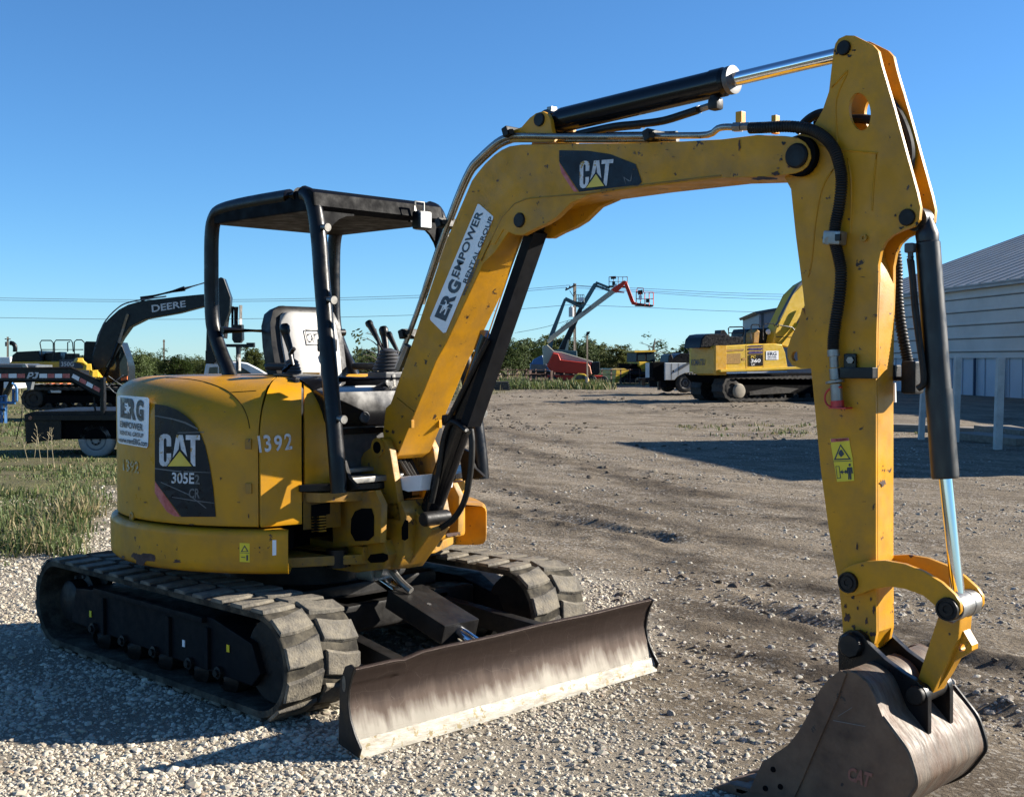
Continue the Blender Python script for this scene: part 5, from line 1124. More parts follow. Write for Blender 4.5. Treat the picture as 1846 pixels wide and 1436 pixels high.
# ================================================================== MACHINES, BUILDINGS AND TREES BEYOND
def plane_at(px, py, d, yaw=0.0):                                  # upright plane through a measured point, turned by yaw from square-on
    return VP(Dp(px, py, d), RT*cos(yaw)+FH*sin(yaw))
def slab(bm, P, pts, t, off=0.0, bev=0.0):
    prism(bm, [P(x, y, off) for x, y in pts], P.n*t, bev, 1)
def part(name, P, pts, t, m, parent, off=0.0, bev=0.0):
    bm = B(); slab(bm, P, pts, t, off, bev); return obj(name, bm, m, parent)
def rod(name, P, pts, r, m, parent, off=0.0, seg=8, sm=0):
    bm = B(); q = [P(x, y, off) for x, y in pts]; tube(bm, smooth_path(q, sm) if sm else q, r, seg); return obj(name, bm, m, parent)
def flat(name, P, polys, m, parent, off=-.01):
    for q_ in polys: o = poly_on(name, [q_], lambda a, b: P(a, b, off), m, parent)
    return o
def letters(s, q, P, m, parent, off=-.012): return text_on('lettering', s, q, lambda a, b: P(a, b, off), m, parent)
DGREEN = mat('dark_machine_paint', (.006, .010, .012), .4, var=.2, spec=.3)
FYEL = mat('machine_yellow', (.52, .28, .016), .42, var=.1, dirt=(.25, .17, .07), damt=.35, ds=1.2)
KYEL = mat('bright_machine_yellow', (.56, .36, .02), .42, var=.08, dirt=(.25, .18, .07), damt=.3, ds=1.2)
GLS = mat('tinted_glass', (.02, .035, .04), .08, 0, rvar=.03)
TRK = mat('muddy_steel_track', (.014, .012, .010), .8, .1, var=.3, vs=3, dirt=(.07, .056, .04), damt=.55, ds=2, bump=.4, bs=9)
MUDG = mat('caked_hub_mud', (.26, .23, .18), .9, var=.2)
GREYM = mat('grey_machine_paint', (.09, .10, .11), .5, var=.15)
REDM = mat('faded_red_paint', (.52, .04, .02), .5, var=.12, vs=1, spec=.25)
CREAM = mat('cream_boom_paint', (.36, .35, .27), .5, var=.12, vs=1)
TEAL = mat('teal_boom_paint', (.045, .10, .115), .45, var=.15, vs=1)
BLUE = mat('blue_paint', (.03, .12, .28), .45, var=.15)
WHV = mat('white_vehicle_paint', (.62, .64, .66), .3, var=.05)
WHD = mat('dusty_white_panel', (.46, .48, .48), .55, var=.15, vs=2)
ORG = mat('orange_plastic', (.60, .14, .04), .5, var=.1)
TYRE = mat('tyre_rubber', (.022, .021, .02), .85, var=.2, dirt=(.16, .14, .11), damt=.35, ds=3)
TYREG = mat('dusty_tyre_sidewall', (.33, .31, .28), .85, var=.25, vs=5, dirt=(.06, .055, .05), damt=.6, ds=5)
RIM = mat('grey_wheel_rim', (.13, .13, .13), .5, .3, var=.2)
IRON = mat('rusty_pipe_iron', (.085, .05, .04), .75, .2, var=.3)
def wheel(P, px, py, rpx, parent, width=.28, off=0.0, side=TYRE, rimm=RIM):
    c = P(px, py, off); R = (P(px+rpx, py, off)-c).length; ax = P.n
    bm = B(); lathe(bm, c, ax, [(.03, R*.55), (.0, R*.62), (.0, R*.86), (.03, R*.97), (width*.3, R), (width*.8, R), (width, R*.9), (width, R*.5)], 28)
    w = obj('wheel', bm, side, parent)
    bm = B(); lathe(bm, c, ax, [(.05, 0), (.05, R*.16), (.02, R*.2), (.03, R*.3), (.06, R*.42), (.015, R*.54), (.02, R*.60), (width*.7, R*.6)], 24); rm = obj('rim', bm, rimm, w)
    bm = B()
    for k in range(8): a = 2*pi*k/8; q = c+RT*cos(a)*R*.24+V((0, 0, sin(a)*R*.24)); cyl(bm, q-ax*.005, q+ax*.03, R*.035, None, 6)
    o = obj('wheel_nuts', bm, DARK, w); o['kind'] = 'stuff'; return w
def track_loop(P, x0, x1, y0, y1, parent, width, off=0.0, slope=0.0, n=46):
    """crawler belt seen from the side with its shoes standing proud"""
    c0, c1 = P(x0, (y0+y1)/2, off), P(x1, (y0+y1)/2, off); hgt = (P(x0, y0, off)-P(x0, y1, off)).length; r = hgt/2; t = (c1-c0).normalized(); L = (c1-c0).length
    base = c0+t*r; up = V((0, 0, 1)); pts = []; st = L-2*r; tot = 2*st+2*pi*r
    for i in range(n*2):
        s = tot*i/(2*n); k = .0 if i % 2 else -.035
        if s < st: p = base+t*s+up*(r+k); 
        elif s < st+pi*r: a = (s-st)/r; p = base+t*(st+sin(a)*(r+k))+up*cos(a)*(r+k)
        elif s < 2*st+pi*r: p = base+t*(st-(s-st-pi*r))-up*(r+k)
        else: a = (s-2*st-pi*r)/r; p = base+t*(-sin(a)*(r+k))-up*cos(a)*(r+k)
        pts.append(p)
    cen = (c0+c1)/2; inn = []
    for p in pts:
        u_ = max(-(L/2-r), min(L/2-r, (p-cen).dot(t))); ax_ = base+t*(u_+L/2-r); d_ = p-ax_; inn.append(ax_+d_*(1-.11/max(d_.length, .2)))
    bm = B(); n_ = len(pts); A_ = [bm.verts.new(p) for p in pts]; I_ = [bm.verts.new(p) for p in inn]; A2_ = [bm.verts.new(p+P.n*width) for p in pts]; I2_ = [bm.verts.new(p+P.n*width) for p in inn]
    for i in range(n_):
        j = (i+1) % n_
        for q_ in ((A_[i], A_[j], I_[j], I_[i]), (A2_[i], I2_[i], I2_[j], A2_[j]), (A_[i], A2_[i], A2_[j], A_[j]), (I_[i], I_[j], I2_[j], I2_[i])): bm.faces.new(q_)
    bmesh.ops.recalc_face_normals(bm, faces=bm.faces[:]); tr = obj('crawler_track', bm, TRK, parent, 20)
    for k, rr in ((0, .80), (1, .72)):
        c_ = base+t*(0 if k == 0 else st); b_ = B(); lathe(b_, c_+P.n*.06, P.n, [(.05, 0), (.05, rr*r*.4), (0, rr*r*.5), (0, rr*r*.85), (.05, rr*r), (width-.12, rr*r)], 20); obj('track_wheel', b_, TRK, parent)
    for k in range(1, 8):
        c_ = base+t*(st*k/8)-up*(r*.62); b_ = B(); lathe(b_, c_+P.n*.05, P.n, [(.03, 0), (.03, r*.1), (0, r*.12), (0, r*.26), (width-.1, r*.26)], 14); obj('track_roller', b_, TRK, parent)
    b_ = B(); prism(b_, [base+t*(r*.3)-up*r*.38, base+t*(st-r*.3)-up*r*.38, base+t*(st-r*.2)+up*r*.25, base+t*(r*.2)+up*r*.25], P.n*(width-.2)); bmesh.ops.translate(b_, vec=P.n*.1, verts=b_.verts); obj('track_beam', b_, DARK, parent)
    return tr
# ---- large black and yellow excavator on the left
D0 = plane_at(170, 735, 46, radians(4))
ex = thing('large_excavator', 'big excavator with a black boom lettered in white, standing behind the black trailer at left', 'excavator', D0(170, 742))
track_loop(D0, 37, 300, 697, 740, ex, .65); track_loop(D0, 45, 305, 692, 736, ex, .65, 2.5)
part('axle_frame', D0, [(110, 700), (250, 700), (250, 722), (110, 722)], 2.0, DARK, ex, .55)
part('house', D0, [(16, 655), (20, 651.5), (140, 651), (150, 656), (165, 672), (178, 690), (16, 690)], 2.4, FYEL, ex, .2, .03)
h = part('engine_cover', D0, [(20, 651.5), (22, 640), (30, 634), (70, 632), (74, 651.5)], 2.0, BLK, ex, .4, .03)
rod('exhaust_pipe', D0, [(27, 634), (27, 624), (23, 619), (18, 618)], .085, BLK, ex, .8, 10, 4)
for nm, pts in (('hand_rail', [(75, 651), (75, 634), (72, 618), (75, 613.5), (92, 613.5), (96, 618), (96, 651)]), ('hand_rail', [(99, 651), (98, 617), (101, 613), (128, 613), (131, 618), (132, 634)]), ('hand_rail', [(122, 634), (122, 617), (126, 616)]), ('hand_rail', [(134, 651), (134, 616), (138, 612.5), (147, 612.5), (152, 617)]), ('hand_rail', [(75, 630), (150, 630)])):
    rod(nm, D0, pts, .022, BLK, ex, .25, 6)
part('tool_box', D0, [(80, 651), (80, 636), (108, 634), (112, 651)], .9, BLK, ex, .8, .03); part('tool_box', D0, [(115, 651), (117, 637), (132, 637), (132, 651)], .9, BLK, ex, .8, .03)
DF = plane_at(160, 670, 45.6, radians(36))
for P_ in ([(137, 652.5), (140, 645.5), (150, 645), (152, 650), (158, 655), (156, 660), (149, 655)], [(154, 668), (155, 656), (165, 655.5), (166.5, 668.5)], [(165, 681), (166, 668), (177, 666.5), (179, 680.5)]): part('step_box', DF, P_, .35, KYEL, ex, 0, .03)
flat('black_decal', D0, [[(107, 648), (143, 647), (150, 658), (150, 664), (107, 663)]], NAVY, ex, .19)
letters('350G', [(110, 652), (134, 652), (133, 660), (110, 660)], D0, WHTW, ex, .18)
cab = part('cab', D0, [(150, 690), (151, 618), (155, 615), (218, 617), (226, 640), (232, 662), (232, 690)], 1.1, BLK, ex, 1.5, .04)
flat('cab_window', D0, [[(215, 626), (220, 624), (229, 648), (230, 676), (216, 680)]], GLS, cab, 1.49); flat('cab_window', D0, [[(180, 625), (208, 622), (210, 668), (184, 668)]], GLS, cab, 1.49)
part('amber_marker', D0, [(218, 681), (229, 678), (229, 684), (218, 686)], .1, ORG, cab, 1.4)
bm_ = [(163, 652), (167, 639), (175.5, 604), (183, 588), (199, 571.6), (214, 558), (231, 549), (254, 542.5), (322, 534.5), (360, 530.7), (370, 530), (375, 537), (371, 551), (322, 564), (263, 574.5), (234, 589), (219, 609.6), (202, 642), (190, 662), (172, 668)]
bo_ = part('boom', D0, bm_, .62, DGREEN, ex, .95, .02)
letters('DEERE', [(273, 550), (334, 541.5), (335, 553), (274, 563)], D0, WHTW, bo_, .93)
rod('boom_pipe', D0, [(172, 628), (186, 585), (210, 557), (236, 544), (300, 534)], .03, GREYM, bo_, .97, 6, 4)
for k in (.85, 1.65):
    rod('boom_cylinder', D0, [(186, 688), (214, 618)], .105, BLK, ex, k, 12); rod('cylinder_rod', D0, [(214, 618), (230, 566)], .055, STEEL, ex, k, 10)
rod('arm_cylinder', D0, [(254, 539), (333, 520)], .10, BLK, ex, 1.26, 12); rod('cylinder_rod', D0, [(333, 520), (385, 505)], .055, STEEL, ex, 1.26, 10)
part('arm', D0, [(393, 502), (398, 499.5), (404, 502), (416, 536), (414, 560), (400, 600), (389, 632), (371, 634), (372, 600), (374, 550), (385, 528)], .5, DGREEN, ex, 1.0, .02)
rod('bucket_cylinder', D0, [(413, 548), (406, 610)], .085, BLK, ex, 1.25, 10)
part('bucket', D0, [(370, 632), (392, 631), (394, 648), (384, 656), (370, 655)], 1.3, BLK, ex, .6, .03)
rod('hose', D0, [(372, 536), (369, 545), (371, 556), (378, 562)], .02, HOSE, ex, .94, 6, 4)
# ---- upright mast beside it
M0 = plane_at(428, 655, 44); ms = thing('drill_mast', 'upright black machine mast with a cross bar, rising behind the white pickup', 'mast', M0(428, 668))
part('mast_frame', M0, [(418, 585), (436, 585), (437, 612), (432, 618), (422, 618), (418, 612)], .35, BLK, ms, 0, .02)
for x, y, r in ((419, 552, .05), (425.5, 553, .085), (434, 550, .06)): rod('guide_rod', M0, [(x, y), (x, 600)], r, BLK if x < 430 else STEEL, ms, .1, 10)
part('cross_bar', M0, [(395, 620), (444, 620), (444, 617.5), (458, 617.5), (458, 626), (444, 626), (395, 625)], .2, BLK, ms, .05, .01)
rod('drive_shaft', M0, [(429, 620), (429, 668)], .085, GREYM, ms, .15, 10); rod('drive_shaft', M0, [(432, 622), (432, 668)], .05, STEEL, ms, .1, 8)
# ---- black gooseneck trailer
T0 = plane_at(120, 790, 25, 0.0); tl = thing('gooseneck_trailer', 'black gooseneck trailer with red and white reflective tape and a dusty wheel, in grass', 'trailer', T0(120, 826))
nk = [(-60, 662), (128.7, 662), (181, 686.5), (186, 700), (186, 719), (180, 716.5), (128.7, 688), (-60, 688)]
gn = part('gooseneck', T0, nk, .10, BLK, tl, 0, .008); part('gooseneck', T0, nk, .10, BLK, tl, 1.6, .008)
for a_, b_ in (((-60, 663), (128, 663)), ((-60, 687), (128, 687)), ((129, 662.5), (181, 687)), ((129, 688), (180, 716.5))): rod('flange', T0, [a_, b_], .022, BLKD, gn, -.012, 4)
part('neck_cross_member', T0, [(-40, 666), (-25, 666), (-25, 684), (-40, 684)], 1.6, BLK, tl, .1); part('neck_cross_member', T0, [(100, 668), (112, 668), (112, 684), (100, 684)], 1.6, BLK, tl, .1)
for off in (-.02, 1.6): part('neck_post', T0, [(180, 680), (187.5, 680.5), (188, 748), (180.5, 748)], .14, BLK, tl, off, .01)
part('landing_leg', T0, [(16, 688), (24, 688), (8, 722), (-6, 740), (-12, 734), (2, 715)], .1, BLK, tl, .6)
xs = [(-60, -47, 0), (-46, -33, 1), (-31, -17, 0), (-13, 2, 0), (2.5, 14.5, 1), (15.5, 30, 0), (31, 45, 1), (71, 85, 0), (86, 98, 1), (99, 112, 0), (113, 126, 1)]
for a_, b_, r in xs: flat('reflective_tape', T0, [[(a_, 673.5), (b_, 673.3), (b_, 681), (a_, 681)]], DECR if r else WHT, gn)
for (a_, b_), r in (((0, .25), 0), ((.27, .50), 1), ((.51, .74), 0), ((.76, 1), 1)):
    p = [(130+50*t, 674+27*t) for t in (a_, b_)]; flat('reflective_tape', T0, [[(p[0][0]+2, p[0][1]-.5), (p[1][0]+1, p[1][1]-1), (p[1][0]-1, p[1][1]+6), (p[0][0]-1, p[0][1]+6)]], DECR if r else WHT, gn)
PJ = [[(48, 682), (52, 671), (60, 671), (60.5, 676), (57, 678.5), (53, 678.8), (51.5, 682)], [(63, 671), (70, 671), (67.5, 680), (65, 682), (58.5, 682), (59, 679.5), (63.5, 679.3), (65.5, 673.2), (62.3, 673.2)]]
flat('lettering', T0, PJ, WHTW, gn); flat('lettering', T0, [[(53.8, 673.2), (57.6, 673.2), (57.2, 676), (53.2, 676.6)]], BLK, gn, -.014)
part('deck', T0, [(44, 747), (60, 741.5), (520, 737), (520, 750), (44, 752)], 2.3, BLKD, tl, 0, .01)
part('side_beam', T0, [(43.5, 747.5), (520, 745.5), (520, 757), (43.5, 758)], .12, BLK, tl, -.03, .008)
part('chassis', T0, [(45, 758), (520, 757), (520, 788), (60, 792), (46, 800)], 2.0, DARK, tl, .12); part('tool_box', T0, [(46, 757), (110, 757), (110, 792), (47, 798)], .3, BLK, tl, .02, .01)
obj('side_lamp', one(lathe, T0(54, 753.5, -.05), T0.n, [(0, 0), (0, .035), (.02, .04), (.03, .04)], 14), mat('lamp_amber', (.25, .10, .05), .4), tl)
for x in (172, 262): wheel(T0, x, 793, 33, tl, .25, .12, TYREG, RIM)
for x in (172, 262): wheel(T0, x, 793, 33, tl, .25, 1.9)
for pts in (((190, 690), (205, 706), (222, 717), (230, 730)), ((196, 678), (222, 696), (235, 705)), ((196, 696), (222, 676))): rod('chain', T0, pts, .012, GREYM, tl, .5, 5)
rod('safety_cable', T0, [(40, 730), (39, 750), (34, 770), (29, 792)], .010, HOSE, tl, .1, 5, 3); rod('tie_chain', T0, [(169, 715), (170, 730), (172, 741)], .02, BLKD, tl, -.02, 5)
# ---- small things round the trailer
q = plane_at(90, 695, 55); th_ = thing('road_barrier', 'orange and white plastic road barrier glimpsed under the trailer beam', 'barrier', q(90, 720))
for i, x in enumerate((80, 94.5, 109)): part('barrier_section', q, [(x, 700), (x+1, 691), (x+13, 690.5), (x+14, 694), (x+13.5, 700)], .4, ORG, th_, 0, .02)
part('barrier_base', q, [(62, 704), (64, 692), (79, 692), (79, 700), (124, 700), (124, 708), (62, 708)], .4, WHD, th_, .01, .02)
q = plane_at(10, 740, 23); th_ = thing('steel_railing', 'light blue tubular steel railing in the grass at far left', 'railing', q(8, 762))
for pts in (((3, 762), (3, 716)), ((10.5, 762), (10.5, 712)), ((22, 691), (27, 693), (30, 700), (30, 722)), ((30, 722), (27, 726), (0, 726)), ((-30, 738), (11, 738)), ((-30, 718), (11, 714)), ((24, 700), (24, 724)), ((-20, 762), (-20, 717))): rod('rail', q, pts, .028, BLUE, th_, 0, 8)
q = plane_at(30, 660, 34); th_ = thing('grey_machine', 'grey machine lying low above the trailer beam at the left edge', 'machine', q(20, 740))
part('body', q, [(-60, 655), (40, 655.5), (44, 657), (66, 658), (66, 663), (60, 684), (-60, 684)], 1.2, GREYM, th_, 0, .03); part('end_cap', q, [(40, 657), (45, 656), (50, 663), (41, 664)], .2, STEEL, th_, -.1); part('skid', q, [(-40, 684), (-20, 684), (-20, 750), (-40, 750)], 1.0, DARK, th_, .1); part('support', q, [(44, 684), (59, 684), (55, 702), (50, 704)], .2, GREYM, th_, .1)
q = plane_at(5, 650, 58); th_ = thing('box_trailer', 'white box trailer roof showing at the left edge behind the big excavator', 'trailer', q(-20, 720))
part('body', q, [(-120, 643), (18, 643.5), (19, 653), (19, 700), (-120, 700)], 2.4, WHV, th_, 0, .02); wheel(q, -20, 708, 13, th_)
# ---- white pickup
P0 = plane_at(430, 690, 50, radians(12)); pk = thing('pickup_truck', 'white crew cab pickup showing only its roof and windows above the yellow hood', 'pickup', P0(430, 735))
part('cab', P0, [(367, 700), (368, 672), (371, 656), (378, 653), (400, 651.5), (430, 651.5), (446, 654), (466, 664), (488, 677), (500, 682), (505, 700)], 1.8, WHV, pk, 0, .05)
part('body', P0, [(280, 690), (365, 688), (500, 680), (545, 686), (552, 700), (552, 718), (280, 718)], 1.9, WHV, pk, -.03, .05)
part('windscreen', P0, [(447, 657.5), (455, 660.5), (487, 678), (470, 678)], 1.62, GLS, pk, -.008 if False else .1)
for w in ([(377.5, 662), (392.5, 661), (392.5, 673), (376, 673)], [(395, 661), (420, 660), (422, 673), (395, 673)], [(425, 661), (436, 662), (452, 672), (452, 674), (426, 673.5)]): flat('window', P0, [w], GLS, pk, -.012)
for x in (325, 500): wheel(P0, x, 720, 17, pk)
# ---- utility poles and wires
POLE = mat('weathered_pole_wood', (.075, .062, .05), .85, var=.25)
def pole(px, y0, y1, d, r, lab, arm=True):
    q = plane_at(px, y1, d); t = thing('utility_pole', lab, 'utility pole', q(px, y1)); rod('pole', q, [(px, y1), (px-.004*(y1-y0)*0, y0)], r, POLE, t)
    return q, t
q, t = pole(1036, 511, 682, 112, .15, 'tall wooden utility pole with a transformer can, rising among the boom lifts')
bar_ = B(); bar(bar_, q(1019, 523, -.15), q(1038, 513.5, -.15), .12, .14); obj('crossarm', bar_, POLE, t)
for x, y in ((1021, 519), (1027, 516.5), (1035, 511.5)): obj('insulator', one(lathe, q(x, y+3, -.15), (0, 0, 1), [(0, .03), (.02, .07), (.1, .06), (.16, .08), (.22, .03)], 8), GREYM, t)
obj('transformer_can', one(lathe, q(1030, 571, -.3), (0, 0, 1), [(0, .1), (0, .24), (.85, .24), (.9, .14), (1.0, .05)], 14), mat('transformer_grey', (.42, .44, .44), .5), t)
bar_ = B(); bar(bar_, q(1027, 524, -.15), q(1035, 536, -.1), .04, .05); obj('brace', bar_, POLE, t)
q, t = pole(14, 607, 668, 150, .13, 'thin utility pole on the far left horizon with a short crossarm'); rod('crossarm', q, [(9, 611), (19, 611)], .08, POLE, t); part('transformer_can', q, [(9, 616), (13, 616), (13, 624), (9, 624)], .4, GREYM, t)
q, t = pole(295.5, 612, 672, 170, .12, 'bare utility pole standing among bushes between the black boom and the canopy'); rod('crossarm', q, [(293.5, 615), (297.5, 615)], .08, POLE, t)
WIRE = mat('wire_grey', (.12, .15, .19), .6)
for i, (pts, d0, lab) in enumerate((([(-200, 533), (0, 537), (200, 540), (420, 540), (640, 536), (850, 528), (1027, 514)], 112, 'uppermost overhead wire left of the tall pole'), ([(-200, 538), (0, 541), (200, 543.5), (420, 543.5), (640, 540), (850, 532), (1021, 518)], 112, 'second overhead wire left of the tall pole, just under the uppermost'), ([(-200, 569), (0, 572.5), (240, 575.5), (480, 574), (740, 568), (920, 558), (1032, 549)], 112, 'low single overhead wire left of the tall pole'),
    ([(1021, 514), (1180, 521), (1320, 528), (1480, 531), (1900, 530)], 112, 'uppermost overhead wire running right of the tall pole'), ([(1035, 515), (1180, 525), (1320, 532), (1480, 535), (1900, 534)], 112, 'middle overhead wire right of the tall pole'), ([(1027, 518), (1180, 528), (1320, 537), (1480, 540), (1900, 539)], 112, 'third overhead wire right of the tall pole, close under the middle one'), ([(1033, 549), (1180, 555), (1320, 561), (1480, 564), (1900, 562)], 112, 'low single overhead wire right of the tall pole'), ([(928, 600), (980, 590), (1033, 575)], 112, 'short guy wire sloping down left from the tall pole'))):
    q = plane_at(1036, 600, d0); bm = B(); tube(bm, smooth_path([q(*p) for p in pts], 6), .019, 4); tag(obj('overhead_wire', bm, WIRE), lab, 'wire', 'overhead power wires')
q = plane_at(1059, 675, 68); t = thing('yard_light', 'slim pole with a flat black lamp head, in front of the red boom lift', 'light pole', q(1059, 692)); rod('pole', q, [(1059, 692), (1058.5, 604)], .055, POLE, t); part('lamp_head', q, [(1056.5, 604), (1058, 598), (1064, 597), (1062.5, 602), (1059, 605)], .4, BLK, t, -.2, .02)
# ---- pipe fence with gates
q = plane_at(1000, 680, 80); fn = thing('pipe_fence', 'rusty pipe rail fence across the back of the yard behind the boom lifts', 'fence', q(1000, 694))
for y in (667, 675.5, 684.5): rod('rail', q, [(860, y), (1205, y-1)], .035, IRON, fn, 0, 6)
for x in range(864, 1205, 17): rod('post', q, [(x, 691), (x, 665)], .05, IRON, fn, 0, 6)
q = plane_at(975, 685, 72); fr_ = thing('equipment_rack', 'rusty open steel frame on legs standing in weeds beside the red boom lift', 'frame', q(975, 696))
for pts in (((956, 696), (956, 668)), ((994.5, 696), (994.5, 668)), ((956, 674), (994, 674)), ((956, 686), (994, 686)), ((966, 690), (966, 675)), ((976, 690), (976, 675)), ((985, 690), (985, 675))): rod('bar', q, pts, .085 if pts[0][0] in (956, 994.5) and pts[0][0] == pts[1][0] else .05, IRON, fr_, 0, 6)
q = plane_at(905, 696, 66); ps = thing('timber_stack', 'low stack of dark grey timbers beside the black cylinder guard', 'timber stack', q(905, 703))
for k in range(4): part('timber', q, [(882, 703-k*4), (919-k*.6, 703-k*4), (919-k*.6, 699.6-k*4), (882, 699.6-k*4)], .8, POLE, ps, .02*k)
# ---- boom lifts
def basket(P, x0, x1, y0, y1, parent, m, off=0.0):
    t = .9
    part('platform_floor', P, [(x0, y1-1.5), (x1, y1-.5), (x1, y1+2), (x0, y1+1)], t, BLK, parent, off)
    for o_ in (off, off+t):
        for x in [x0+(x1-x0)*k/4 for k in range(5)]: rod('guard_rail', P, [(x, y1), (x, y0)], .028, m, parent, o_, 5)
        for y in (y0, (y0+y1)/2): rod('guard_rail', P, [(x0, y), (x1, y)], .028, m, parent, o_, 5)
q = plane_at(1030, 692, 75); A_ = thing('boom_lift', 'red and cream articulated boom lift with its basket raised highest on the right', 'boom lift', q(1030, 692))
part('turntable', q, [(997, 635.5), (1007, 637.6), (1011, 648), (1060, 653.7), (1066, 669), (1064, 675), (1014, 672), (995, 670), (986.6, 658.5)], 2.2, REDM, A_, 0, .04)
part('engine_cover', q, [(1066, 653), (1081.5, 652), (1082, 672), (1076, 676), (1066, 675)], 2.0, BLK, A_, .1, .04)
part('tower_boom', q, [(978, 625), (986.6, 621), (999, 632.5), (1013.7, 634.5), (1069, 651), (1068, 654), (1014, 651), (1008, 640), (998, 637), (987, 656), (980, 657)], .7, CREAM, A_, .3, .03)
mb = part('main_boom', q, [(986, 617), (991, 606), (1104.6, 519.5), (1112, 525.5), (1047, 574), (990, 618)], .35, CREAM, A_, .9, .02)
letters('JLG LIFT', [(1010, 589), (1024, 578), (1027, 582), (1013, 593)], q, OUTL, mb, .88); letters('600AJ', [(1050, 561), (1064, 551), (1066, 555), (1053, 565)], q, OUTL, mb, .88)
part('boom_nose', q, [(1102, 521), (1125, 505.5), (1130, 507), (1124.5, 515), (1112, 527.5), (1106, 525)], .45, REDM, A_, .85, .02); part('jib', q, [(1124, 507), (1130, 507), (1143, 541.5), (1147, 548), (1140, 548), (1137, 543)], .3, REDM, A_, .95, .02)
part('levelling_link', q, [(1112, 524), (1126, 526), (1125, 528), (1112, 527)], .1, REDM, A_, 1.0); part('platform_mount', q, [(1139, 543), (1150, 546), (1174, 549), (1174, 553), (1160, 552), (1140, 548)], .5, REDM, A_, .8)
basket(q, 1147, 1178, 527, 550, A_, REDM, .5); part('control_box', q, [(1150, 524), (1158, 522), (1159, 530), (1151, 531)], .3, BLK, A_, .5); part('control_box', q, [(1165, 538), (1171, 538), (1171, 545), (1165, 545)], .3, BLK, A_, .45); part('manual_box', q, [(1152, 532), (1157, 532), (1157, 540), (1152, 540)], .2, WHV, A_, .45)
rod('guard_rail', q, [(1147, 527), (1149, 519), (1160, 519.5), (1160, 527)], .03, REDM, A_, .5, 5)
part('chassis', q, [(985, 676), (1075, 677), (1087, 677), (1089, 690), (1074, 691), (1070, 686), (990, 686)], 1.8, REDM, A_, .2, .03)
for x, r in ((1068, 8), (1089, 7.5), (996, 8)): wheel(q, x, 685, r, A_, .4)
part('fender', q, [(1060, 656), (1064, 660), (1067, 674), (1060, 674)], .4, ORG, A_, -.05, .03)
q = plane_at(980, 690, 86); A2 = thing('boom_lift', 'teal boom lift with a blue body and a bent arm, left of the tall pole', 'boom lift', q(975, 690))
part('turntable', q, [(956, 655), (959, 654.5), (962, 648), (978, 640), (985, 656), (992, 656), (992, 669), (956, 669)], 2.0, BLUE, A2, 0, .04); part('engine_cover', q, [(957, 656), (985, 657), (985, 668), (957, 668)], .1, GREYM, A2, -.08)
part('lower_arm', q, [(990, 604), (1017, 538), (1022, 538), (999, 604)], .5, TEAL, A2, .5, .02); part('riser', q, [(986, 640), (991, 602), (999, 602), (994, 640)], .5, TEAL, A2, .5)
for a_, b_ in (((1019, 537), (1045, 549)), ((1021, 541), (1045, 553))): bm = B(); bar(bm, q(*a_, .6), q(*b_, .6), .3, .14); obj('jib', bm, TEAL, A2)
part('platform_mount', q, [(1038, 546), (1048, 546), (1048, 553), (1038, 553)], .3, TEAL, A2, .5); basket(q, 1039, 1053, 531, 545, A2, TEAL, .2); part('control_box', q, [(1044, 536), (1052, 536), (1052, 543), (1044, 543)], .3, WHV, A2, .1)
for x in (962, 986): wheel(q, x, 684, 8, A2, .4)
part('chassis', q, [(956, 669), (992, 669), (992, 680), (956, 680)], 1.8, BLK, A2, .2)
q = plane_at(1010, 690, 92); A3 = thing('boom_lift', 'dark teal boom lift crossing behind the cream boom, its basket at the very top', 'boom lift', q(1012, 690))
part('lower_arm', q, [(1006, 632), (1043, 556), (1051, 552), (1049, 562), (1019, 632)], .5, DGREEN, A3, .5, .02); part('upper_arm', q, [(1043, 556), (1070, 511), (1075, 509), (1078, 512), (1052, 556), (1047, 560)], .45, TEAL, A3, .5, .02)
part('mounting_plate', q, [(1018, 632), (1024, 612), (1026, 612), (1024, 634)], .3, CREAM, A3, .4)
for a_, b_ in (((1074, 509), (1099, 519)), ((1075, 515), (1099, 524))): bm = B(); bar(bm, q(*a_, .6), q(*b_, .6), .3, .16); obj('jib', bm, TEAL, A3)
basket(q, 1098, 1131, 499, 516, A3, IRON, .2); part('control_box', q, [(1104, 507), (1109, 507), (1109, 514), (1104, 514)], .3, BLK, A3, .15); part('control_box', q, [(1101, 498), (1110, 497.5), (1111, 502), (1102, 503)], .3, IRON, A3, .2); part('manual_box', q, [(1107, 512), (1112, 511), (1112, 518), (1106, 518)], .3, WHV, A3, .15)
part('turntable', q, [(998, 630), (1040, 632), (1042, 668), (996, 668)], 2.0, TEAL, A3, .2, .03); part('chassis', q, [(996, 668), (1042, 668), (1042, 680), (996, 680)], 1.8, BLK, A3, .3)
for x in (1004, 1034): wheel(q, x, 681, 7, A3, .4)
# ---- small yellow roller
q = plane_at(1048, 690, 70); t = thing('mini_roller', 'small yellow machine with a rounded hood and dark window, in weeds under the yard light', 'roller', q(1048, 697))
part('hood', q, [(1034, 693), (1034, 683), (1038, 676), (1044, 673), (1054, 673.5), (1060, 678), (1062.5, 686), (1062, 695), (1034, 695)], 1.0, KYEL, t, 0, .05); flat('window', q, [[(1036, 684), (1039, 677.5), (1046, 675.5), (1054, 677), (1057, 683)]], GLS, t, -.02); flat('side_panel', q, [[(1055, 678), (1059, 680), (1061, 692), (1056, 692)]], WHTW, t, -.02); part('drum', q, [(1036, 695), (1058, 695), (1058, 699), (1036, 699)], .9, BLK, t, .05)
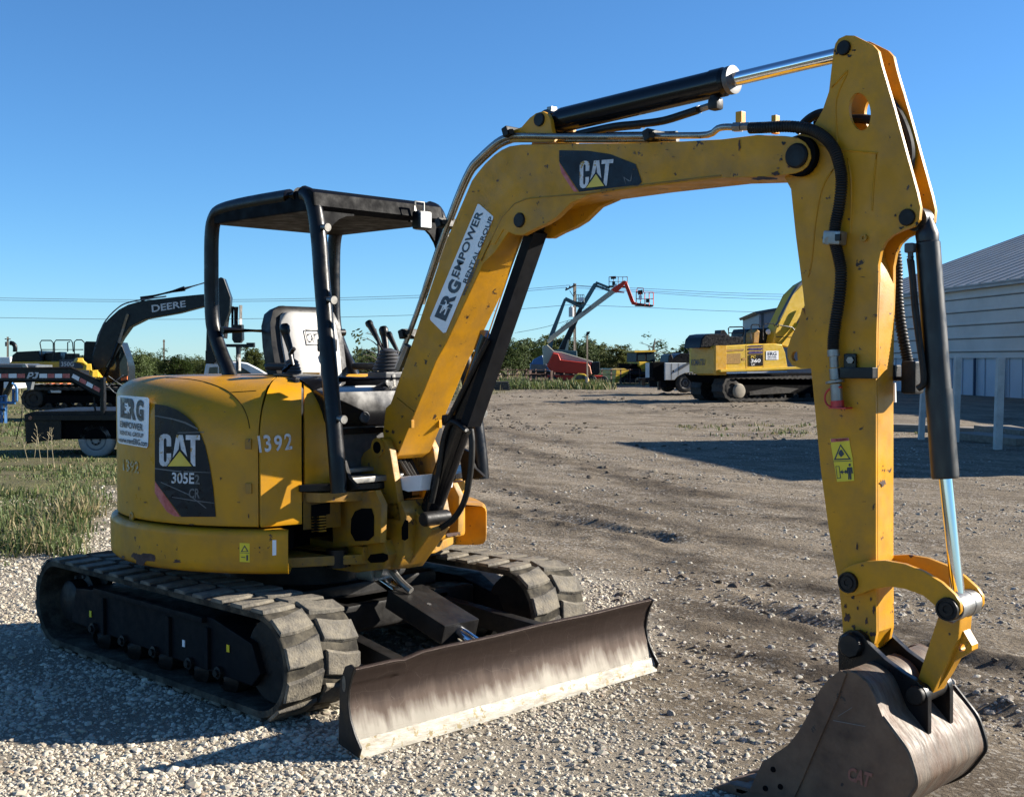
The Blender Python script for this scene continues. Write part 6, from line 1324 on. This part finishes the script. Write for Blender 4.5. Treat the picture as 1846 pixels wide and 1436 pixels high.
# ---- bulldozer
q = plane_at(1145, 690, 84, radians(24)); t = thing('bulldozer', 'yellow bulldozer with a dark glass cab, parked before the trees left of the white truck', 'bulldozer', q(1145, 690))
track_loop(q, 1118, 1180, 669, 690, t, .6, 0, n=30); track_loop(q, 1120, 1182, 667, 688, t, .6, 1.8, n=30)
part('engine_hood', q, [(1152, 652), (1176, 652), (1177, 664), (1172, 678), (1162, 678), (1158, 664), (1152, 660)], 1.6, KYEL, t, .3, .04); part('body', q, [(1135, 655), (1180, 655), (1182, 675), (1135, 675)], 1.5, DARK, t, .5)
c_ = part('cab', q, [(1147, 652), (1148, 634), (1152, 632), (1180, 633), (1182, 652)], 1.4, BLK, t, .5, .04); flat('cab_window', q, [[(1150, 637), (1163, 636), (1163, 650), (1150, 650)]], GLS, c_, .49); flat('cab_window', q, [[(1166, 636), (1179, 637), (1180, 650), (1166, 650)]], GLS, c_, .49); part('cab_roof', q, [(1144, 632), (1182, 631), (1183, 634), (1144, 635)], 1.7, KYEL, c_, .4)
part('blade', q, [(1111, 667), (1125, 664), (1134, 667), (1131, 674), (1118, 682), (1114, 690), (1108, 690)], 3.2, KYEL, t, -.5, .02); flat('vent', q, [[(1163, 664), (1172, 664), (1170, 675), (1165, 675)]], DARK, t, .28)
# ---- white service truck
q = plane_at(1220, 704, 56, radians(18)); t = thing('service_truck', 'white service body truck with a dark wheel, parked left of the large yellow excavator', 'truck', q(1220, 706))
b_ = part('service_body', q, [(1199, 654), (1250, 654), (1250, 672), (1236, 672), (1222, 678), (1216, 685), (1199, 685)], 2.2, WHD, t, 0, .02)
flat('door_gap', q, [[(1210.3, 655), (1211.3, 655), (1211.3, 684), (1210.3, 684)], [(1223, 655), (1223.8, 655), (1223.8, 676), (1223, 677)]], DARK, b_, -.006); flat('door_handle', q, [[(1212.5, 667), (1215, 667), (1215, 670.5), (1212.5, 670.5)]], DARK, b_, -.006)
part('fender_stripe', q, [(1224, 664), (1238, 654), (1243, 654), (1243, 656), (1224, 668)], .03, GREYM, b_, -.04)
wheel(q, 1236, 690, 16, t, .35, .05); wheel(q, 1206, 692, 13, t, .35, 1.6); wheel(q, 1310, 690, 16, t, .35, .05)
part('chassis', q, [(1200, 685), (1340, 682), (1340, 692), (1200, 698)], 1.8, DARK, t, .2); part('side_skirt', q, [(1250, 676), (1302, 675), (1302, 684.5), (1252, 685)], .1, BLUE, t, 0)
part('rear_frame', q, [(1177, 653), (1198.5, 652), (1198.5, 687), (1182, 687), (1177, 680)], .4, DARK, t, .1, .02)
part('equipment', q, [(1204, 653), (1206, 640), (1211, 638), (1214, 646), (1220, 640), (1228, 636), (1243, 637), (1250, 653)], .9, BLK, t, .3, .03); part('stabiliser_leg', q, [(1187, 686), (1191.5, 686), (1191, 703), (1187, 703)], .12, BLK, t, .1); part('stabiliser_leg', q, [(1157, 686), (1163, 686), (1163, 695), (1157, 695)], .12, BLK, t, .1); part('draw_bar', q, [(1150, 681), (1180, 680), (1180, 686), (1150, 685)], .2, BLK, t, .1)
part('cab', q, [(1345, 640), (1400, 636), (1420, 655), (1420, 690), (1345, 692)], 2.0, WHV, t, .1, .05)
# ---- large yellow excavator on the right
q = plane_at(1340, 723, 47, radians(27)); t = thing('large_excavator', 'big yellow excavator with purple stripes and numbers on its side, behind the raised arm', 'excavator', q(1380, 723))
track_loop(q, 1302, 1520, 676, 724, t, .7, 0, n=50); track_loop(q, 1262, 1480, 680, 722, t, .7, 2.4, n=50)
part('axle_frame', q, [(1340, 690), (1470, 686), (1470, 706), (1340, 710)], 1.8, DARK, t, .65)
c0 = q(1335, 705, -.04); lathe_b = B(); lathe(lathe_b, c0, q.n, [(0, 0), (0, .17), (.02, .25), (.05, .27), (.1, .3)], 24); obj('idler_hub', lathe_b, MUDG, t)
part('rock_guard', q, [(1352, 706), (1400, 697), (1440, 700), (1424, 708), (1352, 712)], .1, TRK, t, -.05); part('undercarriage', q, [(1288, 676), (1470, 672), (1470, 690), (1300, 690)], 2.0, DARK, t, .6)
qc = VP(q(1288.6, 650, -.02), q.n)
cwk = part('counterweight', qc, [(1244, 632), (1247, 626), (1256, 624), (1288.4, 622.5), (1288.4, 676), (1256, 676), (1245, 670)], .6, FYEL, t, 0, .06)
letters('KOMATSU', [(1246, 647.5), (1271, 646.5), (1271, 658), (1246, 659)], qc, NAVY, cwk, -.012)
hs_ = part('house', q, [(1289, 624), (1345, 621), (1395, 619), (1410, 621), (1416, 636), (1420, 660), (1420, 668), (1289, 671)], 1.7, KYEL, t, .02, .03)
part('deck_ledge', q, [(1299, 666), (1470, 659.5), (1470, 664), (1299, 670.5)], .3, KYEL, t, -.16, .01)
flat('panel_gap', q, [[(1345.5, 621.5), (1346.6, 621.5), (1346.6, 667), (1345.5, 667)], [(1376.4, 620), (1377.4, 620), (1377.4, 665), (1376.4, 665)], [(1292, 624), (1293, 624), (1295, 669), (1294, 669)]], YELD, hs_, .008)
flat('air_slot', q, [[(1304, 630.5), (1341, 628.5), (1341, 632), (1304, 634)]], YELD, hs_, .008)
gf = flat('vent_grille', q, [[(1304, 638), (1335, 636.5), (1335, 655), (1304, 656)]], mat('orange_brown_mesh', (.28, .15, .02), .7, var=.5, vs=40), hs_, .008)
flat('hatch', q, [[(1338, 645), (1344, 644.7), (1344, 649), (1338, 649.2)]], YELD, hs_, .008)
PUR = mat('purple_print', (.035, .018, .10), .4)
flat('stripe', q, [[(1349, 627), (1375, 626.5), (1375, 630.5), (1349, 631)], [(1349.5, 633), (1375, 632.5), (1375.3, 637), (1349.5, 637.8)]], PUR, hs_, .006); flat('stripe', q, [[(1349, 622.8), (1374, 622), (1374.5, 624), (1349, 624.7)]], PUR, hs_, .006)
flat('black_panel', q, [[(1349.5, 639.5), (1375.6, 638.6), (1375.6, 658.8), (1349.5, 659.8)]], BLK, hs_, .006)
letters('PC', [(1354, 641), (1363, 640.6), (1362, 645), (1353.5, 645.5)], q, DECY, hs_, .002); letters('360', [(1354, 647), (1371.5, 646.4), (1371, 653), (1353.5, 653.8)], q, WHT, hs_, .002); letters('LC', [(1355, 655.3), (1361, 655.1), (1360.8, 658.8), (1355, 659)], q, WHT, hs_, .002)
flat('white_sticker', q, [[(1381, 632.5), (1403.5, 632), (1403.5, 648), (1381, 648.5)]], STK, hs_, .006); letters('ERG', [(1384, 634.3), (1400, 633.9), (1400, 640.5), (1384, 641)], q, NAVY, hs_, .002); letters('EMPOWER', [(1384, 642.3), (1400, 641.9), (1400, 644.2), (1384, 644.6)], q, NAVY, hs_, .002); letters('RENTAL GROUP', [(1384, 645.6), (1400, 645.2), (1400, 647), (1384, 647.4)], q, NAVY, hs_, .002)
part('engine_cover', q, [(1263, 622), (1265, 611), (1272, 603), (1285, 601), (1312, 602), (1318, 606), (1341, 607), (1341, 626), (1262, 627)], 1.1, BLK, t, .25, .04); part('exhaust_box', q, [(1299, 602.5), (1300, 595), (1306, 594.5), (1312, 603)], .4, BLK, t, .8)
for pts in (((1314, 606), (1313, 592), (1315, 589.5), (1338, 589), (1341, 592), (1341, 602), (1338, 606)), ((1313, 600), (1340, 600)), ((1354, 612), (1354, 588), (1356, 585), (1368, 585), (1370, 590)), ((1376, 612), (1376, 586), (1379, 583.5), (1394, 583), (1397, 588))): rod('hand_rail', q, pts, .024, BLK, t, .3, 6)
c_ = part('cab', q, [(1344, 620), (1345, 600), (1349, 593), (1375, 591), (1396, 590), (1400, 598), (1401, 620)], 1.0, DGREEN, t, 1.4, .04); flat('cab_window', q, [[(1348, 600), (1360, 595), (1360, 617), (1348, 617)]], GLS, c_, 1.39); part('tool_box', q, [(1358, 619), (1359, 599), (1366, 594), (1370, 597), (1368, 619)], .5, YELD, t, .6, .03)
kb = part('boom', q, [(1394, 618), (1399, 592), (1428, 531), (1446, 513), (1490, 488), (1530, 478), (1565, 480), (1562, 492), (1500, 512), (1468, 540), (1448, 575), (1432, 604), (1420, 626)], .6, KYEL, t, .95, .03)
rod('boom_pipe', q, [(1399, 586), (1430, 527), (1450, 508), (1500, 482)], .06, GREYM, kb, 1.0, 6, 4); rod('boom_cylinder', q, [(1402, 625), (1436, 585)], .11, KYEL, t, .8, 10); rod('cylinder_rod', q, [(1436, 585), (1452, 553)], .06, STEEL, t, .8, 10)
part('arm', q, [(1545, 482), (1560, 474), (1572, 478), (1585, 520), (1580, 600), (1570, 640), (1556, 640), (1556, 520)], .45, KYEL, t, 1.0, .02); part('bucket', q, [(1556, 640), (1580, 638), (1590, 660), (1575, 690), (1550, 680)], 1.3, BLK, t, .6)
for pts in (((1402, 590), (1404, 586), (1428, 590), (1436, 600)), ((1400, 607), (1428, 608))): rod('hand_rail', q, pts, .025, BLK, t, .5, 6)
obj('work_lamp', one(lathe, q(1384, 598, 1.2), -q.n, [(0, .05), (0, .11), (.06, .11), (.07, .06)], 12), WHV, t)
# ---- small ribbed shed behind it
SHW = mat('shed_wall_grey', (.22, .23, .25), .55, var=.06); SHR = mat('shed_dark_trim', (.035, .045, .055), .5)
q = plane_at(1400, 680, 76, radians(-6)); t = thing('metal_shed', 'small grey ribbed metal shed with dark roof edge, behind the yellow excavator boom', 'shed', q(1450, 694))
w_ = part('wall', q, [(1368, 563), (1416, 554), (1600, 524), (1600, 694), (1368, 694)], 12, SHW, t)
ribs = []
for k in range(34):
    x = 1370+k*6.8; 
    ribs.append(part('wall_rib', q, [(x, 564-.16*(x-1368)), (x+1.5, 564-.16*(x-1368)), (x+1.5, 694), (x, 694)], .05, SHW, t, -.045))
part('corner_trim', q, [(1373, 566), (1377, 565), (1377, 694), (1373, 694)], .08, SHR, t, -.075); part('roof', q, [(1361, 561.5), (1416, 552), (1604, 519), (1604, 523.5), (1416, 556.5), (1364, 566)], 12.5, SHR, t, -.25)
# ---- the long barn on the right: wall running away from us, ribs along it, roof rising to the right
BW_ = mat('barn_wall_metal', (.50, .475, .44), .5, .0, var=.08, vs=.5, spec=.3, dirt=(.33, .31, .28), damt=.4, ds=.35); BWL = mat('barn_wainscot_metal', (.36, .41, .46), .5, 0, var=.06, vs=.5); BR = mat('barn_roof_metal', (.37, .355, .33), .6, 0, var=.08, vs=.5, spec=.25, dirt=(.26, .24, .21), damt=.4, ds=.4); BTR = mat('barn_trim_dark', (.03, .05, .09), .5)
n0 = AB(21.8*1.0, 52.0); wd = (AB(-.098, 1.0)-AB(0, 0)).normalized(); wr = V((wd.y, -wd.x, 0)); wr = wr if wr.dot(RT) > 0 else -wr
s0, s1 = -24.0, 20.0; EH, WH = 5.05, 1.78
def bp_(s, o, z): return n0+wd*s+wr*o+V((0, 0, z))
barn = thing('metal_barn', 'long pale metal barn with ribbed walls and sloping roof, at the right edge', 'barn', bp_(0, 0, 0))
bm = B(); prism(bm, [bp_(s0, 0, WH), bp_(s1, 0, WH), bp_(s1, 0, EH), bp_(s0, 0, EH)], wr*.2); obj('wall', bm, BW_, barn)
bm = B(); prism(bm, [bp_(s0, .06, 0), bp_(s1, .06, 0), bp_(s1, .06, WH), bp_(s0, .06, WH)], wr*.14); obj('wainscot', bm, BWL, barn)
for s in (s0, s1-.2):
    bm = B(); prism(bm, [bp_(s, .21, 0), bp_(s, .21, EH), bp_(s, 11, EH+4.0), bp_(s, 22, EH), bp_(s, 22, 0)], wd*.2); obj('gable_wall', bm, BW_, barn)
bm = B(); prism(bm, [bp_(s0, 21.8, 0), bp_(s1, 21.8, 0), bp_(s1, 21.8, EH), bp_(s0, 21.8, EH)], wr*.2); obj('wall', bm, BW_, barn)
zr = lambda o: EH+.05+(4.0/11)*o
bm = B(); prism(bm, [bp_(s0-.3, -.3, zr(-.3)), bp_(s1+.3, -.3, zr(-.3)), bp_(s1+.3, 11, zr(11)), bp_(s0-.3, 11, zr(11))], V((0, 0, .12))); rf = obj('roof', bm, BR, barn)
bm = B(); prism(bm, [bp_(s0-.3, 22.3, zr(-.3)), bp_(s1+.3, 22.3, zr(-.3)), bp_(s1+.3, 11.003, zr(11)), bp_(s0-.3, 11.003, zr(11))], V((0, 0, .12))); obj('roof', bm, BR, barn)
s = s0
while s < s1:
    bm = B(); bar(bm, bp_(s, -.3, zr(-.3)+.14), bp_(s, 10.9, zr(10.9)+.14), .09, .04); obj('roof_rib', bm, BR, rf); s += 1.25
for k in range(5):
    z = WH+.30+k*.62; bm = B(); bar(bm, bp_(s0, -.03, z), bp_(s1, -.03, z), .06, .07, bev=.01); obj('wall_rib', bm, BW_, barn); bm = B(); bar(bm, bp_(s0, -.02, z-.075), bp_(s1, -.02, z-.075), .03, .04); obj('wall_seam', bm, SHR, barn)
for k in range(19):
    z = WH+.14+k*.155; bm = B(); bar(bm, bp_(s0, -.006, z), bp_(s1, -.006, z), .02, .022); obj('siding_ridge', bm, BW_, barn)
bm = B(); bar(bm, bp_(s0, -.04, WH), bp_(s1, -.04, WH), .08, .10); obj('wainscot_trim', bm, BW_, barn); bm = B(); bar(bm, bp_(s0, -.2, EH-.08), bp_(s1, -.2, EH-.08), .2, .16); obj('eave_trim', bm, BR, barn)
for k in range(int((s1-s0)/1.1)):
    bm = B(); bar(bm, bp_(s0+k*1.1, .03, .02), bp_(s0+k*1.1, .03, WH-.05), .04, .05, up=wd); obj('wainscot_rib', bm, BWL, barn)
for sx in (1.6, 4.3, 11.0):
    bm = B(); bar(bm, bp_(sx, -.06, 0), bp_(sx, -.06, WH-.05), .10, .10, up=wd); obj('downspout', bm, BTR, barn)
# nearer building just out of the frame on the right: its shadow lies across the yard
sh_ = thing('office_shed', 'metal shed standing to the right, outside the picture, whose shadow crosses the dirt', 'shed', AB(14, 22))
H_ = 5.15; tip = G(1100, 797); tip2 = G(1415, 867); k_ = H_/SUN.z; far_c = tip+V((SUN.x, SUN.y, 0))*k_; near_c = tip2+V((SUN.x, SUN.y, 0))*k_
ed = (near_c-far_c); ed.z = 0; out = V((ed.y, -ed.x, 0)).normalized(); out = out if out.dot(RT) > 0 else -out
far_c.z = near_c.z = 0
bm = B(); prism(bm, [far_c, near_c, near_c+out*9, far_c+out*9], V((0, 0, H_-.2))); obj('wall', bm, BW_, sh_); bm = B(); prism(bm, [far_c, near_c, near_c+out*9.2, far_c+out*9.2], V((0, 0, .19))); bmesh.ops.translate(bm, vec=(0, 0, H_-.19), verts=bm.verts); obj('roof', bm, SHR, sh_)
# ---- posts, lumber, barrel
PST = mat('bleached_post_wood', (.40, .39, .36), .8, var=.15, vs=6)
for lab, x0, y0, x1, y1, w in (('pale wooden post partly hidden by the black bucket cylinder', 1660, 792, 1668, 646, .11), ('pale wooden post between the bucket cylinder and the taller right post', 1722, 797, 1727, 643, .12), ('rightmost pale wooden post by the lumber', 1798, 810, 1804, 645, .13)):
    g = G(x0, y0); d = (g-CAM).dot(FW); tp = Dp(x1, y1, d); bm = B(); bar(bm, g-V((0, 0, .1)), tp, w, w, up=FH, bev=.008); tag(obj('fence_post', bm, PST), lab, 'post', 'pale posts standing before the barn')
LUM = mat('grey_lumber', (.17, .145, .115), .85, var=.3, vs=3, stretch=(.4, 6, 6))
for i, (x0, y0, x1, y1, hgt, wid, lab) in enumerate(((1612, 776, 1700, 779, .16, .5, 'grey timber behind the arm and bucket cylinder'), (1728, 781, 1772, 783, .15, .6, 'short stacked timber just right of the bucket cylinder'), (1735, 790, 1860, 803, .14, .7, 'long low timber at the foot of the rightmost post'), (1810, 776, 1870, 788, .13, .3, 'thin board lying askew on top of the others at right edge'), (1775, 784, 1860, 795, .22, .5, 'thick timber lying behind the rightmost post'))):
    a_, b_ = G(x0, y0), G(x1, y1); bm = B(); bar(bm, a_+V((0, 0, hgt/2)), b_+V((0, 0, hgt/2)), wid, hgt, bev=.01); tag(obj('lumber', bm, LUM), lab, 'lumber', 'lumber lying before the barn')
g = G(1779, 708); t = thing('barrel', 'pale plastic barrel against the barn wall behind the right post', 'barrel', g); sc_ = (g-CAM).dot(FW)/FPX
obj('shell', one(lathe, g, (0, 0, 1), [(0, 10*sc_), (2*sc_, 11*sc_), (12*sc_, 11.5*sc_), (13*sc_, 12*sc_), (14*sc_, 11.5*sc_), (25*sc_, 11.5*sc_), (26*sc_, 12*sc_), (27*sc_, 11.5*sc_), (34*sc_, 11*sc_), (36*sc_, 9*sc_)], 20), WHD, t)
g = G(1757, 708); t = thing('utility_box', 'small dark valve on a white stand beside the pale barrel', 'valve', g); bm = B(); quadbox(bm, g+V((0, 0, 5*sc_)), (5*sc_, 5*sc_, 10*sc_)); obj('stand', bm, WHD, t); bm = B(); quadbox(bm, g+V((0, 0, 12*sc_)), (7*sc_, 7*sc_, 6*sc_), None, .02); obj('valve_head', bm, BLK, t)
# ---- pale road along the far fence
bm = B(); prism(bm, [AB(-60, 128, .06), AB(60, 128, .06), AB(60, 141, .06), AB(-60, 141, .06)], V((0, 0, .05))); struct(obj('road', bm, mat('pale_road', (.36, .31, .27), .9)))
# ---- trees
LEAF = bpy.data.materials.new('tree_leaves'); LEAF.use_nodes = True
def leaf_nodes(m):
    n = m.node_tree.nodes; l = m.node_tree.links; p = n['Principled BSDF']; p.inputs['Roughness'].default_value = .7; p.inputs['Specular IOR Level'].default_value = .2
    oi = n.new('ShaderNodeObjectInfo'); at = n.new('ShaderNodeAttribute'); at.attribute_name = 'tint'; r = n.new('ShaderNodeValToRGB'); e = r.color_ramp.elements; e[0].color = (.045, .066, .018, 1); e[1].color = (.105, .115, .036, 1); x = e.new(.5); x.color = (.065, .090, .026, 1)
    l.new(oi.outputs['Random'], r.inputs[0]); mx = n.new('ShaderNodeMix'); mx.data_type = 'RGBA'; mx.blend_type = 'MULTIPLY'; mx.inputs[0].default_value = 1; l.new(r.outputs[0], mx.inputs[6]); l.new(at.outputs['Color'], mx.inputs[7]); l.new(mx.outputs[2], p.inputs['Base Color'])
    tr = n.new('ShaderNodeBsdfTranslucent'); l.new(mx.outputs[2], tr.inputs[0]); ms_ = n.new('ShaderNodeMixShader'); ms_.inputs[0].default_value = .28; l.new(p.outputs[0], ms_.inputs[1]); l.new(tr.outputs[0], ms_.inputs[2]); l.new(ms_.outputs[0], n['Material Output'].inputs[0])
leaf_nodes(LEAF); BARK = mat('bark', (.10, .085, .065), .9, var=.3)
def tree_meshes(seed, w, h, sparse=1.0, low=.12):
    r = random.Random(seed); bm = B(); tips = []
    trunk = [V((0, 0, -.3)), V((r.uniform(-.1, .1), r.uniform(-.1, .1), h*.2)), V((r.uniform(-.25, .25), r.uniform(-.2, .2), h*.5)), V((r.uniform(-.3, .3), 0, h*.8))]
    tube(bm, smooth_path(trunk, 3), lambda t: .15*(1-.75*t)*h/5, 7)
    for k in range(15):
        t = r.uniform(.15, .95); i = min(int(t*3), 2); p0 = trunk[i].lerp(trunk[i+1], t*3-i); a = r.uniform(0, 2*pi); L = w*r.uniform(.5, 1.0)*(1-.45*t); up = r.uniform(.15, .8)
        p2 = p0+V((cos(a)*L, sin(a)*L, L*up)); p1 = p0.lerp(p2, .5)+V((r.uniform(-.15, .15), r.uniform(-.15, .15), .12*L)); tube(bm, smooth_path([p0, p1, p2], 3), lambda t: .045*(1-.8*t)*h/5, 5); tips += [p1, p2, p1.lerp(p2, .5)]
        for j in range(4):
            q = p1.lerp(p2, r.uniform(.1, 1)); e = q+V((r.uniform(-.5, .5), r.uniform(-.5, .5), r.uniform(.1, .55)))*L*.5; tube(bm, [q, e], lambda t: .018*(1-.6*t)*h/5, 4); tips.append(e)
    tm = bpy.data.meshes.new('trunk'); bm.to_mesh(tm); bm.free(); tm.materials.append(BARK)
    vs = []; fs = []; cs = []
    for k in range(int(150*sparse)):
        c = r.choice(tips)+V((r.gauss(0, .25*w), r.gauss(0, .25*w), r.gauss(0, .12*h))); 
        if c.z < low*h: c.z = low*h+r.random()*.25*h
        rad = r.uniform(.25, .55)*w*.5; tone = r.uniform(.6, 1.35)
        for _ in range(30):
            d = V((r.gauss(0, 1), r.gauss(0, 1), r.gauss(0, .8))); d = d.normalized()*rad*r.random()**.4; q = c+d
            u = V((r.gauss(0, 1), r.gauss(0, 1), r.gauss(0, 1))).normalized(); v = u.orthogonal().normalized(); s = r.uniform(.06, .15)*h/5
            i = len(vs); vs += [q-u*s, q+v*s*.6, q+u*s, q-v*s*.6]; fs.append((i, i+1, i+2, i+3)); g = tone*r.uniform(.8, 1.2); cs += [(g, g, g, 1)]*4
    cmn = bpy.data.meshes.new('crown'); cmn.from_pydata(vs, [], fs); ca = cmn.color_attributes.new('tint', 'FLOAT_COLOR', 'POINT'); ca.data.foreach_set('color', [c for x in cs for c in x]); cmn.materials.append(LEAF); return tm, cmn
TV = [tree_meshes(11, 2.1, 5, 1.1, .04), tree_meshes(12, 2.4, 4.5, 1.2, .04), tree_meshes(13, 1.7, 5.5, 1.0, .04), tree_meshes(14, 2.6, 4.2, 1.0, .03)]
BT = [tree_meshes(21, 2.2, 5, .10, .3), tree_meshes(22, 2.0, 5, .05, .3)]
ORD = 'first second third fourth fifth sixth seventh eighth ninth tenth eleventh twelfth thirteenth fourteenth fifteenth sixteenth seventeenth eighteenth nineteenth twentieth twenty-first twenty-second twenty-third twenty-fourth twenty-fifth'.split()
def tree(px, top, d, var, w, lab, group, base=None, bare=False, name='tree'):
    top = top+(0 if bare else R_.uniform(-6, 7)); a = (px-PW/2)/FPX*d; z0 = gz(a, d); p = AB(a, d, z0); htop = CAM.z+(648.8-top)/FPX*d - z0
    tm, cmn = (BT if bare else TV)[var]; h0 = max(v.co.z for v in (tm if bare else cmn).vertices); s = htop/h0
    t = thing(name, lab, 'tree' if name == 'tree' else 'bush', p, R_.uniform(0, 6.28), group); t.scale = (s*w, s*w, s)
    obj('trunk', tm, None, t); obj('crown', cmn, None, t)
LR = 'olive green tree, %s from the left in the row behind the boom lifts'; LL = 'low green bush, %s from the left on the horizon beyond the big black excavator'; LM = 'green bush, %s from the left on the horizon behind the canopy seat'
for i, (px, top, d, v, w) in enumerate(sorted(((905, 612, 118, 0, 1.2), (925, 606, 120, 1, 1.2), (948, 607, 121, 2, 1.5), (968, 612, 122, 0, 1.2), (985, 603, 124, 3, 1.3), (1006, 600, 125, 2, 1.5), (1024, 604, 126, 1, 1.3), (1042, 603, 124, 0, 1.4), (1060, 605, 125, 3, 1.3), (1078, 612, 126, 2, 1.4), (1096, 618, 126, 1, 1.2), (1114, 615, 122, 2, 1.5), (1130, 621, 124, 0, 1.2), (1146, 632, 125, 3, 1.1), (1205, 634, 128, 1, 1.1), (1222, 632, 126, 3, 1.1), (1240, 612, 120, 2, 1.5), (1256, 618, 118, 0, 1.3), (1275, 610, 118, 2, 1.4), (1300, 616, 120, 1, 1.3), (1325, 615, 120, 0, 1.3), (1350, 618, 120, 3, 1.3), (888, 615, 118, 2, 1.2), (870, 618, 118, 1, 1.2)))):
    tree(px, top, d, v, w, LR % ORD[i], 'tree row behind the boom lifts')
for i, (px, top, d, v, w) in enumerate(sorted(((-10, 640, 130, 1, 1.6), (12, 645, 135, 3, 1.6), (35, 641, 130, 0, 1.5), (60, 646, 135, 1, 1.5), (85, 642, 130, 3, 1.6), (105, 640, 125, 0, 1.6), (128, 642, 128, 1, 1.5), (150, 640, 128, 2, 1.4), (232, 628, 95, 3, 1.2), (246, 630, 90, 1, 1.1), (262, 631, 98, 2, 1.4), (282, 640, 110, 3, 1.5), (300, 642, 115, 1, 1.4), (320, 629, 96, 0, 1.4), (338, 638, 110, 3, 1.4), (355, 641, 112, 1, 1.4), (372, 638, 108, 0, 1.3), (198, 640, 112, 0, 1.5), (214, 634, 104, 1, 1.3)))):
    tree(px, top, d, v, w, LL % ORD[i], 'bushes along the left horizon', name='bush')
for i, (px, top, d, v, w) in enumerate(sorted(((390, 636, 110, 1, 1.4), (408, 638, 115, 3, 1.4), (438, 634, 112, 0, 1.3), (454, 628, 105, 2, 1.3), (470, 640, 116, 1, 1.4), (490, 636, 112, 3, 1.4), (515, 634, 110, 0, 1.4), (545, 636, 114, 1, 1.4), (575, 634, 112, 3, 1.4), (603, 634, 112, 0, 1.4), (628, 632, 110, 1, 1.3), (646, 629, 108, 3, 1.3), (664, 630, 112, 2, 1.5), (690, 633, 110, 0, 1.4), (720, 634, 112, 1, 1.4), (750, 634, 112, 3, 1.4), (780, 630, 114, 0, 1.4), (810, 626, 116, 1, 1.4), (840, 622, 118, 2, 1.4)))):
    tree(px, top, d, v, w, LM % ORD[i], 'bushes behind the mini excavator', name='bush')
tree(1178, 609, 118, 0, 1.5, 'thin almost leafless tree rising behind the bulldozer cab', None, None, True); tree(680, 588, 104, 1, 1.3, 'bare leafless tree behind the control levers', None, None, True); tree(1245, 611, 116, 1, 1.3, 'sparse tree with bare twigs above the white truck', None, None, True)
bpy.context.view_layer.update()
